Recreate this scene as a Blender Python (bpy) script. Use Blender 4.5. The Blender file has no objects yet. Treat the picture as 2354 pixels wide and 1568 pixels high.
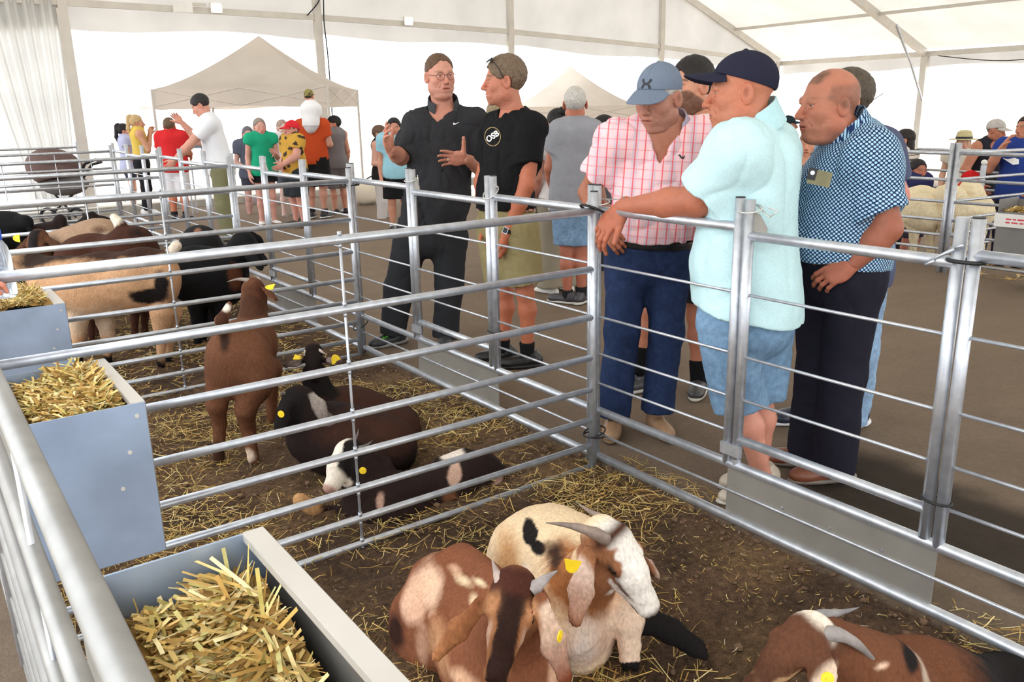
import bpy, bmesh, math, random
import numpy as np
from mathutils import Vector, Matrix
from mathutils.bvhtree import BVHTree

SC = bpy.context.scene
COL = SC.collection
PI = math.pi

# ------------------------------------------------------------------ camera, world, exposure
FPX, CX, CY = 1935.08, 1177.0, 784.0
CAM = np.array([-2.381387, -2.514059, 1.561046])
RT = np.array([0.80879, -0.587767, -0.019716])
FW = np.array([0.562666, 0.783132, -0.264784])
FW = FW / np.linalg.norm(FW)
RT = RT - FW * RT.dot(FW); RT /= np.linalg.norm(RT)
UP = np.cross(RT, FW)
cam_data = bpy.data.cameras.new('camera')
cam = bpy.data.objects.new('camera', cam_data)
COL.objects.link(cam)
cam.matrix_world = Matrix(((RT[0], UP[0], -FW[0], CAM[0]), (RT[1], UP[1], -FW[1], CAM[1]), (RT[2], UP[2], -FW[2], CAM[2]), (0, 0, 0, 1)))
cam_data.sensor_width = 36.0
cam_data.sensor_fit = 'HORIZONTAL'
cam_data.lens = FPX / 2354 * 36
cam_data.clip_start = 0.05
cam_data.clip_end = 400
SC.camera = cam

world = bpy.data.worlds.new('sky'); SC.world = world
world.use_nodes = True
bg = world.node_tree.nodes['Background']
bg.inputs[0].default_value = (0.93, 0.965, 1.0, 1)
bg.inputs[1].default_value = 3.5
SC.view_settings.view_transform = 'Standard'
SC.view_settings.look = 'None'
SC.view_settings.exposure = 0.0
SC.view_settings.gamma = 1.0
SC.view_settings.use_curve_mapping = False
sun_data = bpy.data.lights.new('sun', 'SUN'); sun_data.energy = 2.2; sun_data.angle = 0.02; sun_data.color = (1, .95, .87)
sun = bpy.data.objects.new('sun', sun_data); COL.objects.link(sun)
sun.rotation_euler = (math.radians(28), 0, math.radians(20))

# ------------------------------------------------------------------ placing helpers
HF = np.array([FW[0], FW[1], 0]); HF /= np.linalg.norm(HF)      # horizontal view direction
HR = np.array([HF[1], -HF[0], 0.])                               # horizontal right
UZ = np.array([0, 0, 1.])
def A(*v): return np.array(v, float)
def ray(u, v): return RT * ((u - CX) / FPX) - UP * ((v - CY) / FPX) + FW
def atz(u, v, z=0.0):
    d = ray(u, v); return CAM + d * ((z - CAM[2]) / d[2])
def atx(u, v, x=0.0):
    d = ray(u, v); return CAM + d * ((x - CAM[0]) / d[0])
def aty(u, v, y=0.0):
    d = ray(u, v); return CAM + d * ((y - CAM[1]) / d[1])
def atd(u, v, dist):
    d = ray(u, v); return CAM + d * (dist / HF.dot(d))
def plane_at(g):
    D = HF.dot(A(g[0], g[1], 0) - A(CAM[0], CAM[1], 0))
    return lambda u, v, o=0.0: atd(u, v, D - o)
def unit(v): v = np.asarray(v, float); return v / max(np.linalg.norm(v), 1e-9)
def facing(deg):      # 0 towards the viewer, +90 to the right of the view, 180 away
    a = math.radians(deg); return -HF * math.cos(a) + HR * math.sin(a)
def L1(x): x /= 255.0; return x / 12.92 if x <= 0.04045 else ((x + 0.055) / 1.055) ** 2.4
def C3(r, g, b): return np.array([L1(r), L1(g), L1(b)])
RNG = random.Random(7)
NR = np.random.RandomState(5)

def vnoise(P, f, seed=0):
    """cheap smooth value noise, -1..1"""
    P = np.asarray(P, float) * f + seed * 17.31
    i = np.floor(P).astype(np.int64); t = P - i; t = t * t * (3 - 2 * t)
    def h(a, b, c):
        n = (a * 374761393 + b * 668265263 + c * 2147483647 + seed * 974711) & 0x7fffffff
        n = ((n ^ (n >> 13)) * 1274126177) & 0x7fffffff
        return ((n ^ (n >> 16)) & 0xffff) / 32767.5 - 1
    r = 0
    for a in (0, 1):
        for b in (0, 1):
            for c in (0, 1):
                w = (t[:, 0] if a else 1 - t[:, 0]) * (t[:, 1] if b else 1 - t[:, 1]) * (t[:, 2] if c else 1 - t[:, 2])
                r = r + w * h(i[:, 0] + a, i[:, 1] + b, i[:, 2] + c)
    return r

# ------------------------------------------------------------------ object helpers
def link(name, me, mat=None, parent=None, smooth=False):
    o = bpy.data.objects.new(name, me); COL.objects.link(o)
    if mat is not None and not me.materials: me.materials.append(mat)
    if parent is not None: o.parent = parent
    return o
def tag(o, label=None, cat=None, group=None, kind=None):
    if label: o['label'] = label
    if cat: o['category'] = cat
    if group: o['group'] = group
    if kind: o['kind'] = kind
    return o
def empty(name, loc, label, cat, group=None):
    o = bpy.data.objects.new(name, None); COL.objects.link(o); o.location = loc; o.empty_display_size = .1
    bpy.context.view_layer.update()
    return tag(o, label, cat, group)
def mesh_np(name, V, F, col=None, uvw=None, smooth=True):
    """F: (n,4) or (n,3) int array"""
    V = np.ascontiguousarray(V, np.float32); F = np.ascontiguousarray(F, np.int32)
    me = bpy.data.meshes.new(name)
    me.vertices.add(len(V)); me.vertices.foreach_set('co', V.ravel())
    k = F.shape[1]
    me.loops.add(F.size); me.loops.foreach_set('vertex_index', F.ravel())
    me.polygons.add(len(F)); me.polygons.foreach_set('loop_start', np.arange(0, F.size, k, dtype=np.int32))
    me.update(calc_edges=True)
    me.polygons.foreach_set('use_smooth', np.full(len(F), smooth))
    if col is not None:
        a = me.attributes.new('Col', 'FLOAT_COLOR', 'POINT')
        c4 = np.ones((len(V), 4), np.float32); c4[:, :3] = col; a.data.foreach_set('color', c4.ravel())
    if uvw is not None:
        a = me.attributes.new('uvw', 'FLOAT_VECTOR', 'POINT'); a.data.foreach_set('vector', np.ascontiguousarray(uvw, np.float32).ravel())
    me.validate()
    return me
class MB:
    """collects simple shapes into one mesh"""
    def __init__(s): s.v = []; s.f = []
    def add(s, V, F):
        n = len(s.v); s.v += [tuple(x) for x in V]; s.f += [tuple(i + n for i in f) for f in F]
    def box(s, c, h, ax=None):
        c = A(*c); ax = np.eye(3) if ax is None else np.asarray(ax)
        V = [c + ax[0] * h[0] * i + ax[1] * h[1] * j + ax[2] * h[2] * k for i in (-1, 1) for j in (-1, 1) for k in (-1, 1)]
        s.add(V, [(0, 1, 3, 2), (4, 6, 7, 5), (0, 4, 5, 1), (2, 3, 7, 6), (0, 2, 6, 4), (1, 5, 7, 3)])
    def tube(s, pts, r, n=12, cap=True):
        pts = [A(*p) for p in pts]; m = len(pts)
        rr = [r] * m if np.isscalar(r) else list(r)
        V = []; t = unit(pts[1] - pts[0]); e = A(0, 0, 1) if abs(t[2]) < .9 else A(1, 0, 0)
        x = unit(np.cross(t, e))
        for i in range(m):
            t = unit(pts[min(i + 1, m - 1)] - pts[max(i - 1, 0)])
            x = unit(x - t * x.dot(t)); y = np.cross(t, x)
            for j in range(n):
                a = 2 * PI * j / n; V.append(pts[i] + (x * math.cos(a) + y * math.sin(a)) * rr[i])
        F = [(i * n + j, i * n + (j + 1) % n, (i + 1) * n + (j + 1) % n, (i + 1) * n + j) for i in range(m - 1) for j in range(n)]
        if cap: F += [tuple(range(n - 1, -1, -1)), tuple((m - 1) * n + j for j in range(n))]
        s.add(V, F)
    def poly(s, P, th, nrm):
        """flat polygon of points P given thickness along nrm"""
        n = len(P); nrm = unit(nrm); P = [A(*p) for p in P]
        V = [p - nrm * th / 2 for p in P] + [p + nrm * th / 2 for p in P]
        F = [tuple(range(n - 1, -1, -1)), tuple(range(n, 2 * n))] + [(i, (i + 1) % n, n + (i + 1) % n, n + i) for i in range(n)]
        s.add(V, F)
    def build(s, name, mat, parent=None, smooth=False, auto=True):
        me = bpy.data.meshes.new(name); me.from_pydata(s.v, [], s.f); me.update()
        bm = bmesh.new(); bm.from_mesh(me); bmesh.ops.recalc_face_normals(bm, faces=bm.faces); 
        for f in bm.faces: f.smooth = smooth and len(f.verts) <= 4
        bm.to_mesh(me); bm.free()
        o = link(name, me, mat, parent)
        if parent is not None and parent.type == 'EMPTY': o.matrix_parent_inverse = Matrix.Translation(-Vector(parent.location))
        return o
def unparent_fix(o):
    p = o.parent
    if p is not None and p.type == 'EMPTY': o.matrix_parent_inverse = Matrix.Translation(-Vector(p.location))
    return o

# ------------------------------------------------------------------ signed-distance modelling
class S:
    def __init__(s): s.p = []
    def rc(s, a, b, ra, rb=None, k=.03, op=1, cut=False, flat=None):
        a = np.asarray(a, float); b = np.asarray(b, float); rb = ra if rb is None else rb
        R = max(ra, rb) * (1 if flat is None else max(1, 1 / flat[1] * 1.0 + .2))
        s.p.append(('rc', np.minimum(a, b) - R, np.maximum(a, b) + R, k, op, (a, b, ra, rb, cut, flat))); return s
    def el(s, c, r, ax=None, k=.03, op=1):
        c = np.asarray(c, float); r = np.asarray(r, float)
        e = r if ax is None else np.sqrt(((np.asarray(ax) * r[:, None]) ** 2).sum(0))
        s.p.append(('el', c - e, c + e, k, op, (c, r, None if ax is None else np.asarray(ax, float)))); return s
    def fn(s, f, lo, hi, k=.01, op=1): s.p.append(('fn', np.asarray(lo, float), np.asarray(hi, float), k, op, f)); return s
    def cut(s, pt, n, k=.004):
        """keep the side that n does not point to"""
        s.p.append(('cut', None, None, k, 3, (np.asarray(pt, float), unit(n)))); return s
    def dist(s, pr, P):
        t = pr[0]
        if t == 'rc':
            a, b, ra, rb, cut, flat = pr[5]; ba = b - a; q = P - a
            if flat is not None:
                n, sc = flat; n = unit(n); q = q + (q @ n)[..., None] * n * (sc - 1); ba = ba + n * ba.dot(n) * (sc - 1)
            L = max(ba.dot(ba), 1e-9); h = np.clip((q @ ba) / L, 0, 1)
            d = np.sqrt(((q - h[..., None] * ba) ** 2).sum(-1)) - (ra + (rb - ra) * h)
            if cut: d = np.maximum(d, (q @ ba - L) / math.sqrt(L))
            return d
        if t == 'el':
            c, r, ax = pr[5]; q = P - c
            if ax is not None: q = q @ ax.T
            k0 = np.sqrt(((q / r) ** 2).sum(-1)); k1 = np.sqrt(((q / (r * r)) ** 2).sum(-1)) + 1e-9
            return np.where(k0 < 1e-4, -r.min(), k0 * (k0 - 1) / k1)
        if t == 'fn': return pr[5](P)
        pt, n = pr[5]; return (P - pt) @ n
    def mesh(s, vox, wrinkle=None, lo=None, hi=None):
        los = [p[1] for p in s.p if p[4] == 1]; his = [p[2] for p in s.p if p[4] == 1]
        lo = np.min(los, 0) - vox * 3 if lo is None else np.asarray(lo); hi = np.max(his, 0) + vox * 3 if hi is None else np.asarray(hi)
        n = np.ceil((hi - lo) / vox).astype(int) + 1
        ax = [(lo[i] + vox * np.arange(n[i])).astype(np.float32) for i in range(3)]
        F = np.full(n, 10.0, np.float32)
        for pr in s.p:
            k = pr[3]; op = pr[4]
            if op == 3: sl = (slice(None),) * 3
            else:
                m = k + 3 * vox
                i0 = np.clip(np.floor((pr[1] - m - lo) / vox).astype(int), 0, n); i1 = np.clip(np.ceil((pr[2] + m - lo) / vox).astype(int) + 1, 0, n)
                if (i1 <= i0).any(): continue
                sl = tuple(slice(i0[i], i1[i]) for i in range(3))
            g = np.stack(np.meshgrid(ax[0][sl[0]], ax[1][sl[1]], ax[2][sl[2]], indexing='ij'), -1)
            d = s.dist(pr, g).astype(np.float32); f = F[sl]
            if op == 1:
                h = np.clip(.5 + .5 * (f - d) / k, 0, 1); F[sl] = f * (1 - h) + d * h - k * h * (1 - h)
            else:
                if op == -1: d = -d
                h = np.clip(.5 - .5 * (f - d) / k, 0, 1); F[sl] = f * (1 - h) + d * h + k * h * (1 - h)
        if wrinkle is not None:
            g = np.stack(np.meshgrid(*ax, indexing='ij'), -1); near = np.abs(F) < .05
            F[near] += wrinkle(g[near]).astype(np.float32)
        return nets(F, lo, vox)
def nets(F, lo, h):
    I = F < 0; n = np.array(F.shape)
    s = np.zeros(n - 1, np.int8); cor = [(a, b, c) for a in (0, 1) for b in (0, 1) for c in (0, 1)]
    def sh(X, c): return X[c[0]:n[0] - 1 + c[0], c[1]:n[1] - 1 + c[1], c[2]:n[2] - 1 + c[2]]
    for c in cor: s += sh(I, c)
    mix = (s > 0) & (s < 8); ijk = np.argwhere(mix); idx = np.full(n - 1, -1, np.int64); idx[mix] = np.arange(len(ijk))
    if not len(ijk): return np.zeros((0, 3)), np.zeros((0, 4), int)
    val = {c: sh(F, c)[mix] for c in cor}
    acc = np.zeros((len(ijk), 3)); cnt = np.zeros(len(ijk))
    for c in cor:
        for a in range(3):
            if c[a]: continue
            e = list(c); e[a] = 1; e = tuple(e); fa, fb = val[c], val[e]; m = (fa < 0) != (fb < 0)
            t = fa[m] / (fa[m] - fb[m]); acc[m] += np.array(c); acc[m, a] += t; cnt[m] += 1
    V = lo + (ijk + acc / cnt[:, None]) * h
    Q = []
    for a in range(3):
        b, c = (a + 1) % 3, (a + 2) % 3
        A0 = [slice(None)] * 3; A1 = [slice(None)] * 3
        A0[a] = slice(0, -1); A1[a] = slice(1, None)
        f0, f1 = I[tuple(A0)], I[tuple(A1)]
        e = np.argwhere(f0 != f1); ok = (e[:, b] > 0) & (e[:, c] > 0) & (e[:, b] < n[b] - 1) & (e[:, c] < n[c] - 1); e = e[ok]
        ins = f0[tuple(e.T)]
        def cell(db, dc):
            q = e.copy(); q[:, b] += db; q[:, c] += dc; return idx[tuple(q.T)]
        q = np.stack([cell(-1, -1), cell(0, -1), cell(0, 0), cell(-1, 0)], 1)
        q[~ins] = q[~ins][:, ::-1]; Q.append(q)
    return V, np.concatenate(Q)
class Buf:
    """several meshes concatenated into one object"""
    def __init__(s): s.V = []; s.F = []; s.C = []; s.U = []; s.n = 0
    def add(s, VF, col, uvw=None):
        V, F = VF
        if not len(V): return
        s.V.append(V); s.F.append(F + s.n); s.n += len(V)
        c = col(V) if callable(col) else np.asarray(col); c = np.tile(c, (len(V), 1)) if c.ndim == 1 else c; s.C.append(c)
        s.U.append(V if uvw is None else uvw(V))
    def obj(s, name, mat, parent=None):
        me = mesh_np(name, np.concatenate(s.V), np.concatenate(s.F), np.concatenate(s.C), np.concatenate(s.U))
        return unparent_fix(link(name, me, mat, parent))
def sdf_obj(name, s, vox, col, mat, parent=None, wrinkle=None, uvw=None):
    b = Buf(); b.add(s.mesh(vox, wrinkle), col, uvw); return b.obj(name, mat, parent)

# ------------------------------------------------------------------ materials
def mat_new(name):
    m = bpy.data.materials.new(name); m.use_nodes = True; nt = m.node_tree
    return m, nt, nt.nodes['Principled BSDF'], lambda t: nt.nodes.new(t), lambda a, b: nt.links.new(a, b)
def mat_plain(name, col, rough=.6, metal=0.0, var=.12, scale=30, bump=.0, bscale=200, spec=.5):
    m, nt, b, N, K = mat_new(name)
    tc = N('ShaderNodeTexCoord'); nz = N('ShaderNodeTexNoise'); nz.inputs['Scale'].default_value = scale; nz.inputs['Detail'].default_value = 5
    K(tc.outputs['Object'], nz.inputs['Vector'])
    mr = N('ShaderNodeMapRange'); mr.inputs[1].default_value = .3; mr.inputs[2].default_value = .7; mr.inputs[3].default_value = 1 - var; mr.inputs[4].default_value = 1 + var
    K(nz.outputs[0], mr.inputs[0])
    mx = N('ShaderNodeMix'); mx.data_type = 'RGBA'; mx.blend_type = 'MULTIPLY'; mx.inputs[0].default_value = 1
    mx.inputs[6].default_value = (*col, 1); K(mr.outputs[0], mx.inputs[7]); K(mx.outputs[2], b.inputs['Base Color'])
    b.inputs['Roughness'].default_value = rough; b.inputs['Metallic'].default_value = metal; b.inputs['Specular IOR Level'].default_value = spec
    if bump:
        n2 = N('ShaderNodeTexNoise'); n2.inputs['Scale'].default_value = bscale; K(tc.outputs['Object'], n2.inputs['Vector'])
        bp = N('ShaderNodeBump'); bp.inputs['Strength'].default_value = bump; bp.inputs['Distance'].default_value = .002
        K(n2.outputs[0], bp.inputs['Height']); K(bp.outputs[0], b.inputs['Normal'])
    return m
def mat_attr(name, rough=.6, var=.1, scale=60, stretch=(1, 1, 1), bump=.2, bscale=300, bdist=.002, spec=.3, sss=0, edge=0, sheen=0):
    m, nt, b, N, K = mat_new(name)
    at = N('ShaderNodeAttribute'); at.attribute_name = 'Col'
    tc = N('ShaderNodeTexCoord'); mp = N('ShaderNodeMapping'); mp.inputs['Scale'].default_value = stretch; K(tc.outputs['Object'], mp.inputs[0])
    nz = N('ShaderNodeTexNoise'); nz.inputs['Scale'].default_value = scale; nz.inputs['Detail'].default_value = 6; nz.inputs['Roughness'].default_value = .65; K(mp.outputs[0], nz.inputs['Vector'])
    mr = N('ShaderNodeMapRange'); mr.inputs[1].default_value = .3; mr.inputs[2].default_value = .7; mr.inputs[3].default_value = 1 - var; mr.inputs[4].default_value = 1 + var; K(nz.outputs[0], mr.inputs[0])
    mx = N('ShaderNodeMix'); mx.data_type = 'RGBA'; mx.blend_type = 'MULTIPLY'; mx.inputs[0].default_value = 1
    K(at.outputs['Color'], mx.inputs[6]); K(mr.outputs[0], mx.inputs[7]); K(mx.outputs[2], b.inputs['Base Color'])
    b.inputs['Roughness'].default_value = rough; b.inputs['Specular IOR Level'].default_value = spec
    if sss:
        b.inputs['Subsurface Weight'].default_value = sss; b.inputs['Subsurface Radius'].default_value = (.01, .004, .002); b.inputs['Subsurface Scale'].default_value = 1
    if sheen: b.inputs['Sheen Weight'].default_value = sheen
    n2 = N('ShaderNodeTexNoise'); n2.inputs['Scale'].default_value = bscale; n2.inputs['Detail'].default_value = 4; K(mp.outputs[0], n2.inputs['Vector'])
    bp = N('ShaderNodeBump'); bp.inputs['Strength'].default_value = bump; bp.inputs['Distance'].default_value = bdist
    K(n2.outputs[0], bp.inputs['Height']); K(bp.outputs[0], b.inputs['Normal'])
    return m
M = {}
M['steel'] = mat_plain('galvanised_steel', C3(196, 200, 207), .40, .75, .15, 25, .12, 90)
M['steel_near'] = mat_plain('darkened_galvanised_steel', C3(160, 159, 156), .48, .7, .12, 12, .08, 60)  # same steel as the rails, dimmer tent reflection put into a darker colour
M['steel_sheet'] = mat_plain('galvanised_sheet', C3(150, 146, 138), .5, .4, .08, 9, .05, 60)
M['feeder_sheet'] = mat_plain('feeder_sheet', C3(166, 184, 210), .36, .5, .16, 5, .05, 50)
M['steel_light'] = mat_plain('tent_aluminium', C3(205, 200, 192), .5, .25, .06, 4)
M['white_plastic'] = mat_plain('white_plastic', C3(235, 235, 232), .45, 0, .04, 10)
M['black_plastic'] = mat_plain('black_plastic', C3(24, 24, 26), .5, 0, .1, 30)
M['wire'] = mat_plain('bare_wire', C3(215, 213, 206), .35, .6, .05, 30)
M['skin'] = mat_attr('skin', .52, .07, 55, bump=.18, bscale=260, bdist=.001, spec=.35, sss=.06)
M['cloth'] = mat_attr('cloth', .85, .07, 120, bump=.35, bscale=420, bdist=.0015, spec=.12)
M['denim'] = mat_attr('denim', .85, .22, 45, bump=.4, bscale=500, bdist=.0015, spec=.15)
M['hair'] = mat_attr('hair', .55, .35, 160, (1, 1, .35), bump=.7, bscale=260, bdist=.004, spec=.3)
M['fur'] = mat_attr('fur', .8, .22, 110, (1, 1, .5), bump=.7, bscale=150, bdist=.005, spec=.12)
M['horn'] = mat_attr('horn', .5, .18, 70, bump=.5, bscale=150, bdist=.002, spec=.4)
M['leather'] = mat_attr('leather', .38, .12, 60, bump=.2, bscale=200, spec=.5)
M['tag_yellow'] = mat_plain('yellow_plastic', C3(250, 214, 40), .45, 0, .05, 20)
M['straw'] = mat_attr('straw', .7, .15, 40, bump=.1, spec=.2)
M['rubber'] = mat_plain('black_rubber', C3(30, 30, 32), .7, 0, .1, 40)
M['glossy'] = mat_attr('glossy', .15, .02, 30, bump=0, spec=.6)
# ------------------------------------------------------------------ ground
def sstep(a, b, x): t = np.clip((x - a) / (b - a), 0, 1); return t * t * (3 - 2 * t)
def ground_h(x, y):
    """large shape of the ground: level under the goat pens, falling away across the aisle"""
    return -.45 * sstep(5.9, 8.6, np.asarray(x, float)) - .15 * sstep(9, 20, np.asarray(x, float))
def in_pen(x, y): return ((x > -2.28) & (x < -.02) & (y > -2.4) & (y < 14)).astype(float)
def build_floor():
    def axis(fine0, fine1, st, far0, far1):
        a = list(np.arange(fine0, fine1, st)); s = st
        while a[-1] < far1: s *= 1.18; a.append(a[-1] + s)
        s = st
        while a[0] > far0: s *= 1.18; a.insert(0, a[0] - s)
        return np.array(a)
    X = axis(-2.6, 2.2, .03, -60, 90); Y = axis(-2.4, 4.8, .03, -60, 90)
    gx, gy = np.meshgrid(X, Y, indexing='ij'); P = np.stack([gx.ravel(), gy.ravel(), 0 * gx.ravel()], 1)
    pen = in_pen(P[:, 0], P[:, 1]); near = sstep(8, 4, np.abs(P[:, 1]) + np.abs(P[:, 0]))
    n1 = vnoise(P, 5, 1); n2 = vnoise(P, 14, 2); n3 = vnoise(P, 31, 3)
    edge = np.exp(-((P[:, 0] + .02) / .22) ** 2)
    P[:, 2] = ground_h(P[:, 0], P[:, 1]) + near * (pen * (.012 * n1 + .011 * n2 + .010 * n3 - .004) + (1 - pen) * (.002 * n2 + .0015 * n3 - .004 + .012 * edge * np.abs(n3)))
    nx, ny = gx.shape; i = np.arange(nx * ny).reshape(nx, ny)
    F = np.stack([i[:-1, :-1], i[1:, :-1], i[1:, 1:], i[:-1, 1:]], -1).reshape(-1, 4)
    dark = C3(108, 84, 64); dung = C3(74, 57, 44); straw = C3(150, 120, 78); aisle = C3(134, 116, 98); conc = C3(206, 196, 182); asph = C3(150, 146, 140)
    w = np.clip(.5 + .8 * n1 + .3 * n2, 0, 1)[:, None]; col = dark * w + dung * (1 - w)
    sw = (.35 * np.clip(vnoise(P, 3, 8) * 1.2 + .1, 0, 1))[:, None]; col = col * (1 - sw) + straw * sw
    a = aisle * (1 + .10 * n1 + .08 * n2)[:, None]; col = np.where(pen[:, None] > .5, col, a)
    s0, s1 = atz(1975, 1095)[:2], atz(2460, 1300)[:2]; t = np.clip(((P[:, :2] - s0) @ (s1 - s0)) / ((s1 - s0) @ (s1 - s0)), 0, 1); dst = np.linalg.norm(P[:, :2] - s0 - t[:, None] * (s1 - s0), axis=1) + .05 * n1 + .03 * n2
    dark_strip = (.78 * sstep(.36, .20, dst) * (1 - pen))[:, None]; col = col * (1 - dark_strip)      # aisle colour darkened along a ragged strip
    out = sstep(13.2, 13.5, P[:, 1] - .06 * P[:, 0])[:, None]; out = np.maximum(out, sstep(21.5, 22.5, P[:, 0])[:, None]); out = np.maximum(out, sstep(-3.0, -4.5, P[:, 0])[:, None])
    out = np.maximum(out, sstep(-12, -14, P[:, 1])[:, None])
    col = col * (1 - out) + conc * out
    m, nt, b, N, K = mat_new('dirt')
    at = N('ShaderNodeAttribute'); at.attribute_name = 'Col'; tc = N('ShaderNodeTexCoord')
    def noise(s, d=8): z = N('ShaderNodeTexNoise'); z.inputs['Scale'].default_value = s; z.inputs['Detail'].default_value = d; z.inputs['Roughness'].default_value = .7; K(tc.outputs['Object'], z.inputs['Vector']); return z
    def mr(z, lo, hi): r = N('ShaderNodeMapRange'); r.inputs[1].default_value = .32; r.inputs[2].default_value = .68; r.inputs[3].default_value = lo; r.inputs[4].default_value = hi; K(z.outputs[0], r.inputs[0]); return r
    def mul(a_, b_): x = N('ShaderNodeMix'); x.data_type = 'RGBA'; x.blend_type = 'MULTIPLY'; x.inputs[0].default_value = 1; K(a_, x.inputs[6]); K(b_, x.inputs[7]); return x.outputs[2]
    mk = N('ShaderNodeAttribute'); mk.attribute_name = 'uvw'
    def soft(r):
        x = N('ShaderNodeMix'); x.data_type = 'FLOAT'; K(mk.outputs['Fac'], x.inputs[0]); x.inputs[2].default_value = 1; K(r.outputs[0], x.inputs[3]); return x.outputs[0]
    c = mul(mul(at.outputs['Color'], soft(mr(noise(34), .50, 1.5))), soft(mr(noise(150, 4), .62, 1.4))); K(c, b.inputs['Base Color'])
    b.inputs['Roughness'].default_value = .9; b.inputs['Specular IOR Level'].default_value = .2
    bp = N('ShaderNodeBump'); bp.inputs['Strength'].default_value = 1.0; bp.inputs['Distance'].default_value = .014; K(noise(70, 8).outputs[0], bp.inputs['Height']); K(bp.outputs[0], b.inputs['Normal'])
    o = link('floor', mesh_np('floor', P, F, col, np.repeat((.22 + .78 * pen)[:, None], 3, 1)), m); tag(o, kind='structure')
build_floor()

# ------------------------------------------------------------------ marquee
def fabric(name, trans, refl):
    m = bpy.data.materials.new(name); m.use_nodes = True; nt = m.node_tree; nt.nodes.remove(nt.nodes['Principled BSDF'])
    N = lambda t: nt.nodes.new(t); K = lambda a, b: nt.links.new(a, b)
    t = N('ShaderNodeBsdfTranslucent'); d = N('ShaderNodeBsdfDiffuse'); mx = N('ShaderNodeMixShader'); mx.inputs[0].default_value = .5
    tc = N('ShaderNodeTexCoord'); nz = N('ShaderNodeTexNoise'); nz.inputs['Scale'].default_value = .8; nz.inputs['Detail'].default_value = 6; K(tc.outputs['Object'], nz.inputs['Vector'])
    r = N('ShaderNodeMapRange'); r.inputs[1].default_value = .35; r.inputs[2].default_value = .65; r.inputs[3].default_value = .9; r.inputs[4].default_value = 1.06; K(nz.outputs[0], r.inputs[0])
    for n, c in ((t, trans), (d, refl)):
        x = N('ShaderNodeMix'); x.data_type = 'RGBA'; x.blend_type = 'MULTIPLY'; x.inputs[0].default_value = 1; x.inputs[6].default_value = (*c, 1); K(r.outputs[0], x.inputs[7]); K(x.outputs[2], n.inputs[0])
    K(t.outputs[0], mx.inputs[1]); K(d.outputs[0], mx.inputs[2]); K(mx.outputs[0], nt.nodes['Material Output'].inputs[0])
    return m
M['roof'] = fabric('roof_canvas', (.43, .41, .365), (.82, .77, .72))
M['wall_canvas'] = fabric('wall_canvas', (.365, .35, .33), (.82, .80, .78))
M['curtain'] = fabric('curtain_canvas', (.62, .62, .60), (.85, .85, .84))
M['canopy'] = fabric('canopy_canvas', (.54, .47, .40), (.90, .84, .78))
def grid_sheet(name, f, nu, nv, mat, parent=None):
    V = np.array([f(i / nu, j / nv) for i in range(nu + 1) for j in range(nv + 1)])
    i = np.arange((nu + 1) * (nv + 1)).reshape(nu + 1, nv + 1)
    F = np.stack([i[:-1, :-1], i[1:, :-1], i[1:, 1:], i[:-1, 1:]], -1).reshape(-1, 4)
    return unparent_fix(link(name, mesh_np(name, V, F), mat, parent))
WP = [A(-3.0, 14.3, 3.5), A(.49, 14.57, 3.5), A(5.36, 15.0, 3.5), A(10.4, 15.1, 3.4), A(15.9, 15.4, 3.2), A(21.8, 15.9, 2.9)]
RIDGE = 9.5
def roof_z(x, z0=3.5, z1=2.87): return z0 + (x + 3) * (7.25 - z0) / 12.5 if x < RIDGE else z1 + (22 - x) * (7.25 - z1) / 12.5
def roof_y(x): return 14.3 + (x + 3) * .0645
BAYS = [-14.0, -9.0, -4.0, 1.0, 6.0, 10.97]
def bay_y(i, x): return BAYS[i] if i < len(BAYS) else roof_y(x)
ridge_nodes = []
for i in range(len(BAYS)):
    for s, (xa, xb) in enumerate(((-3, RIDGE), (RIDGE, 22))):
        def f(u, v, i=i, xa=xa, xb=xb):
            x = xa + (xb - xa) * u; ya = bay_y(i, x); yb = bay_y(i + 1, x)
            return (x, ya + (yb - ya) * v, roof_z(x) + .12 - .05 * math.sin(PI * v) * math.sin(PI * u))
        tag(grid_sheet('ceiling', f, 12, 6, M['roof']), kind='structure')
# gable sheet above the end beam
pts = [A(x, roof_y(x) + .05, roof_z(x) + .1) for x in np.linspace(-3, 22, 26)]
def beam_at(x):
    for a, b in zip(WP[:-1], WP[1:]):
        if x <= b[0]: t = (x - a[0]) / (b[0] - a[0]); return a + (b - a) * t
    return WP[-1]
def gable(u, v):
    x = -3 + 24.8 * u; b = beam_at(x); t = roof_z(x) + .1; return (x, b[1] + .06, b[2] + (max(t, b[2] + .02) - b[2]) * v)
tag(grid_sheet('wall_back_gable', gable, 25, 4, M['wall_canvas']), kind='structure')
def valance(a, b, drop, name, off, folds=9, amp=.03, dy=A(0, 1, 0)):
    def f(u, v):
        p = a + (b - a) * u; w = amp * v * (math.sin(u * folds * 2 * PI) + .6 * math.sin(u * folds * 5.1 + 1)) * (1 if folds else 0)
        return p + dy * (off + w) - A(0, 0, 1) * (drop * v * (1 + .12 * math.sin(u * 7 + a[0])))
    return tag(grid_sheet(name, f, 60, 4, M['wall_canvas']), kind='structure')
for i in range(5): valance(WP[i], WP[i + 1], (.42, .40, .34, .33, .3)[i], 'wall_back_valance', .10, (14, 5, 3, 8, 3)[i], (.06, .02, .015, .03, .02)[i])
def beam(p, q, w, h, name, mat='steel_light'):
    mb = MB(); t = unit(q - p); s = unit(np.cross(t, A(0, 0, 1))); n = np.cross(s, t); mb.box((p + q) / 2, (np.linalg.norm(q - p) / 2, w, h), (t, s, n))
    return tag(mb.build(name, M[mat]), kind='structure')
for a, b in zip(WP[:-1], WP[1:]): beam(a, b, .05, .055, 'beam_back')
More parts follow.
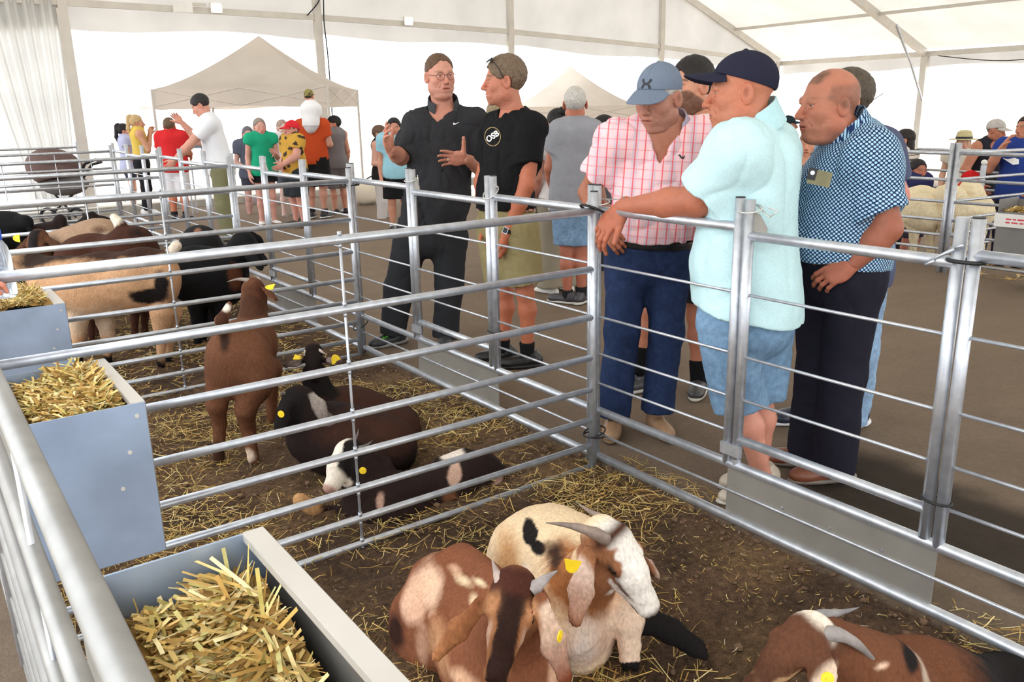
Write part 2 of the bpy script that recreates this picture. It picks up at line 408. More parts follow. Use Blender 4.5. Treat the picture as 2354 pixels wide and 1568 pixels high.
for k, p in enumerate(WP[1:]):
    x, y, z = p; top = roof_z(x)
    m = MB(); m.box((x, y - .02, (top - .7) / 2 + .0), (.075, .055, (top + .7) / 2)); m.box((x - .09, y - .05, (z - .8) / 2), (.018, .03, (z + .6) / 2))
    o = m.build('pillar_back', M['steel_light']); tag(o, kind='structure')
# right eave: beam, posts, valance, rafters, purlins, braces
EY = [15.9, 10.97, 6.0, 1.0, -4.0, -9, -14]
for ya, yb in zip(EY[:-1], EY[1:]):
    beam(A(22, ya, 2.86), A(22, yb, 2.86), .06, .07, 'beam_right'); valance(A(22.1, ya, 2.84), A(22.1, yb, 2.84), .34, 'wall_right_valance', 0, 4, .02, A(1, 0, 0))
    beam(A(-3, ya, 3.48), A(-3, yb, 3.48), .06, .07, 'beam_left')
for y in EY[1:]:
    for x in (22, -3):
        if x == -3 and y < 12 and y > -12 and abs(y - 1) < 3.5: pass
        z = 2.85 if x > 0 else 3.5
        m = MB(); m.box((x, y, z / 2 - .35), (.09, .09, z / 2 + .35)); tag(m.build('pillar_right' if x > 0 else 'pillar_left', M['steel_light']), kind='structure')
    for xa, xb in ((-3, RIDGE), (RIDGE, 22)):
        beam(A(xa, y, roof_z(xa)), A(xb, y, roof_z(xb) if xb < 22 else 2.87), .06, .10, 'beam_rafter')
    m = MB(); m.tube([(20.3, y - .05, 3.5), (21.15, y - .06, 2.6), (21.93, y - .06, 1.6)], .035, 10); m.tube([(20.25, y - .05, 3.56), (20.55, y - .055, 3.24)], .055, 10)
    tag(m.build('beam_brace', M['steel']), kind='structure')
for xa, xb in ((-3, RIDGE), (RIDGE, 22)):
    beam(A(xa, roof_y(xa), roof_z(xa)), A(xb, roof_y(xb), roof_z(xb)), .06, .10, 'beam_gable')
for x in (19.4, 16.6, 13.6, 9.5, 5.5, 1.5):
    for i in range(len(BAYS)):
        beam(A(x, bay_y(i, x), roof_z(x) + .03), A(x, bay_y(i + 1, x), roof_z(x) + .03), .03, .04, 'beam_purlin')
# gathered curtain left of the first back pole
def curtain(u, v):
    p = WP[0] + (WP[1] - WP[0]) * (.55 + .43 * u); s = v ** 1.3
    cx = .1 + .55 * s + .0 * u; x = p[0] * (1 - s) + (WP[1][0] - .95 + 1.0 * u * .72) * s
    return (x, p[1] - .05 + .09 * math.sin(u * 34) * (.4 + .6 * v) + .05 * math.sin(u * 71 + 2) , p[2] + .05 - 3.5 * v)
tag(grid_sheet('wall_back_curtain', curtain, 90, 10, M['curtain']), kind='structure')
# kerb along the edge of the back opening
m = MB(); m.box((8, 13.55, .04), (9, .12, .08), (unit(A(1, .06, 0)), unit(A(-.06, 1, 0)), A(0, 0, 1))); tag(m.build('trim_kerb', mat_plain('concrete', C3(190, 186, 178), .9, 0, .15, 12, .3, 60)), kind='structure')

# floodlights on the end beam
def emis(name, c, s):
    m, nt, b, N, K = mat_new(name); b.inputs['Emission Color'].default_value = (*c, 1); b.inputs['Emission Strength'].default_value = s; b.inputs['Base Color'].default_value = (*c, 1); return m
M['lamp'] = emis('lamp_glow', (1, .96, .86), 14)
for (u, v, n) in ((490, 22, 'in the left bay of the end beam'), (941, 48, 'in the second bay, above the man in the charcoal polo shirt')):
    p = beam_at(aty(u, v, 14.9)[0]) + A(0, -.12, .05)
    e = empty('floodlight', p, 'small lit floodlight ' + n, 'lamp', None)
    m = MB(); m.box(p + A(0, .03, 0), (.11, .03, .09)); m.box(p + A(0, .07, -.02), (.02, .04, .02)); m.build('housing', M['steel_light'], e)
    m = MB(); m.box(p + A(0, -.006, 0), (.09, .006, .07)); m.build('lens', M['lamp'], e)
p = beam_at(aty(415, 22, 14.8)[0]) + A(0, -.1, .03)
e = empty('junction_box', p, 'white junction box on the end beam beside the left floodlight', 'electrical box')
m = MB(); m.box(p, (.17, .05, .09)); m.build('housing', M['white_plastic'], e); m = MB(); m.box(p + A(.3, 0, .06), (.13, .03, .025)); m.build('bracket', M['steel_light'], e)
def cable(name, pts, r, label, mat='black_plastic'):
    m = MB(); P = [A(*p) for p in pts]; Q = []
    for i in range(len(P) - 1):
        for t in np.linspace(0, 1, 6, endpoint=False):
            p0 = P[max(i - 1, 0)]; p1 = P[i]; p2 = P[i + 1]; p3 = P[min(i + 2, len(P) - 1)]
            Q.append(.5 * (2 * p1 + (p2 - p0) * t + (2 * p0 - 5 * p1 + 4 * p2 - p3) * t * t + (3 * p1 - p0 - 3 * p2 + p3) * t ** 3))
    m.tube(Q + [P[-1]], r, 8); return tag(m.build(name, M[mat], smooth=True), label, 'cable')
x, y, z = WP[2]
cable('cable', [(x - .25, y - .1, z + .02), (x - .02, y - .12, z + .25), (x + .12, y - .12, z + .45), (x + .1, y - .12, z - .1), (x + .12, y - .13, z - .6), (x + .13, y - .13, 2.3), (x + .12, y - .13, .8)], .013, 'dark cable hanging down the tent pole beside the big pop-up canopy')
cable('cable', [(22 - .2, 10.5, 2.78), (22 - .2, 8.6, 2.55), (22 - .2, 6.4, 2.72)], .012, 'sagging cable under the right eave beam')

# pop-up canopies
def canopy(apex, c0, c1, vz, depth, label, legs=True):
    e = empty('popup_canopy', (c0 + c1) / 2 * A(1, 1, 0), label, 'canopy', None)
    ax = unit((c1 - c0) * A(1, 1, 0)); W = np.linalg.norm((c1 - c0)[:2]); n = A(-ax[1], ax[0], 0)
    zc = (c0[2] + c1[2]) / 2; ctr = (c0 + c1) / 2 + n * W / 2; ctr[2] = apex[2]
    cs = [A(*(c0 + A(0, 0, zc - c0[2]))), A(*(c1 + A(0, 0, zc - c1[2])))]; cs += [cs[1] + n * W, cs[0] + n * W]
    for k in range(4):
        a, b = cs[k], cs[(k + 1) % 4]
        def f(u, v, a=a, b=b):
            p = a + (b - a) * u; q = p + (ctr - p) * v; q[2] = zc + (apex[2] - zc) * (v ** 1.35); return q
        grid_sheet('roof_panel', f, 8, 8, M['canopy'], e)
        grid_sheet('valance', lambda u, v, a=a, b=b: a + (b - a) * u + A(0, 0, -vz * v - .02 * v * math.sin(u * 9)), 12, 2, M['canopy'], e)
    for k in range(4):
        m = MB(); p = cs[k]; m.box((p[0], p[1], zc / 2 - .2), (.018, .018, zc / 2 + .2)); m.build('leg', M['steel_light'], e)
        a, b = cs[k], cs[(k + 1) % 4]; d = A(0, 0, -vz * .9); m = MB(); h = (a + b) / 2
        m.tube([a + d, h], .009, 6); m.tube([a, h + d], .009, 6); m.tube([h + d, b], .009, 6); m.tube([h, b + d], .009, 6); m.build('truss', M['steel_light'], e)
    return e
canopy(atd(490, 84, 15.6), atd(347, 196, 14.2), atd(752, 207, 14.2), .30, 0, 'large beige pop-up canopy with a tall peak beside the tent pole')
canopy(atd(1296, 152, 23.5), atd(1175, 238, 22), atd(1470, 250, 22), .33, 0, 'beige pop-up canopy behind the grey haired man')
canopy(atd(345, 205, 26), atd(267, 247, 25), atd(420, 240, 25), .04, 0, 'distant flat pop-up canopy with thin legs behind the large one')
# ------------------------------------------------------------------ pen hurdles
def tubeo(name, a, b, r, parent, n=12, mat='steel'):
    m = MB(); m.tube([a, b], r, n); return m.build(name, M[mat], parent, smooth=True)
RAILS = [(1.148, .0165), (.905, .0150), (.696, .0145), (.515, .014), (.369, .0135), (.227, .0135), (.108, .0135), (.004, .013)]
def post_with_cap(name, x, y, z0, z1, r, parent, far=False):
    p = tubeo(name, (x, y, z0), (x, y, z1), r, parent, 12)
    if not far:
        c = tubeo('cap', (x, y, z1 - .002), (x, y, z1 + .004), r * .92, None, 12, 'black_plastic'); c.parent = p
        if parent is not None and parent.type == 'EMPTY': pass
    return p
def divider(y, x0, x1, label, group=None, rails=RAILS, rods=(-1.19,), far=False, dz=0):
    """hurdle whose rails run along x"""
    e = empty('pen_hurdle', (x1, y, 0), label, 'hurdle', group); n = 8 if far else 14
    for z, r in rails: tubeo('rail', (x0, y, z + dz), (x1, y, z + dz), r, e, n)
    for x in (x0, x1): post_with_cap('post', x, y, -.02, 1.228 + dz, .0185, e, far)
    zs = [z for z, r in rails]
    for x in rods:
        m = MB(); m.tube([(x, y - .003, zs[-1] + dz), (x, y - .003, zs[0] + dz)], .0052, 8)
        if not far:
            for z, r in rails: m.tube([(x, y - .003, z + r + .012), (x, y - .003, z + r - .002)], .008, 8); m.tube([(x, y - .003, z - r + .002), (x, y - .003, z - r - .010)], .007, 8)
        m.build('tie_rod', M['steel'], e, smooth=True)
    return e
RODS = (.915, .687, .520, .384)
def front(y0, y1, ga, gb, x, label, group=None, far=False):
    """hurdle along y from y0 (far end) to y1, with a hinged gate between ga and gb"""
    e = empty('gate_hurdle', (x, y0, 0), label, 'hurdle', group); n = 8 if far else 14; r = .0175
    P = lambda y, z: (x, y, z)
    for y in (y0, y1): post_with_cap('post', x, y, -.0, 1.25, .0185, e, far)
    for y in (ga + .022, gb - .022): post_with_cap('post', x, y, .255, 1.25, .0185, e, far)
    tubeo('bottom_rail', P(y0, .036), P(y1, .036), .0185, e, n); tubeo('middle_rail', P(y0, .256), P(y1, .256), .0175, e, n); tubeo('low_rod', P(y0, .145), P(y1, .145), .006, e, 8)
    for a, b in ((y0, ga + .022), (gb - .022, y1)):
        tubeo('top_rail', P(a, 1.148), P(b, 1.148), r, e, n)
        for z in RODS: tubeo('rod', P(a, z), P(b, z), .0058, e, 8)
    m = MB(); m.box((x + .006, (ga + gb) / 2, .148), (.0025, (ga - gb) / 2 + .02, .094)); 
    kp = m.build('kick_plate', M['steel_sheet'], e)
    if not far:
        for t in (.3, .55, .8):
            y = ga + (gb - ga) * t; q = tubeo('rivet', (x - .002, y, .163), (x + .004, y, .163), .005, None, 8); q.parent = kp
    # the gate leaf
    g0, g1 = ga - .022, gb + .022
    m = MB(); m.tube([P(g0, .285), P(g0, 1.247)], .0185, n)
    gt = m.build('gate', M['steel'], e, smooth=True)
    def sub(o): o.parent = gt; return o
    sub(tubeo('gate_post', P(g1, .268), P(g1, 1.25), .0185, None, n))
    sub(tubeo('gate_rail', P(g0, 1.122), P(g1, 1.122), r, None, n)); sub(tubeo('gate_rail', P(g0, .362), P(g1, .362), r, None, n))
    for z in (.912, .682, .519): sub(tubeo('gate_rod', P(g0, z), P(g1, z), .0058, None, 8))
    m = MB(); m.poly([P(g0 - .014, 1.122), P(g0 - .014, 1.205), P(g0 - .04, 1.20), P(g0 - .075, 1.155), P(g0 - .075, 1.122)], .004, A(1, 0, 0)); sub(m.build('gusset', M['steel_sheet']))
    m = MB(); m.tube([P(g0, .262), P(g0, .332)], .0165, n); m.box((x - .012, g0 + .02, .318), (.008, .045, .022)); sub(m.build('hinge_sleeve', M['steel'], None, smooth=False))
    return e
DY = [.135, 2.47, 4.82, 7.17, 9.52, 11.87]
lab = ['pen hurdle with eight rails at the near edge of the brown goat pen', 'pen hurdle with eight rails behind the standing brown goat',
       'pen hurdle with eight rails behind the large tan goat', 'fourth pen hurdle from the camera, in front of the pram', 'fifth pen hurdle from the camera, beside the pram', 'farthest pen hurdle, nearest the back opening']
for k, y in enumerate(DY):
    divider(y, -2.27, -.045, lab[k], None, RAILS if k < 2 else [(z + (.03 if 0 < i else 0), r) for i, (z, r) in enumerate(RAILS)], (-1.19,) if k < 3 else (-1.5, -.7), k > 1)
front(.165, -2.15, -.605, -1.375, 0, 'gate hurdle with grey kick plate in front of the man in the dark trousers')
front(2.52, .20, 1.755, .955, 0, 'gate hurdle with grey kick plate in front of the man in the charcoal polo shirt')
for k in (2, 3, 4):
    y0 = DY[k] + .05; front(y0, y0 - 2.32, y0 - .76, y0 - 1.55, 0, ('gate hurdle in front of the red capped boy and the man in the orange shirt', 'gate hurdle in front of the man in the white T-shirt', 'gate hurdle in front of the woman in the yellow top')[k - 2], None, True)
# hurdles of the camera side of the pens
def back(y0, y1, x, label, far=False):
    e = empty('pen_hurdle', (x, y0, 0), label, 'hurdle')
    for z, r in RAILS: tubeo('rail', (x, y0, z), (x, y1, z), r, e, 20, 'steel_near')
    for y in (y0, y1): post_with_cap('post', x, y, 0, 1.24, .0185, e)
    tubeo('tie_rod', (x, (y0 + y1) / 2, .0), (x, (y0 + y1) / 2, 1.148), .0055, e, 8)
    return e
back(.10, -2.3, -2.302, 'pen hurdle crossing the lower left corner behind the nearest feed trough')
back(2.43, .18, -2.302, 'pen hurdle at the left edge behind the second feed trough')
# pens on the far side of the aisle
RX = 5.5
ry = [1.55, 3.85, -.75]
RR = [(1.10, .018), (.86, .014), (.66, .014), (.49, .014), (.35, .013), (.22, .013), (.10, .013)]
def rhurdle(p, q, label, rails=RR, rods=False):
    p, q = A(*p), A(*q); e = empty('pen_hurdle', p, label, 'hurdle')
    for z, r in rails: tubeo('rail', p + A(0, 0, z), q + A(0, 0, z), r, e, 8)
    for s in (p, q): tubeo('post', s + A(0, 0, -.3), s + A(0, 0, 1.19), .022, e, 10)
    if rods: tubeo('tie_rod', (p + q) / 2 + A(0, 0, .05), (p + q) / 2 + A(0, 0, 1.1), .006, e, 6)
    return e
rhurdle((RX, 1.50, 0), (RX, 3.8, 0), 'pen hurdle of thin rails behind the man with the patterned shirt')
rhurdle((RX, 1.44, 0), (RX, -.85, 0), 'pen hurdle of thin rails at the right edge in front of the sheep')
rhurdle((RX + .03, 1.47, 0), (RX + 2.3, 1.47, -.05), 'pen hurdle between the two sheep pens')
rhurdle((RX + 2.3, 1.42, -.1), (RX + 2.3, -.85, -.1), 'pen hurdle behind the sheep, by the man with the grey cap')
rhurdle((RX + 2.3, 1.5, -.1), (RX + 2.3, 3.8, -.1), 'pen hurdle behind the sheep, by the woman with long dark hair')
rhurdle((RX + 2.33, 1.47, -.1), (RX + 4.6, 1.47, -.3), 'farthest pen hurdle on the right side of the aisle')
rhurdle((RX + .05, -.88, 0), (RX + 2.25, -.88, -.05), 'pen hurdle leaving the picture beside the far feed trough')
# ties and wire twists
def loop(name, c, ax, ay, rx, ry_, r, label, mat='black_plastic', tilt=0, tail=None, cat='tie', group=None):
    m = MB(); P = []
    for i in range(25):
        a = 2 * PI * i / 24; P.append(A(*c) + A(*ax) * rx * math.cos(a) + A(*ay) * ry_ * math.sin(a) + A(0, 0, tilt * math.cos(a)))
    m.tube(P, r, 6, cap=False)
    if tail is not None: m.tube([P[0]] + [A(*c) + A(*t) for t in tail], r * .9, 6)
    return tag(m.build(name, M[mat], smooth=True), label, cat, group)
X_, Y_ = (1, 0, 0), (0, 1, 0)
loop('cable_tie', (-.02, .16, 1.145), X_, Y_, .06, .055, .006, 'thick black cable tie round the corner posts under the resting hand', tilt=-.03)
loop('cable_tie', (-.022, .15, .158), X_, Y_, .052, .045, .0035, 'upper thin black tie low on the corner posts', tilt=.012)
loop('cable_tie', (-.022, .15, .142), X_, Y_, .052, .045, .0035, 'lower thin black tie low on the corner posts', tilt=-.006)
loop('cable_tie', (0, -1.375, 1.13), X_, Y_, .03, .05, .006, 'black cable tie round the two gate posts at the right edge', tilt=.0)
loop('cable_tie', (0, -1.375, .40), X_, Y_, .028, .046, .004, 'thin black tie round the foot of the right gate posts')
loop('cable_tie', (-.02, 2.50, 1.12), X_, Y_, .05, .05, .005, 'black cable tie round the far corner posts beside the charcoal polo man', tail=[(.1, -.12, .06)])
loop('cable_tie', (-.02, 2.50, .20), X_, Y_, .05, .05, .004, 'thin black tie low on the far corner posts', tilt=.03)
loop('cable_tie', (0, .952, .46), X_, Y_, .028, .046, .004, 'thin black tie low on the gate post beside the black shoes')
loop('wire_twist', (0, -.627, 1.215), X_, Y_, .03, .046, .003, 'pale wire twisted round the hinge posts in front of the mint shirt', 'wire', .012, [(-.01, -.09, -.02), (.02, -.10, .0), (0, -.075, .01)], 'wire')
loop('wire_twist', (0, 1.755, 1.19), X_, Y_, .03, .05, .003, 'pale wire twisted round the gate post in front of the charcoal trousers', 'wire', .01, [(0, -.09, -.02), (0, -.08, .03)], 'wire')
loop('wire_twist', (0, .955, 1.17), X_, Y_, .03, .05, .003, 'pale wire twisted round the gate post in front of the black T-shirt', 'wire', .03, [(0, -.06, .03)], 'wire')
loop('wire_twist', (0, .16, 1.18), X_, Y_, .035, .06, .003, 'pale wire twisted round the corner posts behind the resting hand', 'wire', .01, [(.02, -.14, .02), (.0, -.10, .07)], 'wire')
m = MB(); m.tube([(-.02, -1.28, 1.118), (-.02, -1.352, 1.165)], .005, 8); m.tube([(-.024, -1.275, 1.108), (-.024, -1.30, 1.125)], .005, 8); m.tube([(-.02, -1.352, 1.165), (-.02, -1.375, 1.178)], .0065, 8)
tag(m.build('latch_pin', M['steel'], smooth=True), 'bright steel latch pin slanting across the right gate posts', 'latch')
# one bottle-topped post far right
# ------------------------------------------------------------------ feed troughs
def trough(name, x0, x1, y0, y1, zt, zb, label, lip=.03, slope=.6, rivets=True):
    """long axis along y, y0 near end plate; open top, sheet metal"""
    e = empty(name, ((x0 + x1) / 2, (y0 + y1) / 2, zb), label, 'trough'); th = .0025
    m = MB(); m.box(((x0 + x1) / 2, y0, (zt + zb) / 2), ((x1 - x0) / 2, th, (zt - zb) / 2)); pl = m.build('end_plate', M['feeder_sheet'], e)
    m = MB(); m.box(((x0 + x1) / 2, y1, (zt + zb) / 2), ((x1 - x0) / 2, th, (zt - zb) / 2)); m.build('end_plate', M['feeder_sheet'], e)
    yc, hy = (y0 + y1) / 2, abs(y1 - y0) / 2
    for x, s in ((x0, 1), (x1, -1)):
        m = MB(); m.box((x, yc, (zt + zb) / 2), (th, hy, (zt - zb) / 2)); sd = m.build('side', M['steel_sheet'], e)
        m = MB(); m.box((x + s * lip / 2, yc, zt + .001), (lip / 2, hy, .002)); m.box((x + s * lip, yc, zt - .006), (.0015, hy, .007)); q = m.build('lip', M['steel_light']); q.parent = sd
    m = MB(); m.box(((x0 + x1) / 2, yc, zb + .002), ((x1 - x0) / 2, hy, .002)); m.build('bottom', M['steel_sheet'], e)
    if rivets:
        for k in range(3):
            q = tubeo('rivet', (x1 - .022 - .028 * k, y0 + .003, zt - .032 - .09 * k), (x1 - .022 - .028 * k, y0 - .004 if y0 < y1 else y0 + .004, zt - .032 - .09 * k), .0055, None, 8, 'steel_light'); q.parent = pl
    return e
trough('feed_trough', -2.262, -1.972, -2.25, -1.205, .882, .50, 'nearest galvanised feed trough heaped with straw at the bottom left', .034)
trough('feed_trough', -2.262, -1.970, -.375, .100, .882, .475, 'middle galvanised feed trough with a riveted bluish end plate')
trough('feed_trough', -2.262, -1.807, 1.995, 2.43, .700, .37, 'farthest of the three feed troughs, at the left edge', .05)
def straw_strips(P, lmin, lmax, wmin, wmax, cols, curl=.15, seed=1, steep=.25):
    """bent flat strips at the points P: returns V,F,C"""
    rs = np.random.RandomState(seed); n = len(P); pal = np.array(cols)
    L = (rs.uniform(lmin, lmax, n) * (.5 + rs.rand(n) * .6))[:, None]; w = (rs.uniform(wmin, wmax, n) / 2)[:, None]
    a = rs.uniform(0, 2 * PI, n); el = rs.normal(0, steep, n)
    d = np.stack([np.cos(a) * np.cos(el), np.sin(a) * np.cos(el), np.sin(el)], 1)
    s = np.cross(d, np.stack([rs.normal(0, .5, n), rs.normal(0, .5, n), np.ones(n)], 1)); s /= np.linalg.norm(s, axis=1)[:, None]
    b = np.cross(s, d) * curl * L * rs.normal(0, .6, n)[:, None]; c = pal[rs.randint(len(pal), size=n)] * rs.uniform(.75, 1.2, n)[:, None]
    V = np.stack([P + d * L * t + b * (4 * t * t - .5) * .5 + e * s * w for t in (-.5, 0, .5) for e in (-1, 1)], 1).reshape(-1, 3)
    k = np.arange(n)[:, None] * 6; F = np.concatenate([k + np.array([0, 1, 3, 2]), k + np.array([2, 3, 5, 4])], 1).reshape(-1, 4)
    return V, F, np.repeat(c, 6, 0)
SC_ = [C3(222, 190, 118), C3(201, 165, 92), C3(176, 138, 74), C3(232, 210, 150), C3(190, 172, 98), C3(156, 120, 66), C3(214, 178, 110)]
def hay(x0, x1, y0, y1, zb, zf, n, wmin, wmax, label, seed, lmin=.07, lmax=.2, edge=.0):
    """heap of straw: a lumpy mound plus loose stalks; zf(x,y) is the surface"""
    g = 26; b = Buf()
    X = np.linspace(x0, x1, g); Y = np.linspace(y0, y1, g * 2); gx, gy = np.meshgrid(X, Y, indexing='ij'); Z = np.array([[zf(x, y) for y in Y] for x in X]); P = np.stack([gx, gy, Z - .012], -1).reshape(-1, 3); P[:, 2] += .012 * vnoise(P, 30, seed) + .006 * vnoise(P, 80, seed)
    i = np.arange(g * g * 2).reshape(g, g * 2); F = np.stack([i[:-1, :-1], i[1:, :-1], i[1:, 1:], i[:-1, 1:]], -1).reshape(-1, 4)
    b.add((P, F), np.tile(C3(150, 116, 62), (len(P), 1)) * (1 + .3 * vnoise(P, 60, 3))[:, None])
    rs = np.random.RandomState(seed); P = np.stack([rs.uniform(x0 + .03, x1 - .03, n), rs.uniform(min(y0, y1) + .03, max(y0, y1) - .03, n), np.zeros(n)], 1)
    P[:, 2] = [zf(x, y) for x, y in P[:, :2]]; P[:, 2] += rs.uniform(-.012, .016, n)
    V, F, Cc = straw_strips(P, lmin, lmax, wmin, wmax, SC_ + [C3(240, 224, 172), C3(206, 196, 130), C3(236, 208, 140)], .16, seed, .30); V[:, 0] = np.clip(V[:, 0], min(x0, x1) + .004, max(x0, x1) - .004); V[:, 1] = np.clip(V[:, 1], min(y0, y1) + .004, max(y0, y1) - .004)
    b.add((V, F), Cc); o = b.obj('straw_heap', M['straw']); o.data.polygons.foreach_set('use_smooth', np.zeros(len(o.data.polygons), bool)); return tag(o, label, 'straw', None, 'stuff')
hay(-2.226, -2.008, -2.2, -1.212, .6, lambda x, y: .800 + .035 * math.sin((y + 1.45) * 7.0) - .35 * max(0, y + 1.30) + .025 * math.sin(x * 22 + 1), 4600, .0028, .0072, 'loose straw heaped in the nearest feed trough', 11, .03, .17)
hay(-2.230, -2.002, -.37, .095, .6, lambda x, y: .862 + .012 * math.sin(x * 18) - .09 * max(0, y + .02), 2600, .0028, .0062, 'loose straw filling the middle feed trough', 12, .06, .15)
hay(-2.21, -1.858, 2.0, 2.425, .5, lambda x, y: .690 + .03 * math.sin((x + 2.2) * 6), 1700, .0025, .005, 'greenish straw filling the farthest of the three feed troughs', 13, .06, .15)
# straw scattered over the pens
def scatter(y0, y1, n, label, seed, wmin, wmax, name='loose_straw', x0=-2.2, x1=-.0):
    rs = np.random.RandomState(seed); m = n * 4; P = np.stack([rs.uniform(x0, x1, m), rs.uniform(y0, y1, m), np.zeros(m)], 1)
    dens = .30 + .85 * vnoise(P, 1.7, 4) + .45 * vnoise(P, 5, 9) + (.22 if y0 > .1 else 0)
    P = P[rs.rand(m) < dens][:n]; P[:, 2] = .010 + .012 * vnoise(P, 5, 1) + np.abs(rs.normal(0, .006, len(P)))
    V, F, Cc = straw_strips(P, .03, .13, wmin, wmax, SC_, .3, seed, .12); V[:, 2] = np.maximum(V[:, 2], .004)
    b = Buf(); b.add((V, F), Cc * .92); o = b.obj(name, M['straw']); o.data.polygons.foreach_set('use_smooth', np.zeros(len(o.data.polygons), bool)); return tag(o, label, 'straw', None, 'stuff')
scatter(-2.3, .12, 4600, 'loose straw strewn over the dirt of the nearest pen', 21, .0012, .0036)
scatter(.15, 2.45, 6200, 'loose straw strewn over the dirt of the brown goats pen', 22, .0012, .0036)
scatter(2.5, 4.8, 2600, 'loose straw strewn over the dirt of the third pen', 23, .003, .006)
scatter(-1.9, .1, 260, 'stray straw on the aisle in front of the kick plate', 24, .002, .004, x0=.0, x1=.16)
scatter(-.8, 1.4, 900, 'straw bedding on the floor of the sheep pen', 25, .006, .012, x0=5.5, x1=7.6)
def chaff():
    rs = np.random.RandomState(77); n = 16000; P = np.stack([rs.uniform(-2.2, .12, n), rs.uniform(-2.3, 2.45, n), np.zeros(n)], 1)
    P = P[rs.rand(n) < .55 + .5 * vnoise(P, 2.3, 6)]; P[:, 2] = .006 + .012 * vnoise(P, 5, 1) + .011 * vnoise(P, 14, 2) + .010 * vnoise(P, 31, 3)
    P[:, 2] = np.maximum(P[:, 2] - .004, .003); V, F, Cc = straw_strips(P, .006, .035, .0008, .0024, SC_ + [C3(226, 214, 190), C3(120, 92, 66), C3(96, 72, 52)], .4, 78, .35); V[:, 2] = np.maximum(V[:, 2], .002)
    b = Buf(); b.add((V, F), Cc * .95); o = b.obj('chaff', M['straw']); o.data.polygons.foreach_set('use_smooth', np.zeros(len(o.data.polygons), bool)); tag(o, 'fine chaff and broken straw bits trodden into the dirt of the pens', 'straw', None, 'stuff')
chaff()
def clods():
    bm = bmesh.new(); rs = np.random.RandomState(3)
    for i in range(900):
        y = rs.uniform(-2.2, 2.4); x = rs.uniform(-2.1, -.03) if rs.rand() < .6 else -abs(rs.normal(0, .12)) + .02; r = rs.uniform(.004, .020) * (.4 + .8 * rs.rand() ** 2)
        mt = Matrix.Translation((x, y, r * .25)) @ Matrix.Rotation(rs.rand() * 6, 4, 'Z') @ Matrix.Diagonal((r * rs.uniform(.8, 1.5), r, r * .7, 1))
        g = bmesh.ops.create_icosphere(bm, subdivisions=1, radius=1, matrix=mt)
        for v in g['verts']: v.co += Vector(rs.normal(0, r * .14, 3))
    me = bpy.data.meshes.new('clods'); bm.to_mesh(me); bm.free()
    return tag(link('dirt_clods', me, mat_plain('clod', C3(104, 80, 60), .95, 0, .35, 20, .4, 120)), 'small clods and pebbles of dry dirt scattered over the pens', 'dirt', None, 'stuff')
clods()
# ------------------------------------------------------------------ goats
def goat_head(s, poll, nose, upv, L=None, wide=1.0, k=.025):
    """prims of a goat head; returns (origin, axes rows f,u,s, length)"""
    f = unit(nose - poll); L = np.linalg.norm(nose - poll) if L is None else L; u = unit(upv - f * f.dot(upv)); sd = np.cross(f, u); q = L / .24
    p = lambda a, b, c: poll + (f * a + u * b + sd * c) * q
    s.el(p(.015, -.035, 0), A(.075, .062, .062 * wide) * q, (f, u, sd), k)
    s.rc(p(.03, -.012, 0), p(.12, -.016, 0), .050 * q * wide, .044 * q, k); s.rc(p(.11, -.020, 0), p(.212, -.034, 0), .042 * q, .032 * q, k)
    s.rc(p(.03, -.070, 0), p(.19, -.062, 0), .040 * q, .022 * q, k); s.el(p(.222, -.040, 0), A(.022, .030, .031) * q, (f, u, sd), .012)
    for c in (-1, 1):
        s.el(p(.075, -.004, .047 * wide * c), A(.026, .019, .017) * q, (f, u, sd), .015)
        s.el(p(.233, -.030, .017 * c), A(.010, .010, .010) * q, (f, u, sd), .008)
        s.el(p(.242, -.032, .016 * c), A(.007, .005, .004) * q, (f, u, sd), .004, -1)
    s.el(p(.232, -.055, 0), A(.02, .003, .03) * q, (f, u, sd), .005, -1)
    return poll, np.stack([f, u, sd]), q
def horn(name, pts, r, parent, col=(150, 138, 126), mat='horn'):
    m = MB(); P = [A(*p) for p in pts]; Q = []; n = 14
    t = np.linspace(0, 1, n); idx = np.linspace(0, 1, len(P))
    # smooth curve by repeated de Casteljau through quadratic/cubic control points
    def bez(P, t):
        P = [p for p in P]
        while len(P) > 1: P = [a + (b - a) * t for a, b in zip(P[:-1], P[1:])]
        return P[0]
    Q = [bez(P, x) for x in t]; R = [r * (1 - .93 * x ** 1.15) * (1 + .05 * math.sin(x * 60)) for x in t]
    m.tube(Q, R, 12); V = np.array(m.v); me = bpy.data.meshes.new(name); me.from_pydata(m.v, [], m.f); me.update()
    a = me.attributes.new('Col', 'FLOAT_COLOR', 'POINT'); c = C3(*col); tip = np.repeat(t, 12)[:, None]; cc = np.ones((len(V), 4)); cc[:, :3] = c * (1 - .35 * tip) * (1 + .12 * np.sin(tip * 70)); a.data.foreach_set('color', cc.astype(np.float32).ravel())
    for p in me.polygons: p.use_smooth = len(p.vertices) == 4
    return link(name, me, M[mat], parent)
def eye_ball(p, r, parent, col=(30, 22, 16)):
    m = MB(); bm = bmesh.new(); bmesh.ops.create_uvsphere(bm, u_segments=12, v_segments=8, radius=r, matrix=Matrix.Translation(Vector(p)))
    me = bpy.data.meshes.new('eye'); bm.to_mesh(me); bm.free(); a = me.attributes.new('Col', 'FLOAT_COLOR', 'POINT'); a.data.foreach_set('color', np.tile(np.append(C3(*col), 1), len(me.vertices)).astype(np.float32))
    for q in me.polygons: q.use_smooth = True
    return link('eye', me, M['glossy'], parent)
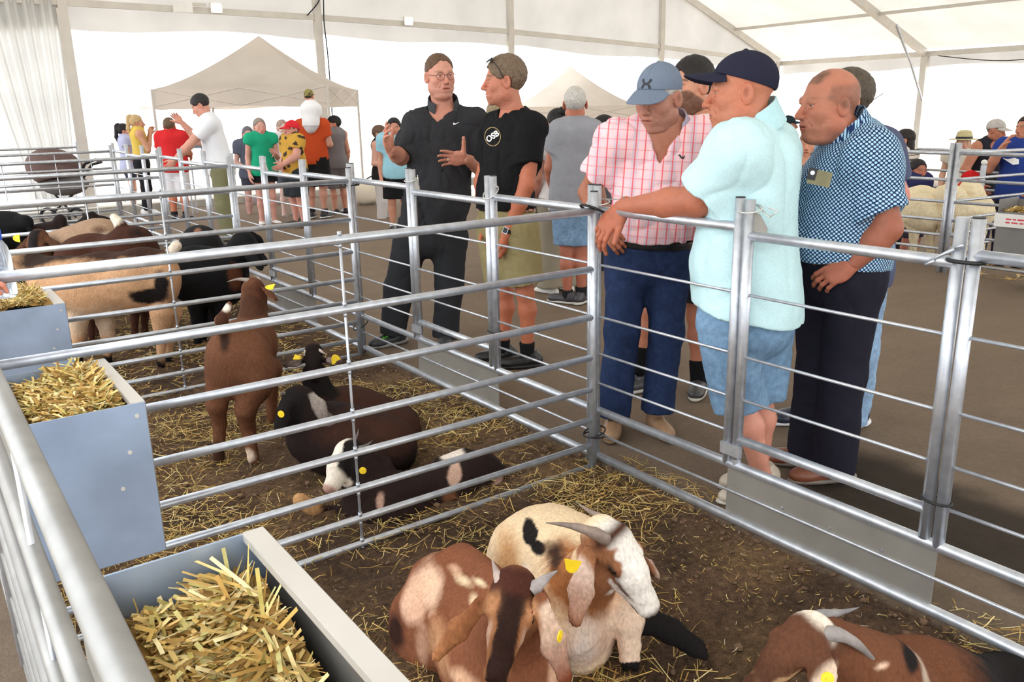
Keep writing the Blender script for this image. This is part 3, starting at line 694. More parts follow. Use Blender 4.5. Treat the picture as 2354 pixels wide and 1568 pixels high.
def ear_tag(p, n, t, sz, parent, shape='flag'):
    n = unit(n); t = unit(t - n * n.dot(t)); b = np.cross(n, t); m = MB()
    if shape == 'round':
        m.poly([p + (t * math.cos(a) + b * math.sin(a)) * sz * .55 for a in np.linspace(0, 2 * PI, 17)[:-1]], .003, n); m.tube([p - n * .004, p + n * .005], sz * .16, 8)
    else:
        m.poly([p + t * sz * x + b * sz * y for x, y in ((-.32, -.5), (.55, -.75), (.62, .75), (-.32, .5), (-.62, .18), (-.62, -.18))], .003, n); m.tube([p - t * sz * .42 - n * .004, p - t * sz * .42 + n * .005], sz * .14, 8)
    return m.build('ear_tag', M['tag_yellow'], parent)
def fur_col(base, patches, noise=.22, nf=9):
    """patches: (centre, radius or (rx,ry,rz), colour, soft)"""
    def f(V):
        c = np.tile(base, (len(V), 1)); n1 = vnoise(V, nf, 3) + .5 * vnoise(V, nf * 3, 5) + .3 * vnoise(V, nf * 9, 6)
        c = c * (1 + .10 * vnoise(V, 6, 7) + .05 * vnoise(V, 30, 8))[:, None]
        for p in patches:
            ctr, r, col = p[:3]; soft = p[3] if len(p) > 3 else .12
            r = (r, max(r, .12), r) if np.isscalar(r) else (r[0], max(r[1], .12), r[2])      # across, in depth, up
            e = V - ctr; d = np.sqrt(((e @ RT) / r[0]) ** 2 + ((e @ FW) / r[1]) ** 2 + ((e @ UP) / r[2]) ** 2) + noise * n1
            w = np.clip((1 - d) / soft, 0, 1)[:, None]; c = c * (1 - w) + col * w
        return c
    return f
BRN = C3(128, 78, 48); DBRN = C3(70, 42, 28); BLK = C3(28, 24, 23); TAN = C3(196, 150, 104); CRM = C3(236, 208, 170); WHT = C3(238, 230, 220); PNK = C3(196, 160, 142); GRY = C3(150, 142, 136)
def goat(label, g, body, vox, col, heads=(), group=None, ext=None, headcol=None, horns=(), ears=(), tags=(), eyes=True, legs=(), gz=None):
    """all points are (u, v, towards-viewer offset) on the vertical plane through the ground pixel g"""
    at = plane_at(atz(*g) if gz is None else gz); s = S(); T = lambda p: at(*p) if len(p) == 3 else at(p[0], p[1], 0)
    for pr in body:
        if pr[0] == 'rc': s.rc(T(pr[1]), T(pr[2]), pr[3], pr[4], pr[5] if len(pr) > 5 else .05)
        elif pr[0] == 'el': s.el(T(pr[1]), A(*pr[2]), pr[3] if len(pr) > 3 else None, pr[4] if len(pr) > 4 else .06)
        elif pr[0] == 'flat': s.rc(T(pr[1]), T(pr[2]), pr[3], pr[4], .012, flat=(pr[5], pr[6]))
    caps = []
    for lg in legs:
        chain, r = lg[:2]; P = [T(p) for p in chain]
        if len(lg) > 2: caps.append((P, r, lg[2]))
        for i in range(len(P) - 1): s.rc(P[i], P[i + 1], r[i], r[i + 1], .02)
        # cloven hoof
        e = unit(P[-1] - P[-2]); w = unit(np.cross(e, A(0, 0, 1)) if abs(e[2]) < .9 else HR)
        for c in (-1, 1): s.rc(P[-1] + w * .011 * c, P[-1] + w * .013 * c + (HR * 0 + e) * .03, .017, .012, .006)
    H = None
    for h in heads:
        H = goat_head(s, T(h[0]), T(h[1]), HR * h[2][0] + UZ * h[2][1] + VW * h[2][2], wide=h[3] if len(h) > 3 else 1.0)
    earc = []
    for er in ears:
        b0, b1, w, n = er[:4]; p, q = T(b0), T(b1)
        if len(er) > 4: earc.append((p, q, w, er[4]))
        p, q = T(b0), T(b1); m = p + (q - p) * .55 + A(0, 0, -.0)
        s.rc(p, m, w * .34, w * .52, .012, flat=(A(*n), 4.0)); s.rc(m, q, w * .52, w * .30, .02, flat=(A(*n), 4.0))
    pc = [(T(c[0]),) + tuple(c[1:]) for c in col[1]]; cf = fur_col(col[0], pc)
    def cfun(V):
        c = cf(V)
        for P, r, cc in caps:
            w = np.zeros(len(V)); t_all = np.zeros(len(V))
            for i in range(len(P) - 1):
                ba = P[i + 1] - P[i]; t = np.clip((V - P[i]) @ ba / ba.dot(ba), 0, 1.6 if i == len(P) - 2 else 1); d = np.linalg.norm(V - P[i] - t[:, None] * ba, axis=1) / (r[i] * 1.25 + .006)
                m = np.clip((1.15 - d + .12 * vnoise(V, 40, 4)) / .25, 0, 1) * (sstep(.25, .6, t) if i == 0 else 1); t_all = np.where(m > w, i + t, t_all); w = np.maximum(w, m)
            n = len(P) - 1; hoof = sstep(n - .12, n + .02, t_all + .03 * vnoise(V, 40, 2))[:, None]; c2 = cc * (1 - hoof) + C3(30, 27, 26) * hoof; c = c * (1 - w[:, None]) + c2 * w[:, None]
        for p, q, w_, ec in earc:
            ba = q - p; t = np.clip((V - p) @ ba / ba.dot(ba), -.02, 1.1); d = np.linalg.norm(V - p - t[:, None] * ba, axis=1); m = (np.clip((w_ * .66 - d) / (w_ * .10), 0, 1) * sstep(-.0, .10, t))[:, None]
            tt = np.clip(t + .12 * vnoise(V, 30, 5), 0, 1)[:, None]; e2 = ec[0] * (1 - tt) + ec[1] * tt; e2 = e2 * (1 + .18 * vnoise(V, 160, 6) + .12 * vnoise(V, 60, 3))[:, None]; c = c * (1 - m) + e2 * m
        if headcol is not None and H is not None:
            q = (V - H[0]) @ H[1].T / H[2]; hc, w = headcol(q, V); w = w * np.clip((.098 - np.hypot(q[:, 1] + .03, q[:, 2])) / .012, 0, 1) * sstep(.275, .262, q[:, 0]); c = c * (1 - w[:, None]) + hc * w[:, None]
        return c
    b = Buf(); wr = lambda P: .0022 * vnoise(P.reshape(-1, 3), 28, 2).reshape(P.shape[:-1]) + .0015 * vnoise(P.reshape(-1, 3), 70, 4).reshape(P.shape[:-1])
    b.add(s.mesh(vox, wr), cfun); o = b.obj('goat', M['fur']); tag(o, label, 'goat', group)
    for pts, r, c in horns: horn('horn', [T(p) for p in pts], r, o, c)
    for p, n, t, sz, sh in tags: ear_tag(T(p), A(*n), A(*t), sz, o, sh)
    if eyes and H is not None:
        for c in (-1, 1): eye_ball(H[0] + H[1].T @ A(.078, -.006, .053 * c * (heads[0][3] if len(heads[0]) > 3 else 1)) * H[2], .0125 * H[2], o)
    return o
VW = -HF                      # towards the viewer
def mask(q, a, b, wd=.04): return sstep(a, a + wd, q) * sstep(b + wd, b, q)
# --- the three goats lying in the nearest pen
def hc_white_face(q, V):
    n = .012 * vnoise(V, 45, 3); w = sstep(-.06, -.02, q[:, 0]); c = np.tile(WHT, (len(V), 1))
    side = np.clip((np.abs(q[:, 2]) + n - (.041 + .022 * sstep(.06, .2, q[:, 0]) - .012 * sstep(.03, -.02, q[:, 0])) + .35 * np.clip(-q[:, 1] - .035, 0, 1)) / .008, 0, 1)[:, None]
    c = c * (1 - side) + C3(150, 100, 68) * side
    ring = np.exp(-(((q[:, 0] - .078) / .024) ** 2 + ((q[:, 1] + .012 + .3 * (q[:, 0] - .078)) / .015) ** 2)) * (np.abs(q[:, 2]) > .038); ring = np.clip(ring * 1.3, 0, 1)[:, None]; c = c * (1 - ring) + BLK * ring
    st = np.exp(-(((q[:, 1] + .03 + .22 * (q[:, 0] - .1)) / .010) ** 2)) * mask(q[:, 0], .09, .17); st = np.clip(st * (np.abs(q[:, 2]) > .034) * 1.0, 0, 1)[:, None]; c = c * (1 - st) + DBRN * st
    nz = sstep(.222, .240, q[:, 0])[:, None] * .8; c = c * (1 - nz) + C3(92, 70, 66) * nz
    mo = (sstep(.18, .2, q[:, 0]) * sstep(-.048, -.056, q[:, 1]))[:, None]; c = c * (1 - mo) + BLK * mo
    tuft = np.exp(-((q[:, 0] + .0) / .02) ** 2) * sstep(-.03, .0, q[:, 1]); tuft = np.clip(tuft, 0, 1)[:, None]; c = c * (1 - tuft) + DBRN * tuft
    return c, w
goat('cream and brown goat with a white face lying in the nearest pen', (1360, 1500),
     [('el', (1268, 1290, -.50), (.19, .22, .20), None, .10), ('el', (1300, 1345, -.28), (.18, .23, .205), None, .1), ('el', (1305, 1425, -.05), (.130, .16, .17), None, .1), ('el', (1215, 1330, -.45), (.12, .17, .18), None, .08),
      ('rc', (1180, 1245, -.5), (1330, 1225, -.42), .03, .035, .10), ('rc', (1320, 1380, -.02), (1368, 1300, .09), .115, .070, .06), ('rc', (1308, 1440, .06), (1322, 1490, .04), .105, .075, .05), ('rc', (1390, 1400, -.02), (1425, 1418, .02), .055, .045, .04)],
     .006, (CRM, [((1315, 1320, .0), (.125, .3, .115), C3(166, 106, 62), .4), ((1375, 1350, .1), (.11, .11, .12), C3(146, 94, 58), .3), ((1350, 1480, .1), (.15, .3, .11), C3(212, 180, 158), .5), ((1218, 1228, -.3), (.028, .3, .036), BLK, .2), ((1234, 1246, -.3), (.030, .3, .022), BLK, .25), ((1275, 1280, -.1), (.05, .2, .035), C3(66, 44, 34), .5), ((1165, 1290, -.3), (.06, .3, .13), C3(200, 152, 104), .6), ((1212, 1320, -.2), (.020, .2, .05), C3(244, 224, 200), .5), ((1335, 1470, .1), (.055, .3, .10), C3(222, 204, 190), .7), ((1435, 1400, .1), (.05, .2, .05), C3(232, 190, 156), .5)]),
     [((1404, 1226, .13), (1522, 1404, .20), (.62, .42, .60), 1.05)], headcol=hc_white_face,
     horns=[([(1392, 1240, .18), (1352, 1214, .21), (1310, 1206, .19), (1255, 1202, .13)], .0185, (146, 128, 116)), ([(1418, 1212, .08), (1392, 1192, .05), (1362, 1184, .02), (1326, 1155, -.04)], .0175, (160, 140, 126))],
     ears=[((1352, 1272, .17), (1322, 1428, .21), .066, tuple(VW * .9 - HR * .35), (C3(232, 206, 188), C3(158, 104, 74))), ((1478, 1285, .08), (1515, 1325, .07), .036, tuple(HR), (C3(190, 160, 144), C3(170, 140, 124)))],
     tags=[((1315, 1302, .242), tuple(VW), (.25, .1, 1), .030, 'flag')],
     legs=[([(1405, 1400, .03), (1444, 1424, .06), (1446, 1478, .08), (1448, 1512, .09)], (.056, .046, .029, .031), C3(236, 206, 180)), ([(1420, 1405, -.02), (1480, 1424, .02), (1540, 1450, .05), (1600, 1490, .06)], (.05, .040, .033, .030), C3(28, 25, 25))])
def hc_dark_stripe(q, V):
    n = .010 * vnoise(V, 40, 3); w = sstep(-.07, -.03, q[:, 0]); c = np.tile(C3(150, 100, 66), (len(V), 1))
    st = sstep(.034, .026, np.abs(q[:, 2]) + n - .016 * sstep(.06, .0, q[:, 0])) * sstep(-.055, -.03, q[:, 1]); c = c * (1 - st[:, None]) + C3(46, 28, 22) * st[:, None]
    top = sstep(.05, .015, q[:, 0])[:, None]; c = c * (1 - top) + C3(74, 40, 30) * top
    wl = (mask(np.abs(q[:, 2]), .036, .048, .008) * sstep(.09, .12, q[:, 0]))[:, None] * .7; c = c * (1 - wl) + C3(200, 168, 146) * wl
    lt = np.exp(-(((q[:, 0] - .06) / .025) ** 2 + ((np.abs(q[:, 2]) - .055) / .018) ** 2))[:, None]; c = c * (1 - lt) + C3(196, 142, 102) * lt
    return c, w
goat('reddish brown goat with cream patches and a dark striped face, lying nearest the camera', (1130, 1640),
     [('el', (1045, 1395, -.42), (.135, .19, .17), None, .08), ('el', (1100, 1425, -.28), (.15, .22, .165), None, .1), ('el', (1140, 1500, -.10), (.155, .20, .17), None, .1), ('el', (1180, 1600, .05), (.14, .16, .18), None, .1),
      ('rc', (1165, 1510, .02), (1190, 1400, .14), .115, .080, .06), ('el', (955, 1470, -.30), (.06, .13, .15), None, .05), ('rc', (985, 1330, -.40), (965, 1400, -.28), .05, .045, .06), ('rc', (1060, 1272, -.44), (1180, 1352, -.06), .022, .022, .07), ('rc', (1008, 1320, -.36), (1040, 1300, -.38), .032, .032, .05), ('rc', (1000, 1420, -.12), (1075, 1560, .08), .02, .02, .05)],
     .006, (C3(130, 80, 55), [((990, 1345, -.3), (.055, .3, .065), C3(226, 186, 158), .5), ((945, 1400, -.2), (.045, .3, .07), C3(222, 178, 150), .5), ((1000, 1500, -.02), (.055, .3, .10), C3(200, 150, 110), .7), ((1105, 1330, -.2), (.035, .3, .012), CRM, .7), ((1062, 1350, -.15), (.04, .3, .014), CRM, .7), ((1090, 1382, -.1), (.022, .3, .018), CRM, .7), ((975, 1388, -.1), (.015, .3, .012), CRM, .7), ((1040, 1330, -.2), (.03, .3, .014), C3(214, 170, 140), .7), ((895, 1480, -.2), (.045, .3, .09), C3(54, 32, 25), .5), ((1180, 1335, 0.0), (.04, .3, .05), C3(96, 52, 34), .5), ((950, 1540, .0), (.03, .3, .12), C3(206, 164, 136), .6), ((1060, 1560, .1), (.05, .3, .03), C3(216, 170, 136), .7), ((1270, 1540, .1), (.02, .3, .1), C3(206, 164, 136), .6)]),
     [((1186, 1345, .20), (1142, 1565, .34), (.05, .5, .85), 1.0)], headcol=hc_dark_stripe,
     horns=[([(1157, 1352, .20), (1148, 1332, .19), (1141, 1315, .16), (1131, 1288, .11)], .019, (196, 176, 166)), ([(1220, 1360, .21), (1240, 1342, .20), (1258, 1324, .18), (1282, 1312, .15)], .0195, (176, 166, 164))],
     ears=[((1118, 1372, .24), (1003, 1510, .24), .048, tuple(VW * .75 + UZ * .4 + HR * .35), (C3(124, 74, 46), C3(176, 118, 78))), ((1240, 1380, .24), (1300, 1560, .27), .060, tuple(VW * .8 + HR * .5), (C3(240, 210, 186), C3(124, 66, 44)))],
     tags=[((1287, 1463, .30), tuple(VW * .5 + HR), (.2, .1, .9), .024, 'round')])
def hc_g9(q, V):
    n = .010 * vnoise(V, 40, 3); w = sstep(-.075, -.045, q[:, 0]); c = np.tile(C3(98, 63, 45), (len(V), 1))
    st = (mask(q[:, 1] + .35 * np.abs(q[:, 2]) + n, -.030, -.012, .012) * sstep(.04, .07, q[:, 0]))[:, None]; c = c * (1 - st) + C3(206, 166, 124) * st
    nz = sstep(.10, .22, q[:, 0])[:, None] * .5; c = c * (1 - nz) + C3(52, 32, 24) * nz
    t = sstep(.01, -.03, q[:, 0] + n)[:, None] * sstep(-.05, -.02, q[:, 1])[:, None]; c = c * (1 - t) + C3(246, 232, 214) * t
    return c, w
goat('brown goat with a white poll and swept back grey horns at the lower right corner', (2010, 1760),
     [('rc', (1900, 1490, -.02), (2010, 1560, -.10), .075, .115, .07), ('el', (2120, 1640, -.2), (.22, .22, .19), None, .1), ('el', (2350, 1690, -.3), (.24, .24, .21), None, .1), ('rc', (2020, 1545, -.15), (2300, 1570, -.35), .05, .07, .06)],
     .0065, (C3(110, 69, 47), [((2250, 1560, -.3), (.22, .6, .16), BLK, .4), ((2075, 1500, -.1), (.035, .3, .035), BLK, .4), ((2060, 1520, -.14), (.06, .06, .05), BLK, .4), ((2098, 1535, -.12), (.035, .03, .05), C3(226, 206, 186), .7), ((2000, 1508, -.05), (.028, .3, .010), C3(226, 190, 164), .7), ((1900, 1545, .1), (.05, .05, .05), C3(226, 200, 176), .4), ((1840, 1432, .0), (.055, .055, .045), C3(248, 236, 220), .5)]),
     [((1862, 1440, .02), (1716, 1580, .10), (-.35, .85, .35), 1.05)], headcol=hc_g9,
     horns=[([(1872, 1420, -.03), (1905, 1408, -.05), (1935, 1412, -.09), (1975, 1396, -.12)], .0165, (150, 146, 146)), ([(1893, 1458, .04), (1945, 1448, .06), (1990, 1490, .03), (2036, 1554, -.02)], .0195, (158, 150, 146))],
     ears=[((1880, 1490, .07), (1900, 1600, .12), .07, tuple(VW * .8 + HR * .2 + UZ * .3))], tags=[((1902, 1560, .15), tuple(VW + UZ * .3), (0, 0, 1), .026, 'round')])
# --- the goats of the second pen
def hc_plain(c0, eye=None):
    def f(q, V): return np.tile(c0, (len(V), 1)) * (1 + .1 * vnoise(V, 20, 3))[:, None], sstep(-.04, .0, q[:, 0])
    return f
goat('brown goat standing with its back to the viewer and tail raised', (535, 1062),
     [('el', (545, 815, .0), (.125, .13, .14), None, .08), ('el', (560, 800, -.30), (.135, .15, .145), None, .1), ('el', (585, 790, -.58), (.115, .13, .15), None, .08), ('rc', (583, 770, -.62), (580, 668, -.70), .085, .055, .06),
      ('rc', (515, 780, .06), (509, 738, .10), .030, .026, .02), ('rc', (509, 738, .10), (527, 700, .08), .026, .014, .02), ('el', (520, 850, .03), (.07, .09, .14), None, .06), ('el', (590, 850, .03), (.075, .09, .15), None, .06)],
     .0085, (C3(102, 66, 46), [((512, 735, .1), (.03, .05, .06), DBRN, .3), ((524, 708, .08), .022, C3(238, 222, 204), .4), ((513, 785, .12), (.03, .2, .06), C3(52, 34, 26), .5), ((578, 700, -.6), (.10, .12, .12), C3(74, 46, 32), .4), ((505, 1040, .0), (.06, .06, .09), C3(60, 38, 28), .3), ((576, 1045, .0), (.05, .05, .045), C3(206, 182, 160), .25)]),
     [((588, 650, -.70), (618, 712, -.74), (.5, .8, -.3))], headcol=hc_plain(C3(88, 54, 38)),
     horns=[([(578, 648, -.68), (560, 640, -.66), (545, 640, -.64), (522, 648, -.60)], .014, (178, 166, 156)), ([(596, 645, -.74), (590, 632, -.74), (584, 636, -.72)], .012, (178, 166, 156))],
     ears=[((606, 662, -.66), (636, 690, -.62), .05, (.2, -.5, .9))], tags=[((620, 660, -.62), tuple(VW * .4 + UZ), tuple(HR), .036, 'flag')],
     legs=[([(510, 850, .02), (498, 930, .04), (505, 975, .0), (503, 1052, .0)], (.075, .045, .03, .026)), ([(595, 850, .02), (565, 940, .05), (570, 985, .0), (582, 1050, .02)], (.08, .048, .032, .027)), ([(622, 850, -.5), (622, 900, -.5), (626, 960, -.5)], (.06, .034, .026)), ([(560, 850, -.5), (556, 900, -.5), (556, 960, -.5)], (.06, .034, .026))])
goat('black headed brown goat resting behind, its head held upright between tagged ears', (830, 990),
     [('el', (800, 955, -.05), (.20, .20, .15), None, .08), ('el', (870, 985, -.05), (.22, .20, .15), None, .08), ('el', (915, 1000, .05), (.12, .12, .12), None, .06), ('rc', (745, 950, .0), (723, 860, .02), .09, .062, .05), ('rc', (900, 1020, .08), (955, 1052, .10), .06, .035, .04)],
     .0085, (C3(62, 38, 29), [((722, 880, .0), (.13, .13, .22), BLK, .2), ((930, 1045, .1), (.16, .1, .07), BLK, .3), ((968, 1050, .1), .03, C3(206, 186, 170), .3)]),
     [((718, 800, .02), (718, 868, .14), (0, .5, .9))], headcol=hc_plain(C3(30, 22, 20)),
     horns=[([(706, 806, .02), (700, 806, .05), (697, 815, .07), (702, 818, .09)], .010, (190, 176, 162)), ([(730, 804, .02), (738, 806, .05), (745, 814, .06), (750, 814, .05)], .010, (196, 182, 168))],
     ears=[((700, 828, .02), (656, 842, .06), .055, (0, -.3, 1), (C3(150, 132, 126), C3(70, 54, 50))), ((742, 828, .02), (784, 828, .06), .055, (0, -.3, 1), (C3(160, 142, 138), C3(80, 60, 56)))],
     tags=[((684, 822, .05), (0, -.4, 1), tuple(-HR), .03, 'flag'), ((771, 825, .07), tuple(VW + HR * .5), (.3, 0, -1), .035, 'flag')])
goat('black goat lying with its speckled ears hanging, beside the standing brown goat', (780, 1062),
     [('el', (760, 1000, .0), (.20, .20, .15), None, .08), ('el', (840, 1025, .0), (.24, .22, .15), None, .08), ('rc', (730, 985, .06), (690, 925, .10), .11, .075, .05), ('el', (880, 1040, .05), (.14, .14, .12), None, .06)],
     .0085, (C3(34, 24, 22), [((860, 990, .0), (.3, .3, .14), C3(60, 36, 26), .5)]),
     [((672, 905, .12), (628, 985, .24), (-.6, .7, .4))], headcol=hc_plain(C3(26, 22, 22)),
     horns=[([(655, 906, .14), (648, 900, .16), (644, 908, .18)], .010, (120, 112, 108))],
     ears=[((662, 930, .19), (640, 990, .24), .058, tuple(VW), (C3(60, 54, 52), C3(176, 166, 156))), ((712, 905, .10), (750, 955, .14), .058, tuple(VW + HR * .4 + UZ * .5), (C3(170, 160, 150), C3(120, 108, 102)))], tags=[((646, 952, .25), tuple(VW - HR * .3), (.3, 0, -1), .028, 'round')])
def hc_g6(q, V):
    n = .012 * vnoise(V, 40, 3); w = sstep(-.05, -.01, q[:, 0]); c = np.tile(C3(232, 220, 204), (len(V), 1))
    side = np.clip((q[:, 2] * -1 + n - .030) / .008, 0, 1) * sstep(.16, .13, q[:, 0]); c = c * (1 - side[:, None]) + BLK * side[:, None]
    nz = sstep(.215, .235, q[:, 0])[:, None]; c = c * (1 - nz) + C3(176, 140, 126) * nz; return c, w
goat('black and white goat with a white face lying just behind the near rails', (960, 1146),
     [('el', (900, 1172, .04), (.18, .16, .150), None, .08), ('el', (1000, 1150, -.10), (.20, .15, .155), None, .08), ('el', (1088, 1122, -.24), (.17, .15, .170), None, .08), ('rc', (860, 1140, .04), (815, 1070, .06), .12, .08, .06), ('el', (840, 1208, .05), (.15, .11, .10), None, .06), ('rc', (850, 1215, .08), (720, 1262, .14), .06, .035, .04), ('rc', (830, 1170, .03), (755, 1190, .08), .055, .035, .04), ('rc', (755, 1190, .08), (690, 1150, .14), .034, .03, .03), ('rc', (1065, 1050, -.26), (1010, 1062, -.22), .035, .02, .04)],
     .0085, (C3(40, 28, 25), [((1046, 1088, -.1), (.03, .4, .055), C3(206, 170, 150), .3), ((1030, 1150, .1), (.04, .3, .04), C3(112, 72, 48), .5), ((1040, 1042, -.24), (.075, .4, .034), C3(230, 216, 202), .25), ((880, 1145, .1), (.025, .05, .06), C3(186, 150, 132), .25), ((690, 1165, .1), (.11, .3, .08), C3(186, 142, 98), .2), ((700, 1266, .1), (.05, .3, .04), C3(226, 200, 180), .15), ((790, 1195, .05), (.05, .3, .035), C3(180, 138, 98), .5), ((1146, 1105, -.26), (.03, .3, .04), C3(190, 150, 136), .5), ((900, 1215, .1), (.12, .3, .05), C3(72, 44, 30), .5)]),
     [((795, 1025, .06), (742, 1118, .22), (-.6, .5, .55))], headcol=hc_g6,
     horns=[([(800, 1028, .06), (812, 1018, .05), (822, 1008, .02), (824, 986, -.02)], .013, (122, 116, 108)), ([(808, 1034, .08), (826, 1032, .08), (842, 1028, .06), (857, 1012, .03)], .015, (116, 110, 104))],
     ears=[((822, 1062, .09), (838, 1140, .16), .06, tuple(VW)), ((862, 1042, .0), (905, 1085, .02), .05, tuple(VW + UZ))], tags=[((834, 1082, .19), tuple(VW), (0, 0, 1), .026, 'round')])
# --- the third pen: a large tan goat and its neighbours, standing
def std_legs(xs, top, bot, o, r=(.06, .036, .026, .026)):
    return [([(x, top, oo), (x + dx, top + (bot - top) * .45, oo), (x + dx * .6, top + (bot - top) * .6, oo), (x + dx, bot, oo)], r) for x, dx, oo in xs]
goat('large tan goat with a black belly and black back stripe standing in the third pen', (270, 840),
     [('el', (330, 640, .0), (.22, .15, .20), None, .1), ('el', (240, 655, .0), (.26, .17, .215), None, .1), ('el', (150, 660, .0), (.20, .15, .20), None, .1), ('rc', (120, 640, -.02), (55, 600, -.04), .13, .08, .06), ('rc', (385, 590, .0), (405, 566, .0), .03, .035, .03), ('el', (375, 640, .0), (.10, .13, .17), None, .06)],
     .011, (C3(190, 148, 112), [((235, 565, .0), (.62, .4, .15), C3(58, 38, 30), .4), ((345, 680, .1), (.12, .2, .06), BLK, .3), ((372, 655, .1), (.05, .2, .10), BLK, .4), ((200, 735, .0), (.5, .3, .14), C3(206, 184, 160), .7), ((403, 565, .0), .06, C3(222, 206, 186), .3), ((90, 590, 0), (.2, .2, .12), C3(48, 34, 28), .4), ((250, 840, 0), (.7, .4, .09), BLK, .3)]),
     [((40, 590, -.05), (10, 650, -.02), (-.4, .8, .0))], headcol=hc_plain(C3(60, 44, 36)), eyes=False,
     legs=std_legs([(180, 0, .06), (240, 8, -.08), (372, -2, .06), (392, -6, -.08)], 720, 832, 0, (.075, .042, .03, .028)))
goat('dark brown goat with a raised white tail standing behind the tan goat', (330, 772),
     [('el', (300, 580, .0), (.2, .15, .19), None, .1), ('el', (210, 600, .0), (.25, .17, .2), None, .1), ('rc', (290, 545, .0), (275, 515, .0), .03, .03, .03), ('rc', (277, 517, .0), (262, 500, .0), .035, .03, .03), ('el', (320, 545, .0), (.07, .08, .06), None, .05)],
     .012, (C3(70, 42, 32), [((268, 506, .0), .062, C3(232, 222, 204), .3), ((320, 540, 0), (.09, .1, .07), C3(34, 24, 22), .3)]), legs=std_legs([(310, 0, .05), (330, 4, -.06), (210, 0, .05), (225, 0, -.06)], 650, 790, 0))
goat('grey brown goat with a mottled pale back at the rear of the third pen', (220, 760),
     [('el', (215, 560, .0), (.26, .15, .17), None, .1), ('el', (150, 580, .0), (.2, .15, .17), None, .1), ('el', (235, 545, 0), (.14, .13, .12), None, .08)],
     .013, (C3(160, 132, 108), [((230, 530, .1), (.06, .06, .05), C3(110, 84, 66), .6), ((250, 545, .1), (.07, .1, .05), C3(206, 190, 168), .6)]), legs=std_legs([(240, 0, .05), (250, 4, -.06), (150, 0, .05), (160, 0, -.06)], 620, 752, 0))
def hc_b(q, V):
    c = np.tile(C3(92, 60, 42), (len(V), 1)); st = sstep(.04, .03, np.abs(q[:, 2]))[:, None]; c = c * (1 - st) + C3(32, 26, 26) * st; return c, sstep(-.05, -.02, q[:, 0])
goat('dark faced goat with drooping ears looking over the rails at the left', (100, 780),
     [('rc', (120, 640, -.1), (95, 575, -.02), .10, .075, .05), ('el', (150, 665, -.3), (.18, .22, .19), None, .08)], .010, (C3(84, 56, 42), []),
     [((84, 540, .0), (72, 612, .12), (0, .5, .9), 1.1)], headcol=hc_b, eyes=False, ears=[((62, 552, .0), (30, 600, .05), .06, tuple(VW)), ((105, 545, .0), (145, 578, .02), .06, tuple(VW + UZ))], tags=[((38, 548, .03), tuple(VW), tuple(HR), .04, 'flag')], legs=std_legs([(140, 0, -.2), (160, 4, -.4)], 700, 772, 0))
goat('white and grey faced goat peeping at the left edge behind the rails', (20, 830),
     [('rc', (-30, 660, .0), (10, 622, .05), .09, .075, .05), ('el', (-60, 700, -.1), (.2, .2, .18), None, .08)], .012, (C3(110, 104, 98), []), [((48, 612, .05), (12, 650, .14), (0, 0, 1))], headcol=lambda q, V: (np.where((vnoise(V, 30, 2) > 0)[:, None], C3(190, 180, 168), C3(70, 66, 64)), sstep(-.04, 0, q[:, 0])), eyes=False, horns=[([(52, 612, .05), (60, 615, .05), (64, 608, .04), (67, 595, .02)], .014, (206, 194, 186))], legs=std_legs([(-30, 0, .0), (-70, 0, -.1)], 730, 822, 0))
goat('black goat standing in profile, its head hanging to the right', (455, 790),
     [('el', (450, 630, .0), (.19, .14, .20), None, .1), ('el', (505, 640, .0), (.20, .15, .21), None, .1), ('rc', (525, 620, .0), (560, 560, .02), .12, .085, .06), ('el', (428, 640, 0), (.1, .12, .16), None, .06)],
     .010, (C3(22, 21, 22), [((540, 640, .1), (.05, .1, .12), C3(92, 54, 36), .4)]), [((562, 548, .03), (618, 598, .10), (.7, .7, .2), 1.1)], headcol=hc_plain(C3(24, 24, 26)),
     ears=[((555, 560, .09), (600, 616, .15), .085, tuple(VW)), ((575, 535, -.05), (603, 560, -.06), .06, tuple(VW + UZ))], eyes=False, legs=std_legs([(450, 4, .05), (462, 4, -.08), (512, 0, .05), (500, 0, -.06)], 700, 782, 0, (.06, .038, .028, .028)))
goat('second black goat, only its rump showing behind the first black goat', (470, 750),
     [('el', (462, 572, .0), (.16, .15, .18), None, .08), ('el', (480, 600, -.2), (.17, .2, .19), None, .08), ('rc', (462, 548, .05), (458, 534, .06), .03, .02, .02)], .012, (C3(34, 34, 35), [((458, 533, .05), .03, C3(140, 100, 80), .4)]), legs=std_legs([(448, 0, .0), (478, 0, .0)], 650, 742, 0))
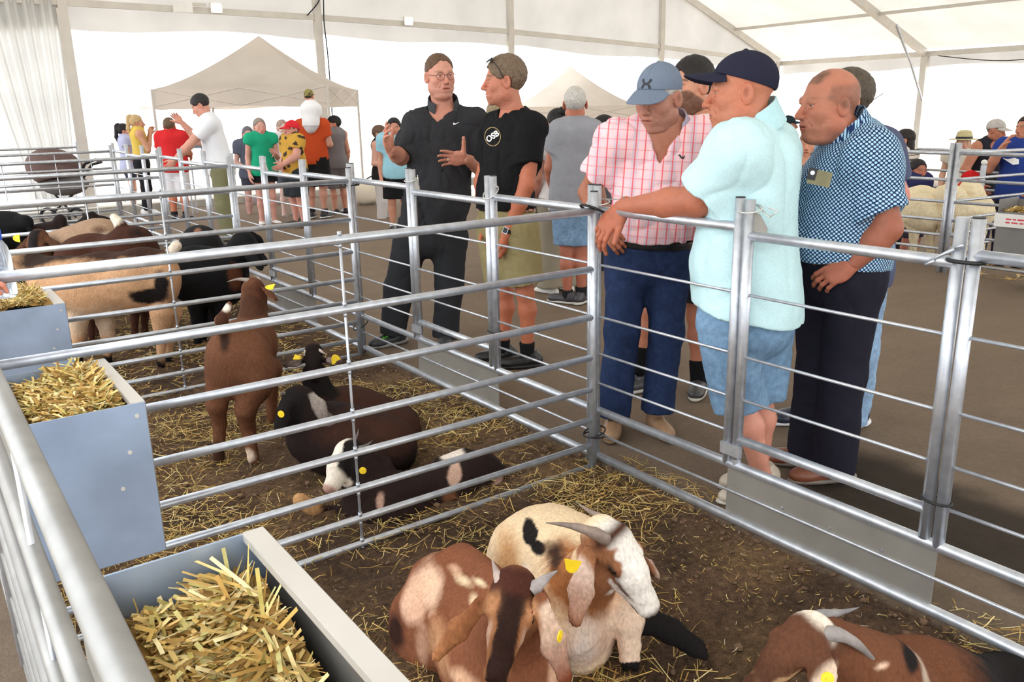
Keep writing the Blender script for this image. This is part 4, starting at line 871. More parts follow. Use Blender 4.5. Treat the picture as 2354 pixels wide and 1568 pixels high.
# --- the goats of the pens beyond
for lab_, g, pr, c, hd in (
    ('black goat with head to the right in a pen behind, at the left edge', (60, 650), [('el', (10, 530, 0), (.25, .15, .19), None, .1), ('el', (-60, 535, 0), (.2, .15, .19), None, .1), ('rc', (30, 515, 0), (58, 512, .02), .10, .075, .05)], (C3(24, 24, 26), []), [((52, 504, .03), (70, 530, .08), (.4, .2, .8))]),
    ('dark goat with a pale nose lying in the pen behind', (135, 640), [('el', (115, 540, 0), (.25, .15, .13), None, .1), ('rc', (130, 525, 0), (138, 508, .02), .07, .06, .04)], (C3(40, 30, 28), []), [((136, 500, .02), (142, 528, .10), (0, 0, 1))]),
    ('black goat with a yellow tagged ear, right of the pale nosed goat behind', (210, 640), [('el', (220, 530, 0), (.22, .15, .15), None, .1), ('rc', (215, 515, 0), (208, 505, .02), .08, .065, .04)], (C3(30, 22, 20), []), [((210, 492, .02), (224, 520, .08), (.2, .2, .9))])):
    goat(lab_, g, pr, .014, c, hd, headcol=hc_plain(c[0]), eyes=False, legs=std_legs([(g[0] - 10, 0, 0), (g[0] + 8, 0, -.1)], 560, g[1] - 8, 0, (.04, .03, .024, .024)), tags=[((209, 515, .12), tuple(VW), tuple(HR), .045, 'flag')] if 'yellow' in lab_ else ())
# --- sheep across the aisle
def sheep(label, g, body, headp, legs, col=C3(232, 216, 182)):
    at = plane_at(atz(*g)); s = S(); T = lambda p: at(*p)
    for a, r in body: s.el(T(a), A(*r), None, .08)
    if headp: goat_head(s, T(headp[0]), T(headp[1]), (A(0, 0, 1)))
    for ch in legs:
        P = [T(p) for p in ch]; s.rc(P[0], P[1], .06, .034, .04); s.rc(P[1], P[2], .032, .028, .02); s.rc(P[2], P[2] + A(0, -.02, -.02), .03, .026, .01)
    wr = lambda P: .010 * vnoise(P.reshape(-1, 3), 16, 2).reshape(P.shape[:-1]) + .006 * vnoise(P.reshape(-1, 3), 40, 4).reshape(P.shape[:-1])
    return tag(sdf_obj('sheep', s, .013, fur_col(col, []), M['fur'], None, wr), label, 'sheep')
sheep('cream sheep seen from behind, left of the pen post', (2115, 592), [((2120, 490, 0), (.21, .2, .20)), ((2118, 470, -.4), (.2, .25, .2)), ((2115, 470, -.8), (.15, .2, .16)), ((2112, 452, -1.0), (.09, .12, .11))], ((2110, 440, -1.05), (2106, 470, -1.2)), [[(2098, 520, .02), (2102, 560, .02), (2098, 590, .0)], [(2140, 520, .02), (2138, 560, .02), (2142, 590, .0)], [(2100, 520, -.7), (2102, 560, -.7), (2100, 590, -.7)], [(2136, 520, -.7), (2136, 560, -.7), (2138, 590, -.7)]])
sheep('cream sheep with a woolly head, right of the pen post', (2220, 594), [((2190, 490, 0), (.2, .2, .2)), ((2235, 490, -.1), (.25, .2, .2)), ((2180, 455, 0), (.14, .16, .14)), ((2232, 440, -.2), (.11, .12, .12))], ((2236, 430, -.1), (2240, 462, .05)), [[(2172, 520, .02), (2168, 560, .02), (2160, 590, .0)], [(2215, 520, .02), (2218, 560, .02), (2220, 590, .0)], [(2255, 520, -.1), (2256, 560, -.1), (2258, 585, -.1)]])
# ------------------------------------------------------------------ people
SKIN = C3(196, 134, 106)
def axes(face, pitch=0, roll=0):
    """rows: x (sideways), y (out of the face), z (up the head); pitch>0 looks down"""
    y = unit(A(face[0], face[1], 0)); x = np.cross(y, UZ); p = math.radians(pitch); y2 = y * math.cos(p) - UZ * math.sin(p); z2 = UZ * math.cos(p) + y * math.sin(p)
    r = math.radians(roll); x3 = x * math.cos(r) + z2 * math.sin(r); z3 = z2 * math.cos(r) - x * math.sin(r); return np.stack([x3, y2, z3])
class Head:
    def __init__(s, c, M, h=1.0): s.c, s.M, s.h = np.asarray(c), M, h
    def p(s, x, y, z): return s.c + (s.M[0] * x + s.M[1] * y + s.M[2] * z) * s.h
    def q(s, V): return (V - s.c) @ s.M.T / s.h
    def el(s, S_, x, y, z, a, b, c, k=.02, op=1): S_.el(s.p(x, y, z), A(a, b, c) * s.h, s.M, k * s.h, op)
    def rc(s, S_, a, b, ra, rb, k=.015, op=1): S_.rc(s.p(*a), s.p(*b), ra * s.h, rb * s.h, k * s.h, op)
def head_prims(s, H, nk, o):
    fat = o.get('fat', 1.0); ns = o.get('nose', 1.0); jw = o.get('jaw', 1.0)
    H.el(s, 0, -.015, .038, .0755, .098, .087, .02); H.el(s, 0, .020, -.028, .064 * jw, .070, .088, .03)
    H.el(s, 0, .028, -.074, .054 * jw * fat, .050, .040, .03); H.el(s, 0, .074, -.100, .021, .017, .016, .02)
    for c in (-1, 1):
        H.el(s, .041 * c, .052, -.022, .023 * fat, .028, .026, .02); H.el(s, .052 * c * fat, .0, -.062, .020, .030, .026, .025)
    H.rc(s, (-.036, .080, .026), (.036, .080, .026), .011, .011, .016)
    for c in (-1, 1): H.el(s, .031 * c, .098, .009, .0165, .015, .0115, .012, -1)
    H.rc(s, (0, .086, .018), (0, .110 + .006 * (ns - 1), -.024), .0075, .0115 * ns, .012); H.el(s, 0, .112, -.029, .011 * ns, .012 * ns, .010, .006)
    for c in (-1, 1): H.el(s, .0125 * c * ns, .099, -.031, .0085, .011, .008, .007)
    H.el(s, 0, .076, -.060, .034, .022, .030, .02)
    mo = o.get('mouth', 0)
    H.el(s, 0, .0905, -.0585, .023, .009, .0055, .006); H.el(s, 0, .0895, -.071 - mo, .020, .009, .0065, .006); H.el(s, 0, .101, -.0645 - mo / 2, .022 - .3 * mo, .014, .0018 + mo * .6, .003, -1)
    for c in (-1, 1):
        cr = o.get('crease', .0022); H.rc(s, (.0195 * c, .099, -.034), (.036 * c, .082, -.062), cr, cr, .006, -1)
        H.el(s, .031 * c, .0800, .0172, .0170, .0105, .0062, .005); H.el(s, .031 * c, .0790, .0005, .0155, .0095, .0050, .005)
    if o.get('ears', 1):
        for c in (-1, 1):
            S_ax = np.stack([unit(H.M[0] * c + H.M[1] * .35), unit(H.M[1] - H.M[0] * .35 * c), H.M[2]]); t = H.M[1] * .12
            s.el(H.p(.0835 * c, -.010, -.004), A(.0085, .021, .034) * H.h, S_ax, .008 * H.h); s.el(H.p(.0925 * c, -.005, .000), A(.0065, .012, .022) * H.h, S_ax, .005 * H.h, -1)
    H.rc(s, (0, -.022, -.055), H_local(H, nk), .054 * fat, .060 * fat, .03)
    if fat > 1.05: H.el(s, 0, .035, -.108, .045 * fat, .045, .022, .02)
def H_local(H, P): return tuple(H.q(np.asarray(P)[None])[0])
def head_color(H, o):
    sk = o.get('skin', SKIN); hc = o.get('haircol', C3(60, 44, 34))
    def f(V):
        q = H.q(V); x, y, z = np.abs(q[:, 0]), q[:, 1], q[:, 2]; c = np.tile(sk, (len(V), 1)); n = vnoise(V, 60, 4)
        red = .9 * np.exp(-((x - .04) ** 2 / .0006 + (z + .022) ** 2 / .0008)) * (y > .03) + np.exp(-(x ** 2 / .0003 + (z + .026) ** 2 / .0006)) * (y > .095) + .8 * np.exp(-((x - .082) / .012) ** 2) * (np.abs(y) < .04)
        red = np.clip(red, 0, 1)[:, None] * .40; c = c * (1 - red) + sk * A(1.06, .66, .60) * red
        lip = (np.exp(-((z + .0645) / .010) ** 4) * (x < .0235 - .6 * np.abs(z + .0645)) * (y > .085))[:, None] * .75; c = c * (1 - lip) + sk * A(.86, .50, .48) * lip
        nd = (np.exp(-(((x - .0075) / .004) ** 2 + ((z + .0385) / .0035) ** 2)) * (y > .095))[:, None] * .8; c = c * (1 - nd) + sk * .25 * nd  # shade of the nostrils painted on, not carved
        sl = (np.exp(-((z + .0648) / .0022) ** 2) * (x < .021) * (y > .080))[:, None] * .8; c = c * (1 - sl) + sk * .3 * sl
        br = (np.exp(-((z - .031 - .10 * np.clip(x - .02, 0, .02) + .35 * np.clip(x - .042, 0, 1)) / .0045) ** 2) * sstep(.010, .016, x) * sstep(.056, .050, x) * (y > .05) * (1 + .3 * n))[:, None] * o.get('brow', .75); br = np.clip(br, 0, 1); c = c * (1 - br) + hc * br
        ei = (np.exp(-(((x - .090) / .006) ** 2 + ((y + .004) / .010) ** 2 + ((z - .001) / .017) ** 2)))[:, None] * .9; c = c * (1 - ei) + sk * A(.42, .27, .24) * ei  # shade of the ear hollow painted into the skin colour
        if 'beard' in o:
            b = sstep(-.030, -.045, z + .5 * np.clip(.045 - y, -.02, .06) * 1.2 - .012) * sstep(-.04, -.01, y); b = np.maximum(b, np.exp(-((z + .049) / .006) ** 2) * (x < .03) * (y > .07)); b = b * (1 - .9 * (np.exp(-((z + .066) / .011) ** 2) * (x < .022) * (y > .08)))
            b = np.clip(b * (1 + .25 * n), 0, 1)[:, None] * o.get('beardw', .85); c = c * (1 - b) + o['beard'] * b
        if 'buzz' in o:
            k = sstep(-.012, .012, z - (.93 * y + o.get('hl', 0)) + .006 * n)[:, None] * o.get('buzzw', .6); c = c * (1 - k) + o['buzz'] * k
        if 'scalp' in o: c = o['scalp'](q, c, n)
        return c
    return f
def eyes(H, look, parent, iris=(70, 50, 36)):
    for c in (-1, 1):
        p = H.p(.031 * c, .0735, .0088); bm = bmesh.new(); bmesh.ops.create_uvsphere(bm, u_segments=20, v_segments=14, radius=.0118 * H.h, matrix=Matrix.Translation(Vector(p)))
        me = bpy.data.meshes.new('eye'); bm.to_mesh(me); bm.free(); V = np.array([v.co for v in me.vertices]); d = (V - p) @ unit(look) / (.0118 * H.h)
        cc = np.ones((len(V), 4)); cc[:, :3] = np.where((d > .955)[:, None], C3(12, 10, 10), np.where((d > .80)[:, None], C3(*iris), C3(168, 152, 142)))
        a = me.attributes.new('Col', 'FLOAT_COLOR', 'POINT'); a.data.foreach_set('color', cc.astype(np.float32).ravel())
        for q in me.polygons: q.use_smooth = True
        link('eye', me, M['glossy'], parent)
def hair_obj(H, kind, col, parent, vox, o):
    """kind: short, thin, long, bun, ponytail"""
    s = S(); t = o.get('hairt', .010); hl = o.get('hl', 0.0)
    H.el(s, 0, -.018, .040, .0755 + t, .098 + t, .087 + t * o.get('topt', 1.0), .02)
    if o.get('quiff'): H.el(s, 0, .045, .100, .05, .04, .03, .02)
    def line(P):
        q = (P - H.c) @ H.M.T / H.h; x, y, z = np.abs(q[..., 0]), q[..., 1], q[..., 2]
        lim = o.get('slope', .93) * y + hl + .012 * np.sin(x * 80) * (y > .03) - .35 * np.clip(x - .05, 0, .03) * 0
        e = (lim - z) / 1.36
        ear = np.maximum(.030 - np.sqrt((y + .006) ** 2 + (z + .006) ** 2), -(x - .06) * 1.0) * .9; return np.maximum(e, np.where(x > .06, ear, -1)) * H.h
    s.fn(line, A(0, 0, 0), A(0, 0, 0), .004 * H.h, 3)
    b = Buf(); cf = lambda V: np.tile(col, (len(V), 1)) * (1 + .18 * vnoise(V, 90, 2) + .12 * vnoise(V, 220, 4))[:, None]
    wr = lambda P: .0028 * vnoise(P.reshape(-1, 3), 110, 6).reshape(P.shape[:-1]) + .002 * vnoise(P.reshape(-1, 3), 45, 8).reshape(P.shape[:-1])
    b.add(s.mesh(vox, wr), cf)
    if kind in ('long', 'bun', 'ponytail'):
        s2 = S(); k2 = .02
        if kind == 'long':
            H.el(s2, 0, -.062, -.06, .082, .060, .15, .03); H.el(s2, 0, -.075, -.16, .075, .045, .12, .03)
        elif kind == 'bun': H.el(s2, 0, -.085, .105, .042, .042, .04, .02)
        else:
            H.el(s2, 0, -.085, .10, .035, .04, .04, .02); H.rc(s2, (0, -.115, .09), (0, -.135, -.08), .034, .03, .02); H.rc(s2, (0, -.135, -.08), (0, -.12, -.19), .03, .012, .02)
        b.add(s2.mesh(vox * 1.2, wr), cf)
    return b.obj('hair', M['hair'], parent)
def cap_obj(H, col, parent, vox, o):
    s = S(); r = A(.083, .108, .094); c = (0, -.016, .042); sl = o.get('capslope', .30); z0 = o.get('capz', .030)
    H.el(s, *c, *r, .01); H.el(s, *c, r[0] - .006, r[1] - .006, r[2] - .006, .002, -1); H.el(s, 0, -.018, c[2] + r[2] + .001, .008, .008, .004, .004)
    cutf = lambda P: ((z0 + sl * ((P - H.c) @ H.M[1] / H.h)) - ((P - H.c) @ H.M[2] / H.h)) * H.h * .95
    s.fn(cutf, A(0, 0, 0), A(0, 0, 0), .002, 3)
    b = Buf(); b.add(s.mesh(vox), lambda V: np.tile(col, (len(V), 1)) * (1 - .25 * np.exp(-(np.abs(H.q(V)[:, 0]) / .0016) ** 2) * (H.q(V)[:, 2] > .06))[:, None])
    s = S(); bl = o.get('brim', .085); bd = o.get('brimdrop', .20)
    def brim(P):
        q = (P - H.c) @ H.M.T / H.h; x, y, z = q[..., 0], q[..., 1], q[..., 2]
        zb = z0 + sl * .07 + .006 - 5.5 * x * x - bd * (y - .075); e = np.sqrt((x / .080) ** 2 + ((y - .062) / (bl + .032)) ** 2)
        return np.maximum(np.maximum(np.abs(z - zb) - .0028, (e - 1) * .06), .052 + .0 * x - y) * H.h * .8
    lo = H.c - .22 * H.h; hi = H.c + .22 * H.h; s.fn(brim, lo, hi, .002); b.add(s.mesh(vox * .8, lo=lo, hi=hi), lambda V: np.tile(col * o.get('brimshade', 1), (len(V), 1)))
    return b.obj('cap', M['cloth'], parent)
def hand_prims(s, w, d, n, t, sc=1.0, curl=(.35, .35, .35, .35), spread=.06, thumb=(.8, .5, .15), tcurl=.3):
    """w wrist, d along the palm, n out of the palm, t thumb side"""
    d = unit(d); n = unit(n - d * n.dot(d)); t = unit(t - d * t.dot(d) - n * t.dot(n)); P = lambda a, b, c: w + (d * a + t * b + n * c) * sc
    s.rc(P(-.02, 0, 0), P(.025, 0, 0), .027 * sc, .030 * sc, .02, flat=(n, 1.35)); s.el(P(.055, -.002, -.002), A(.050, .043, .0165) * sc, np.stack([d, t, n]), .018); s.el(P(.04, .026, .006), A(.035, .018, .016) * sc, np.stack([d, t, n]), .015)
    L = (.074, .082, .076, .060); R = (.0100, .0102, .0098, .0086)
    for i in range(4):
        b = P(.090 - .004 * abs(i - 1.2), .030 - .0205 * i, 0); a = (1.5 - i) * spread; dd = unit(d + t * a); cu = curl[i]; p = b
        ang = 0
        for k, (f, m) in enumerate(((.46, .8), (.30, 1.2), (.24, .9))):
            ang += cu * m; e = p + (dd * math.cos(ang) + n * math.sin(ang)) * L[i] * f * sc * 1.08; s.rc(p, e, R[i] * (1 - .12 * k) * sc, R[i] * (.88 - .12 * k) * sc, .005); p = e
    td = unit(t * thumb[0] + d * thumb[1] + n * thumb[2]); p = P(.020, .026, .004); e = p + td * .040 * sc; s.rc(p, e, .0155 * sc, .0125 * sc, .012); p = e
    for f, r in ((.033, .0115), (.026, .0095)):
        td = unit(td + d * tcurl * .8 + n * tcurl * .3); e = p + td * f * sc; s.rc(p, e, (r + .001) * sc, r * sc, .005); p = e
def shoe_obj(ank, toe, parent, col, sole, vox, sc=1.0, boot=False, zg=0.0, kind='shoe', mat='leather'):
    t = unit(A(toe[0], toe[1], 0)); l = np.cross(UZ, t); g = A(ank[0], ank[1], zg); P = lambda a, b, c: g + (t * a + l * b + UZ * c) * sc; ax = np.stack([t, l, UZ]); s = S()
    s.el(P(.045, 0, .035), A(.135, .046, .042) * sc, ax, .02); s.el(P(-.045, 0, .045), A(.055, .038, .05) * sc, ax, .02); s.rc(P(-.03, 0, .05), P(-.02, 0, .095), .042 * sc, .042 * sc, .02, cut=True); s.el(P(.12, .0, .032), A(.062, .044, .032) * sc, ax, .02)
    s.cut(P(0, 0, .012), -UZ, .003)
    so = S(); so.el(P(.045, 0, .012), A(.152, .050, .022) * sc, ax, .01); so.el(P(-.055, 0, .012), A(.058, .042, .022) * sc, ax, .02); so.cut(P(0, 0, .001), -UZ, .002); so.cut(P(0, 0, .024), UZ, .003)
    b = Buf(); b.add(s.mesh(vox), col); b.add(so.mesh(vox), sole); return b.obj(kind, M[mat], parent)
WRK = [A(.8, .3, .5), A(-.5, .7, .4), A(.2, -.6, .8), A(.5, .5, -.6)]
def folds(amp, f=14, seed=0):
    """soft drapery: broad swells plus sharp diagonal creases"""
    def w(P):
        Q = P.reshape(-1, 3); a = seed * .7; st = Q @ np.array([[1, 0, .25], [0, 1, -.2], [.35 * math.sin(a), .3 * math.cos(a), .42]]).T
        r = vnoise(st, f * .8, seed); c1 = (1 - np.abs(vnoise(st, f * .75, seed + 3))) ** 4; c2 = (1 - np.abs(vnoise(Q * A(1, 1, .6), f * 1.3, seed + 9))) ** 5
        return (amp * (.55 * r + 1.25 * c1 + .7 * c2 - .45 + .15 * vnoise(Q, f * 4, seed + 5))).reshape(P.shape[:-1])
    return w
class Fig:
    def __init__(s, J, B):
        s.J = J; s.B = B; s.ms = (J['shL'] + J['shR']) / 2; s.pc = (J['hpL'] + J['hpR']) / 2; s.sp = s.ms - s.pc
        s.U = unit(s.sp); f = J['fwd']; s.F = unit(f - s.U * f.dot(s.U)); s.X = np.cross(s.F, s.U); s.ax = np.stack([s.X, s.F, s.U])
    def torso(s, S_, inf=0.0, hips=True):
        B = s.B; L = np.linalg.norm(s.sp); P = lambda t, f=0.0: s.pc + s.sp * t + s.F * f; ax = s.ax; J = s.J
        cw, cd = B['chest']; bw, bd = B['belly']; hw, hd = B['hip']
        S_.el(P(.70, B.get('chf', 0)), A(cw + inf, cd + inf, .34 * L + inf), ax, .06); S_.el(P(.34, B.get('bf', .0)), A(bw + inf, bd + inf, .36 * L + inf), ax, .08)
        if hips: S_.el(P(.0, -.01), A(hw + inf, hd + inf, .14 + inf), ax, .06)
        r = B.get('shr', .062) + inf; S_.rc(J['shL'] * .9 + s.ms * .1, J['shR'] * .9 + s.ms * .1, r, r, .09); S_.el(P(.93, -.015), A(cw * .88 + inf, cd * .78 + inf, .10 + inf), ax, .08)
        S_.rc(s.ms + s.U * .01 - s.F * .01, J['nk'] + s.U * .01, .10 + inf * .6, .062 + inf * .4, .07)
        for k in 'LR': S_.rc(s.ms + s.U * .050, J['sh' + k] + s.U * .008, .050 + inf, .05 + inf, .08)
    def arm(s, S_, k, inf=0.0, upto=1.0, cut=False, fore=True):
        J = s.J; a = s.B.get('arm', 1.0); p, e, w = J['sh' + k], J['el' + k], J['wr' + k]
        if upto >= 1 and not cut:
            S_.rc(p, e, .060 * a + inf, .045 * a + inf, .03)
            if fore: S_.rc(e, e + (w - e) * .35, .045 * a, .046 * a, .02); S_.rc(e + (w - e) * .35, w, .046 * a, .029 * a ** .5, .02)
        else: S_.rc(p, p + (e - p) * upto, .062 * a + inf * .8, (.064 - .010 * upto) * a + inf + .008, .07, cut=cut)
    def leg(s, S_, k, inf=0.0):
        J = s.J; l = s.B.get('leg', 1.0); h, n, a = J['hp' + k], J['kn' + k], J['an' + k]
        S_.rc(h, n, .085 * l + inf, .056 * l + inf, .04); c = n + (a - n) * .3 - s.F * .012; S_.rc(n, c, .052 * l + inf, .057 * l + inf, .03); S_.rc(c, a, .055 * l + inf, .038 * l ** .5 + inf, .03); S_.rc(a, a + A(0, 0, -.03), .036, .036, .02)
def person(label, J, B, head, wear, vox=.009, hands=None, group=None, cat='person', zg=0.0, wrk=.0035):
    f = Fig(J, B); H = Head(J['hd'], head['M'], head.get('h', 1.0)); hv = head.get('vox', vox * .55); sk = head.get('skin', SKIN)
    armskin = head.get('armskin', sk); b = Buf(); s = S(); f.torso(s, -.006)
    for k in 'LR': f.arm(s, k); f.leg(s, k, -.004)
    s.rc(J['nk'] - f.U * .03, J['nk'] + (J['hd'] - J['nk']) * .35, .058 * head.get('fat', 1), .054 * head.get('fat', 1), .03)
    legskin = head.get('legskin', armskin)
    def bc(V):
        q = (V - f.pc) @ f.ax.T; w = sstep(-.02, -.06, V[:, 2] - f.pc[2])[:, None]; c = armskin * (1 - w) + legskin * w
        near = np.exp(-(((V - J['hd']) ** 2).sum(1)) / .05)[:, None]; c = c * (1 - near) + sk * A(.97, .88, .86) * near; return c * (1 + .10 * vnoise(V, 12, 3) + .05 * vnoise(V, 60, 5))[:, None]
    b.add(s.mesh(vox), bc)
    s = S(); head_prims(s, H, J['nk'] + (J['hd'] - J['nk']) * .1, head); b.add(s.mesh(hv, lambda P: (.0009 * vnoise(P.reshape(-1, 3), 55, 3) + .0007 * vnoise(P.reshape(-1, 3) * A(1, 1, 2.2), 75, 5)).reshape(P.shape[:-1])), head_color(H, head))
    for k in 'LR':
        w = J['wr' + k]; d = J.get('hd' + k, w - J['el' + k]); hs = (hands or {}).get(k, {}); n = hs.get('n', -f.X * (1 if k == 'R' else -1)); t = hs.get('t', f.F)
        if hs is None or hs.get('skip'): continue
        s = S(); hand_prims(s, w, d, np.asarray(n), np.asarray(t), hs.get('sc', 1.0), hs.get('curl', (.30, .34, .38, .42)), hs.get('spread', .05), hs.get('thumb', (.55, .8, .2)), hs.get('tc', .2)); b.add(s.mesh(hs.get('vox', min(vox * .55, .006))), lambda V: np.tile(armskin * A(1.04, .97, .96), (len(V), 1)) * (1 + .10 * vnoise(V, 50, 2))[:, None])
    o = b.obj('person', M['skin']); tag(o, label, cat, group); f.o = o; f.H = H
    if head.get('eyes', True): eyes(H, head.get('look', H.M[1]), o, head.get('iris', (70, 50, 36)))
    if 'hair' in head: hair_obj(H, head['hair'], head.get('haircol', C3(60, 44, 34)), o, hv * 1.1, head)
    if 'cap' in head: cap_obj(H, head['cap'], o, hv * .9, head)
    f.g = {}
    for wn, col, w in wear:
        s = S(); mat = w.get('mat', 'cloth'); wv = w.get('vox', vox); name = w.get('name', wn); colf = col
        if wn == 'shirt':
            inf = w.get('fit', .014); f.torso(s, inf, hips=w.get('hips', True))
            if w.get('flare'): s.el(f.pc + f.sp * w.get('flt', .05) + f.F * w.get('flf', 0), A(B['hip'][0] + w['flare'], B['hip'][1] + w['flare'], w.get('flh', .22)), f.ax, .08)
            for k in 'LR':
                if w.get('sleeve', .6) > 0: f.arm(s, k, inf * w.get('slf', .9), w['sleeve'] if 'sleeve' in w else .6, True)
            if w.get('sleeve', .6) <= 0:
                for k in 'LR': s.el(J['sh' + k] + f.X * (.045 if k == 'R' else -.045), A(.065, .12, .13), f.ax, .03, -1)
            hem = w.get('hem', f.pc + A(0, 0, -.06)); s.cut(hem, w.get('hemn', A(0, 0, -1)), .004)
            nr = w.get('neckr', .070); s.rc(J['nk'] - f.U * .005 + f.F * .012, J['nk'] + f.U * .2 + f.F * .05, nr, nr + .03, .012, -1)
            if 'scoop' in w: s.el(J['nk'] + f.F * .09 - f.U * .03, A(.085, .1, w['scoop']), f.ax, .015, -1)
            if 'vee' in w:
                p0, p1, p2 = w['vee']      # left top, right top, bottom point
                e1 = unit(np.cross(p2 - p0, HF)); e2 = unit(np.cross(p1 - p2, HF)); e1 = e1 if e1.dot(p1 - p0) > 0 else -e1; e2 = e2 if e2.dot(p0 - p1) > 0 else -e2
                vz = (p0 + p1) / 2; lo = np.minimum(np.minimum(p0, p1), p2) - .16; hi = np.maximum(np.maximum(p0, p1), p2) + .16
                s.fn(lambda P, e1=e1, e2=e2, p0=p0, p2=p2: np.maximum(np.maximum(-((P - p2) @ e1), -((P - p2) @ e2)), -((P - f.ms) @ f.F) - .02), lo, hi, .004, -1)
            wf = folds(w.get('wrk', wrk), w.get('wf', 13), sum(map(ord, label)) % 50)
            uv = (lambda V: np.stack([np.arctan2((V - f.pc) @ f.X, (V - f.pc) @ f.F + .03) * .22, (V - f.pc) @ f.U, (V - f.pc) @ f.X], 1)) if w.get('polar') else (lambda V: (V - f.pc) @ f.ax.T)
            c2 = colf if callable(colf) else (lambda V: np.tile(colf, (len(V), 1)))
            so = sdf_obj(name, s, wv, (lambda V: c2(V)), M[mat], o, wf, uv); f.g['shirt'] = so
            if w.get('hollow', 1): pass
        elif wn in ('trousers', 'shorts'):
            inf = w.get('fit', .012); hw, hd = B['hip']; l = B.get('leg', 1.0); fr = w.get('len', .9)
            s.el(f.pc - f.F * .01, A(hw + inf, hd + inf, .15), f.ax, .05); s.el(f.pc + A(0, 0, .10), A(B['belly'][0] * .96 + inf * .5, B['belly'][1] * .95 + inf * .5, .12), f.ax, .05)
            for k in 'LR':
                h, n, a = J['hp' + k], J['kn' + k], J['an' + k]
                if wn == 'trousers':
                    s.rc(h, n, .092 * l + inf, .066 * l + inf, .04); s.rc(n, a + A(0, 0, w.get('anz', .0)), .066 * l + inf, w.get('cuff', .056) * l + inf, .03, cut=True)
                else: s.rc(h, h + (n - h) * fr, .094 * l + inf, w.get('cuff', .078) * l + inf, .03, cut=True)
            s.cut(f.pc + f.U * w.get('waist', .10), f.U, .004)
            wf = folds(w.get('wrk', .004), w.get('wf', 12), 7 + sum(map(ord, label)) % 40); c2 = colf if callable(colf) else (lambda V: np.tile(colf, (len(V), 1)))
            f.g['trousers'] = sdf_obj(name, s, wv, c2, M[mat], o, wf)
        elif wn == 'shoes':
            for k in 'LR':
                if w.get('only', 'LR').find(k) < 0: continue
                shoe_obj(J['an' + k] - f.F * 0, J.get('toe' + k, J['fwd']), o, colf, w.get('sole', C3(60, 58, 56)), min(wv, .008), w.get('sc', 1.0), zg=zg, mat=w.get('mat', 'leather'))
        elif wn == 'socks':
            for k in 'LR':
                s = S(); a = J['an' + k]; n = J['kn' + k]; s.rc(a - A(0, 0, .02), a + (n - a) * w.get('len', .25), .044 * B.get('leg', 1) ** .5, .048 * B.get('leg', 1), .01, cut=True)
                sdf_obj('sock', s, wv, colf, M['cloth'], o)
        elif wn == 'collar':
            J_ = J['nk']; ax2 = unit(J['hd'] - J['nk'] + f.F * w.get('tilt', -.02)); rr = w.get('r', .074); hh = w.get('hh', .045); dz = w.get('dz', .012)
            def col_fn(P, ax2=ax2):
                q = P - (J_ + f.U * dz); h_ = q @ ax2; rad = np.sqrt(np.maximum((q * q).sum(-1) - h_ * h_, 0)); fr_ = q @ f.F
                top = hh - .35 * np.clip(fr_, -.08, .12) * w.get('dip', 1.0)
                d = np.abs(rad - (rr - .18 * h_)) - .0042
                d = np.maximum(d, np.maximum(h_ - top, -.022 - .30 * np.clip(fr_, 0, .2) - h_))
                if w.get('open', 1): d = np.maximum(d, .02 + fr_ * 1.0 - .075 - np.abs(q @ f.X) * w.get('opk', .9) + 0 * d) if False else np.maximum(d, np.where(fr_ > 0, w.get('gap', .028) - np.abs(q @ f.X), -1))
                return d * .8
            lo = J_ - .2; hi = J_ + .2; s.fn(col_fn, lo, hi, .002); b2 = Buf(); b2.add(s.mesh(w.get('vox', .0045), lo=lo, hi=hi), colf if callable(colf) else colf); b2.obj('collar', M[mat], o)
        elif wn == 'belt':
            wz = f.pc + f.U * w.get('z', .09); inf = .018; s.el(f.pc + A(0, 0, .10), A(B['belly'][0] * .97 + inf, B['belly'][1] * .96 + inf, .14), f.ax, .05); s.el(f.pc - f.F * .01, A(B['hip'][0] + inf, B['hip'][1] + inf, .15), f.ax, .05); s.cut(wz + f.U * .019, f.U, .002); s.cut(wz - f.U * .019, -f.U, .002)
            sdf_obj('belt', s, .006, colf, M['leather'], o)
    return f
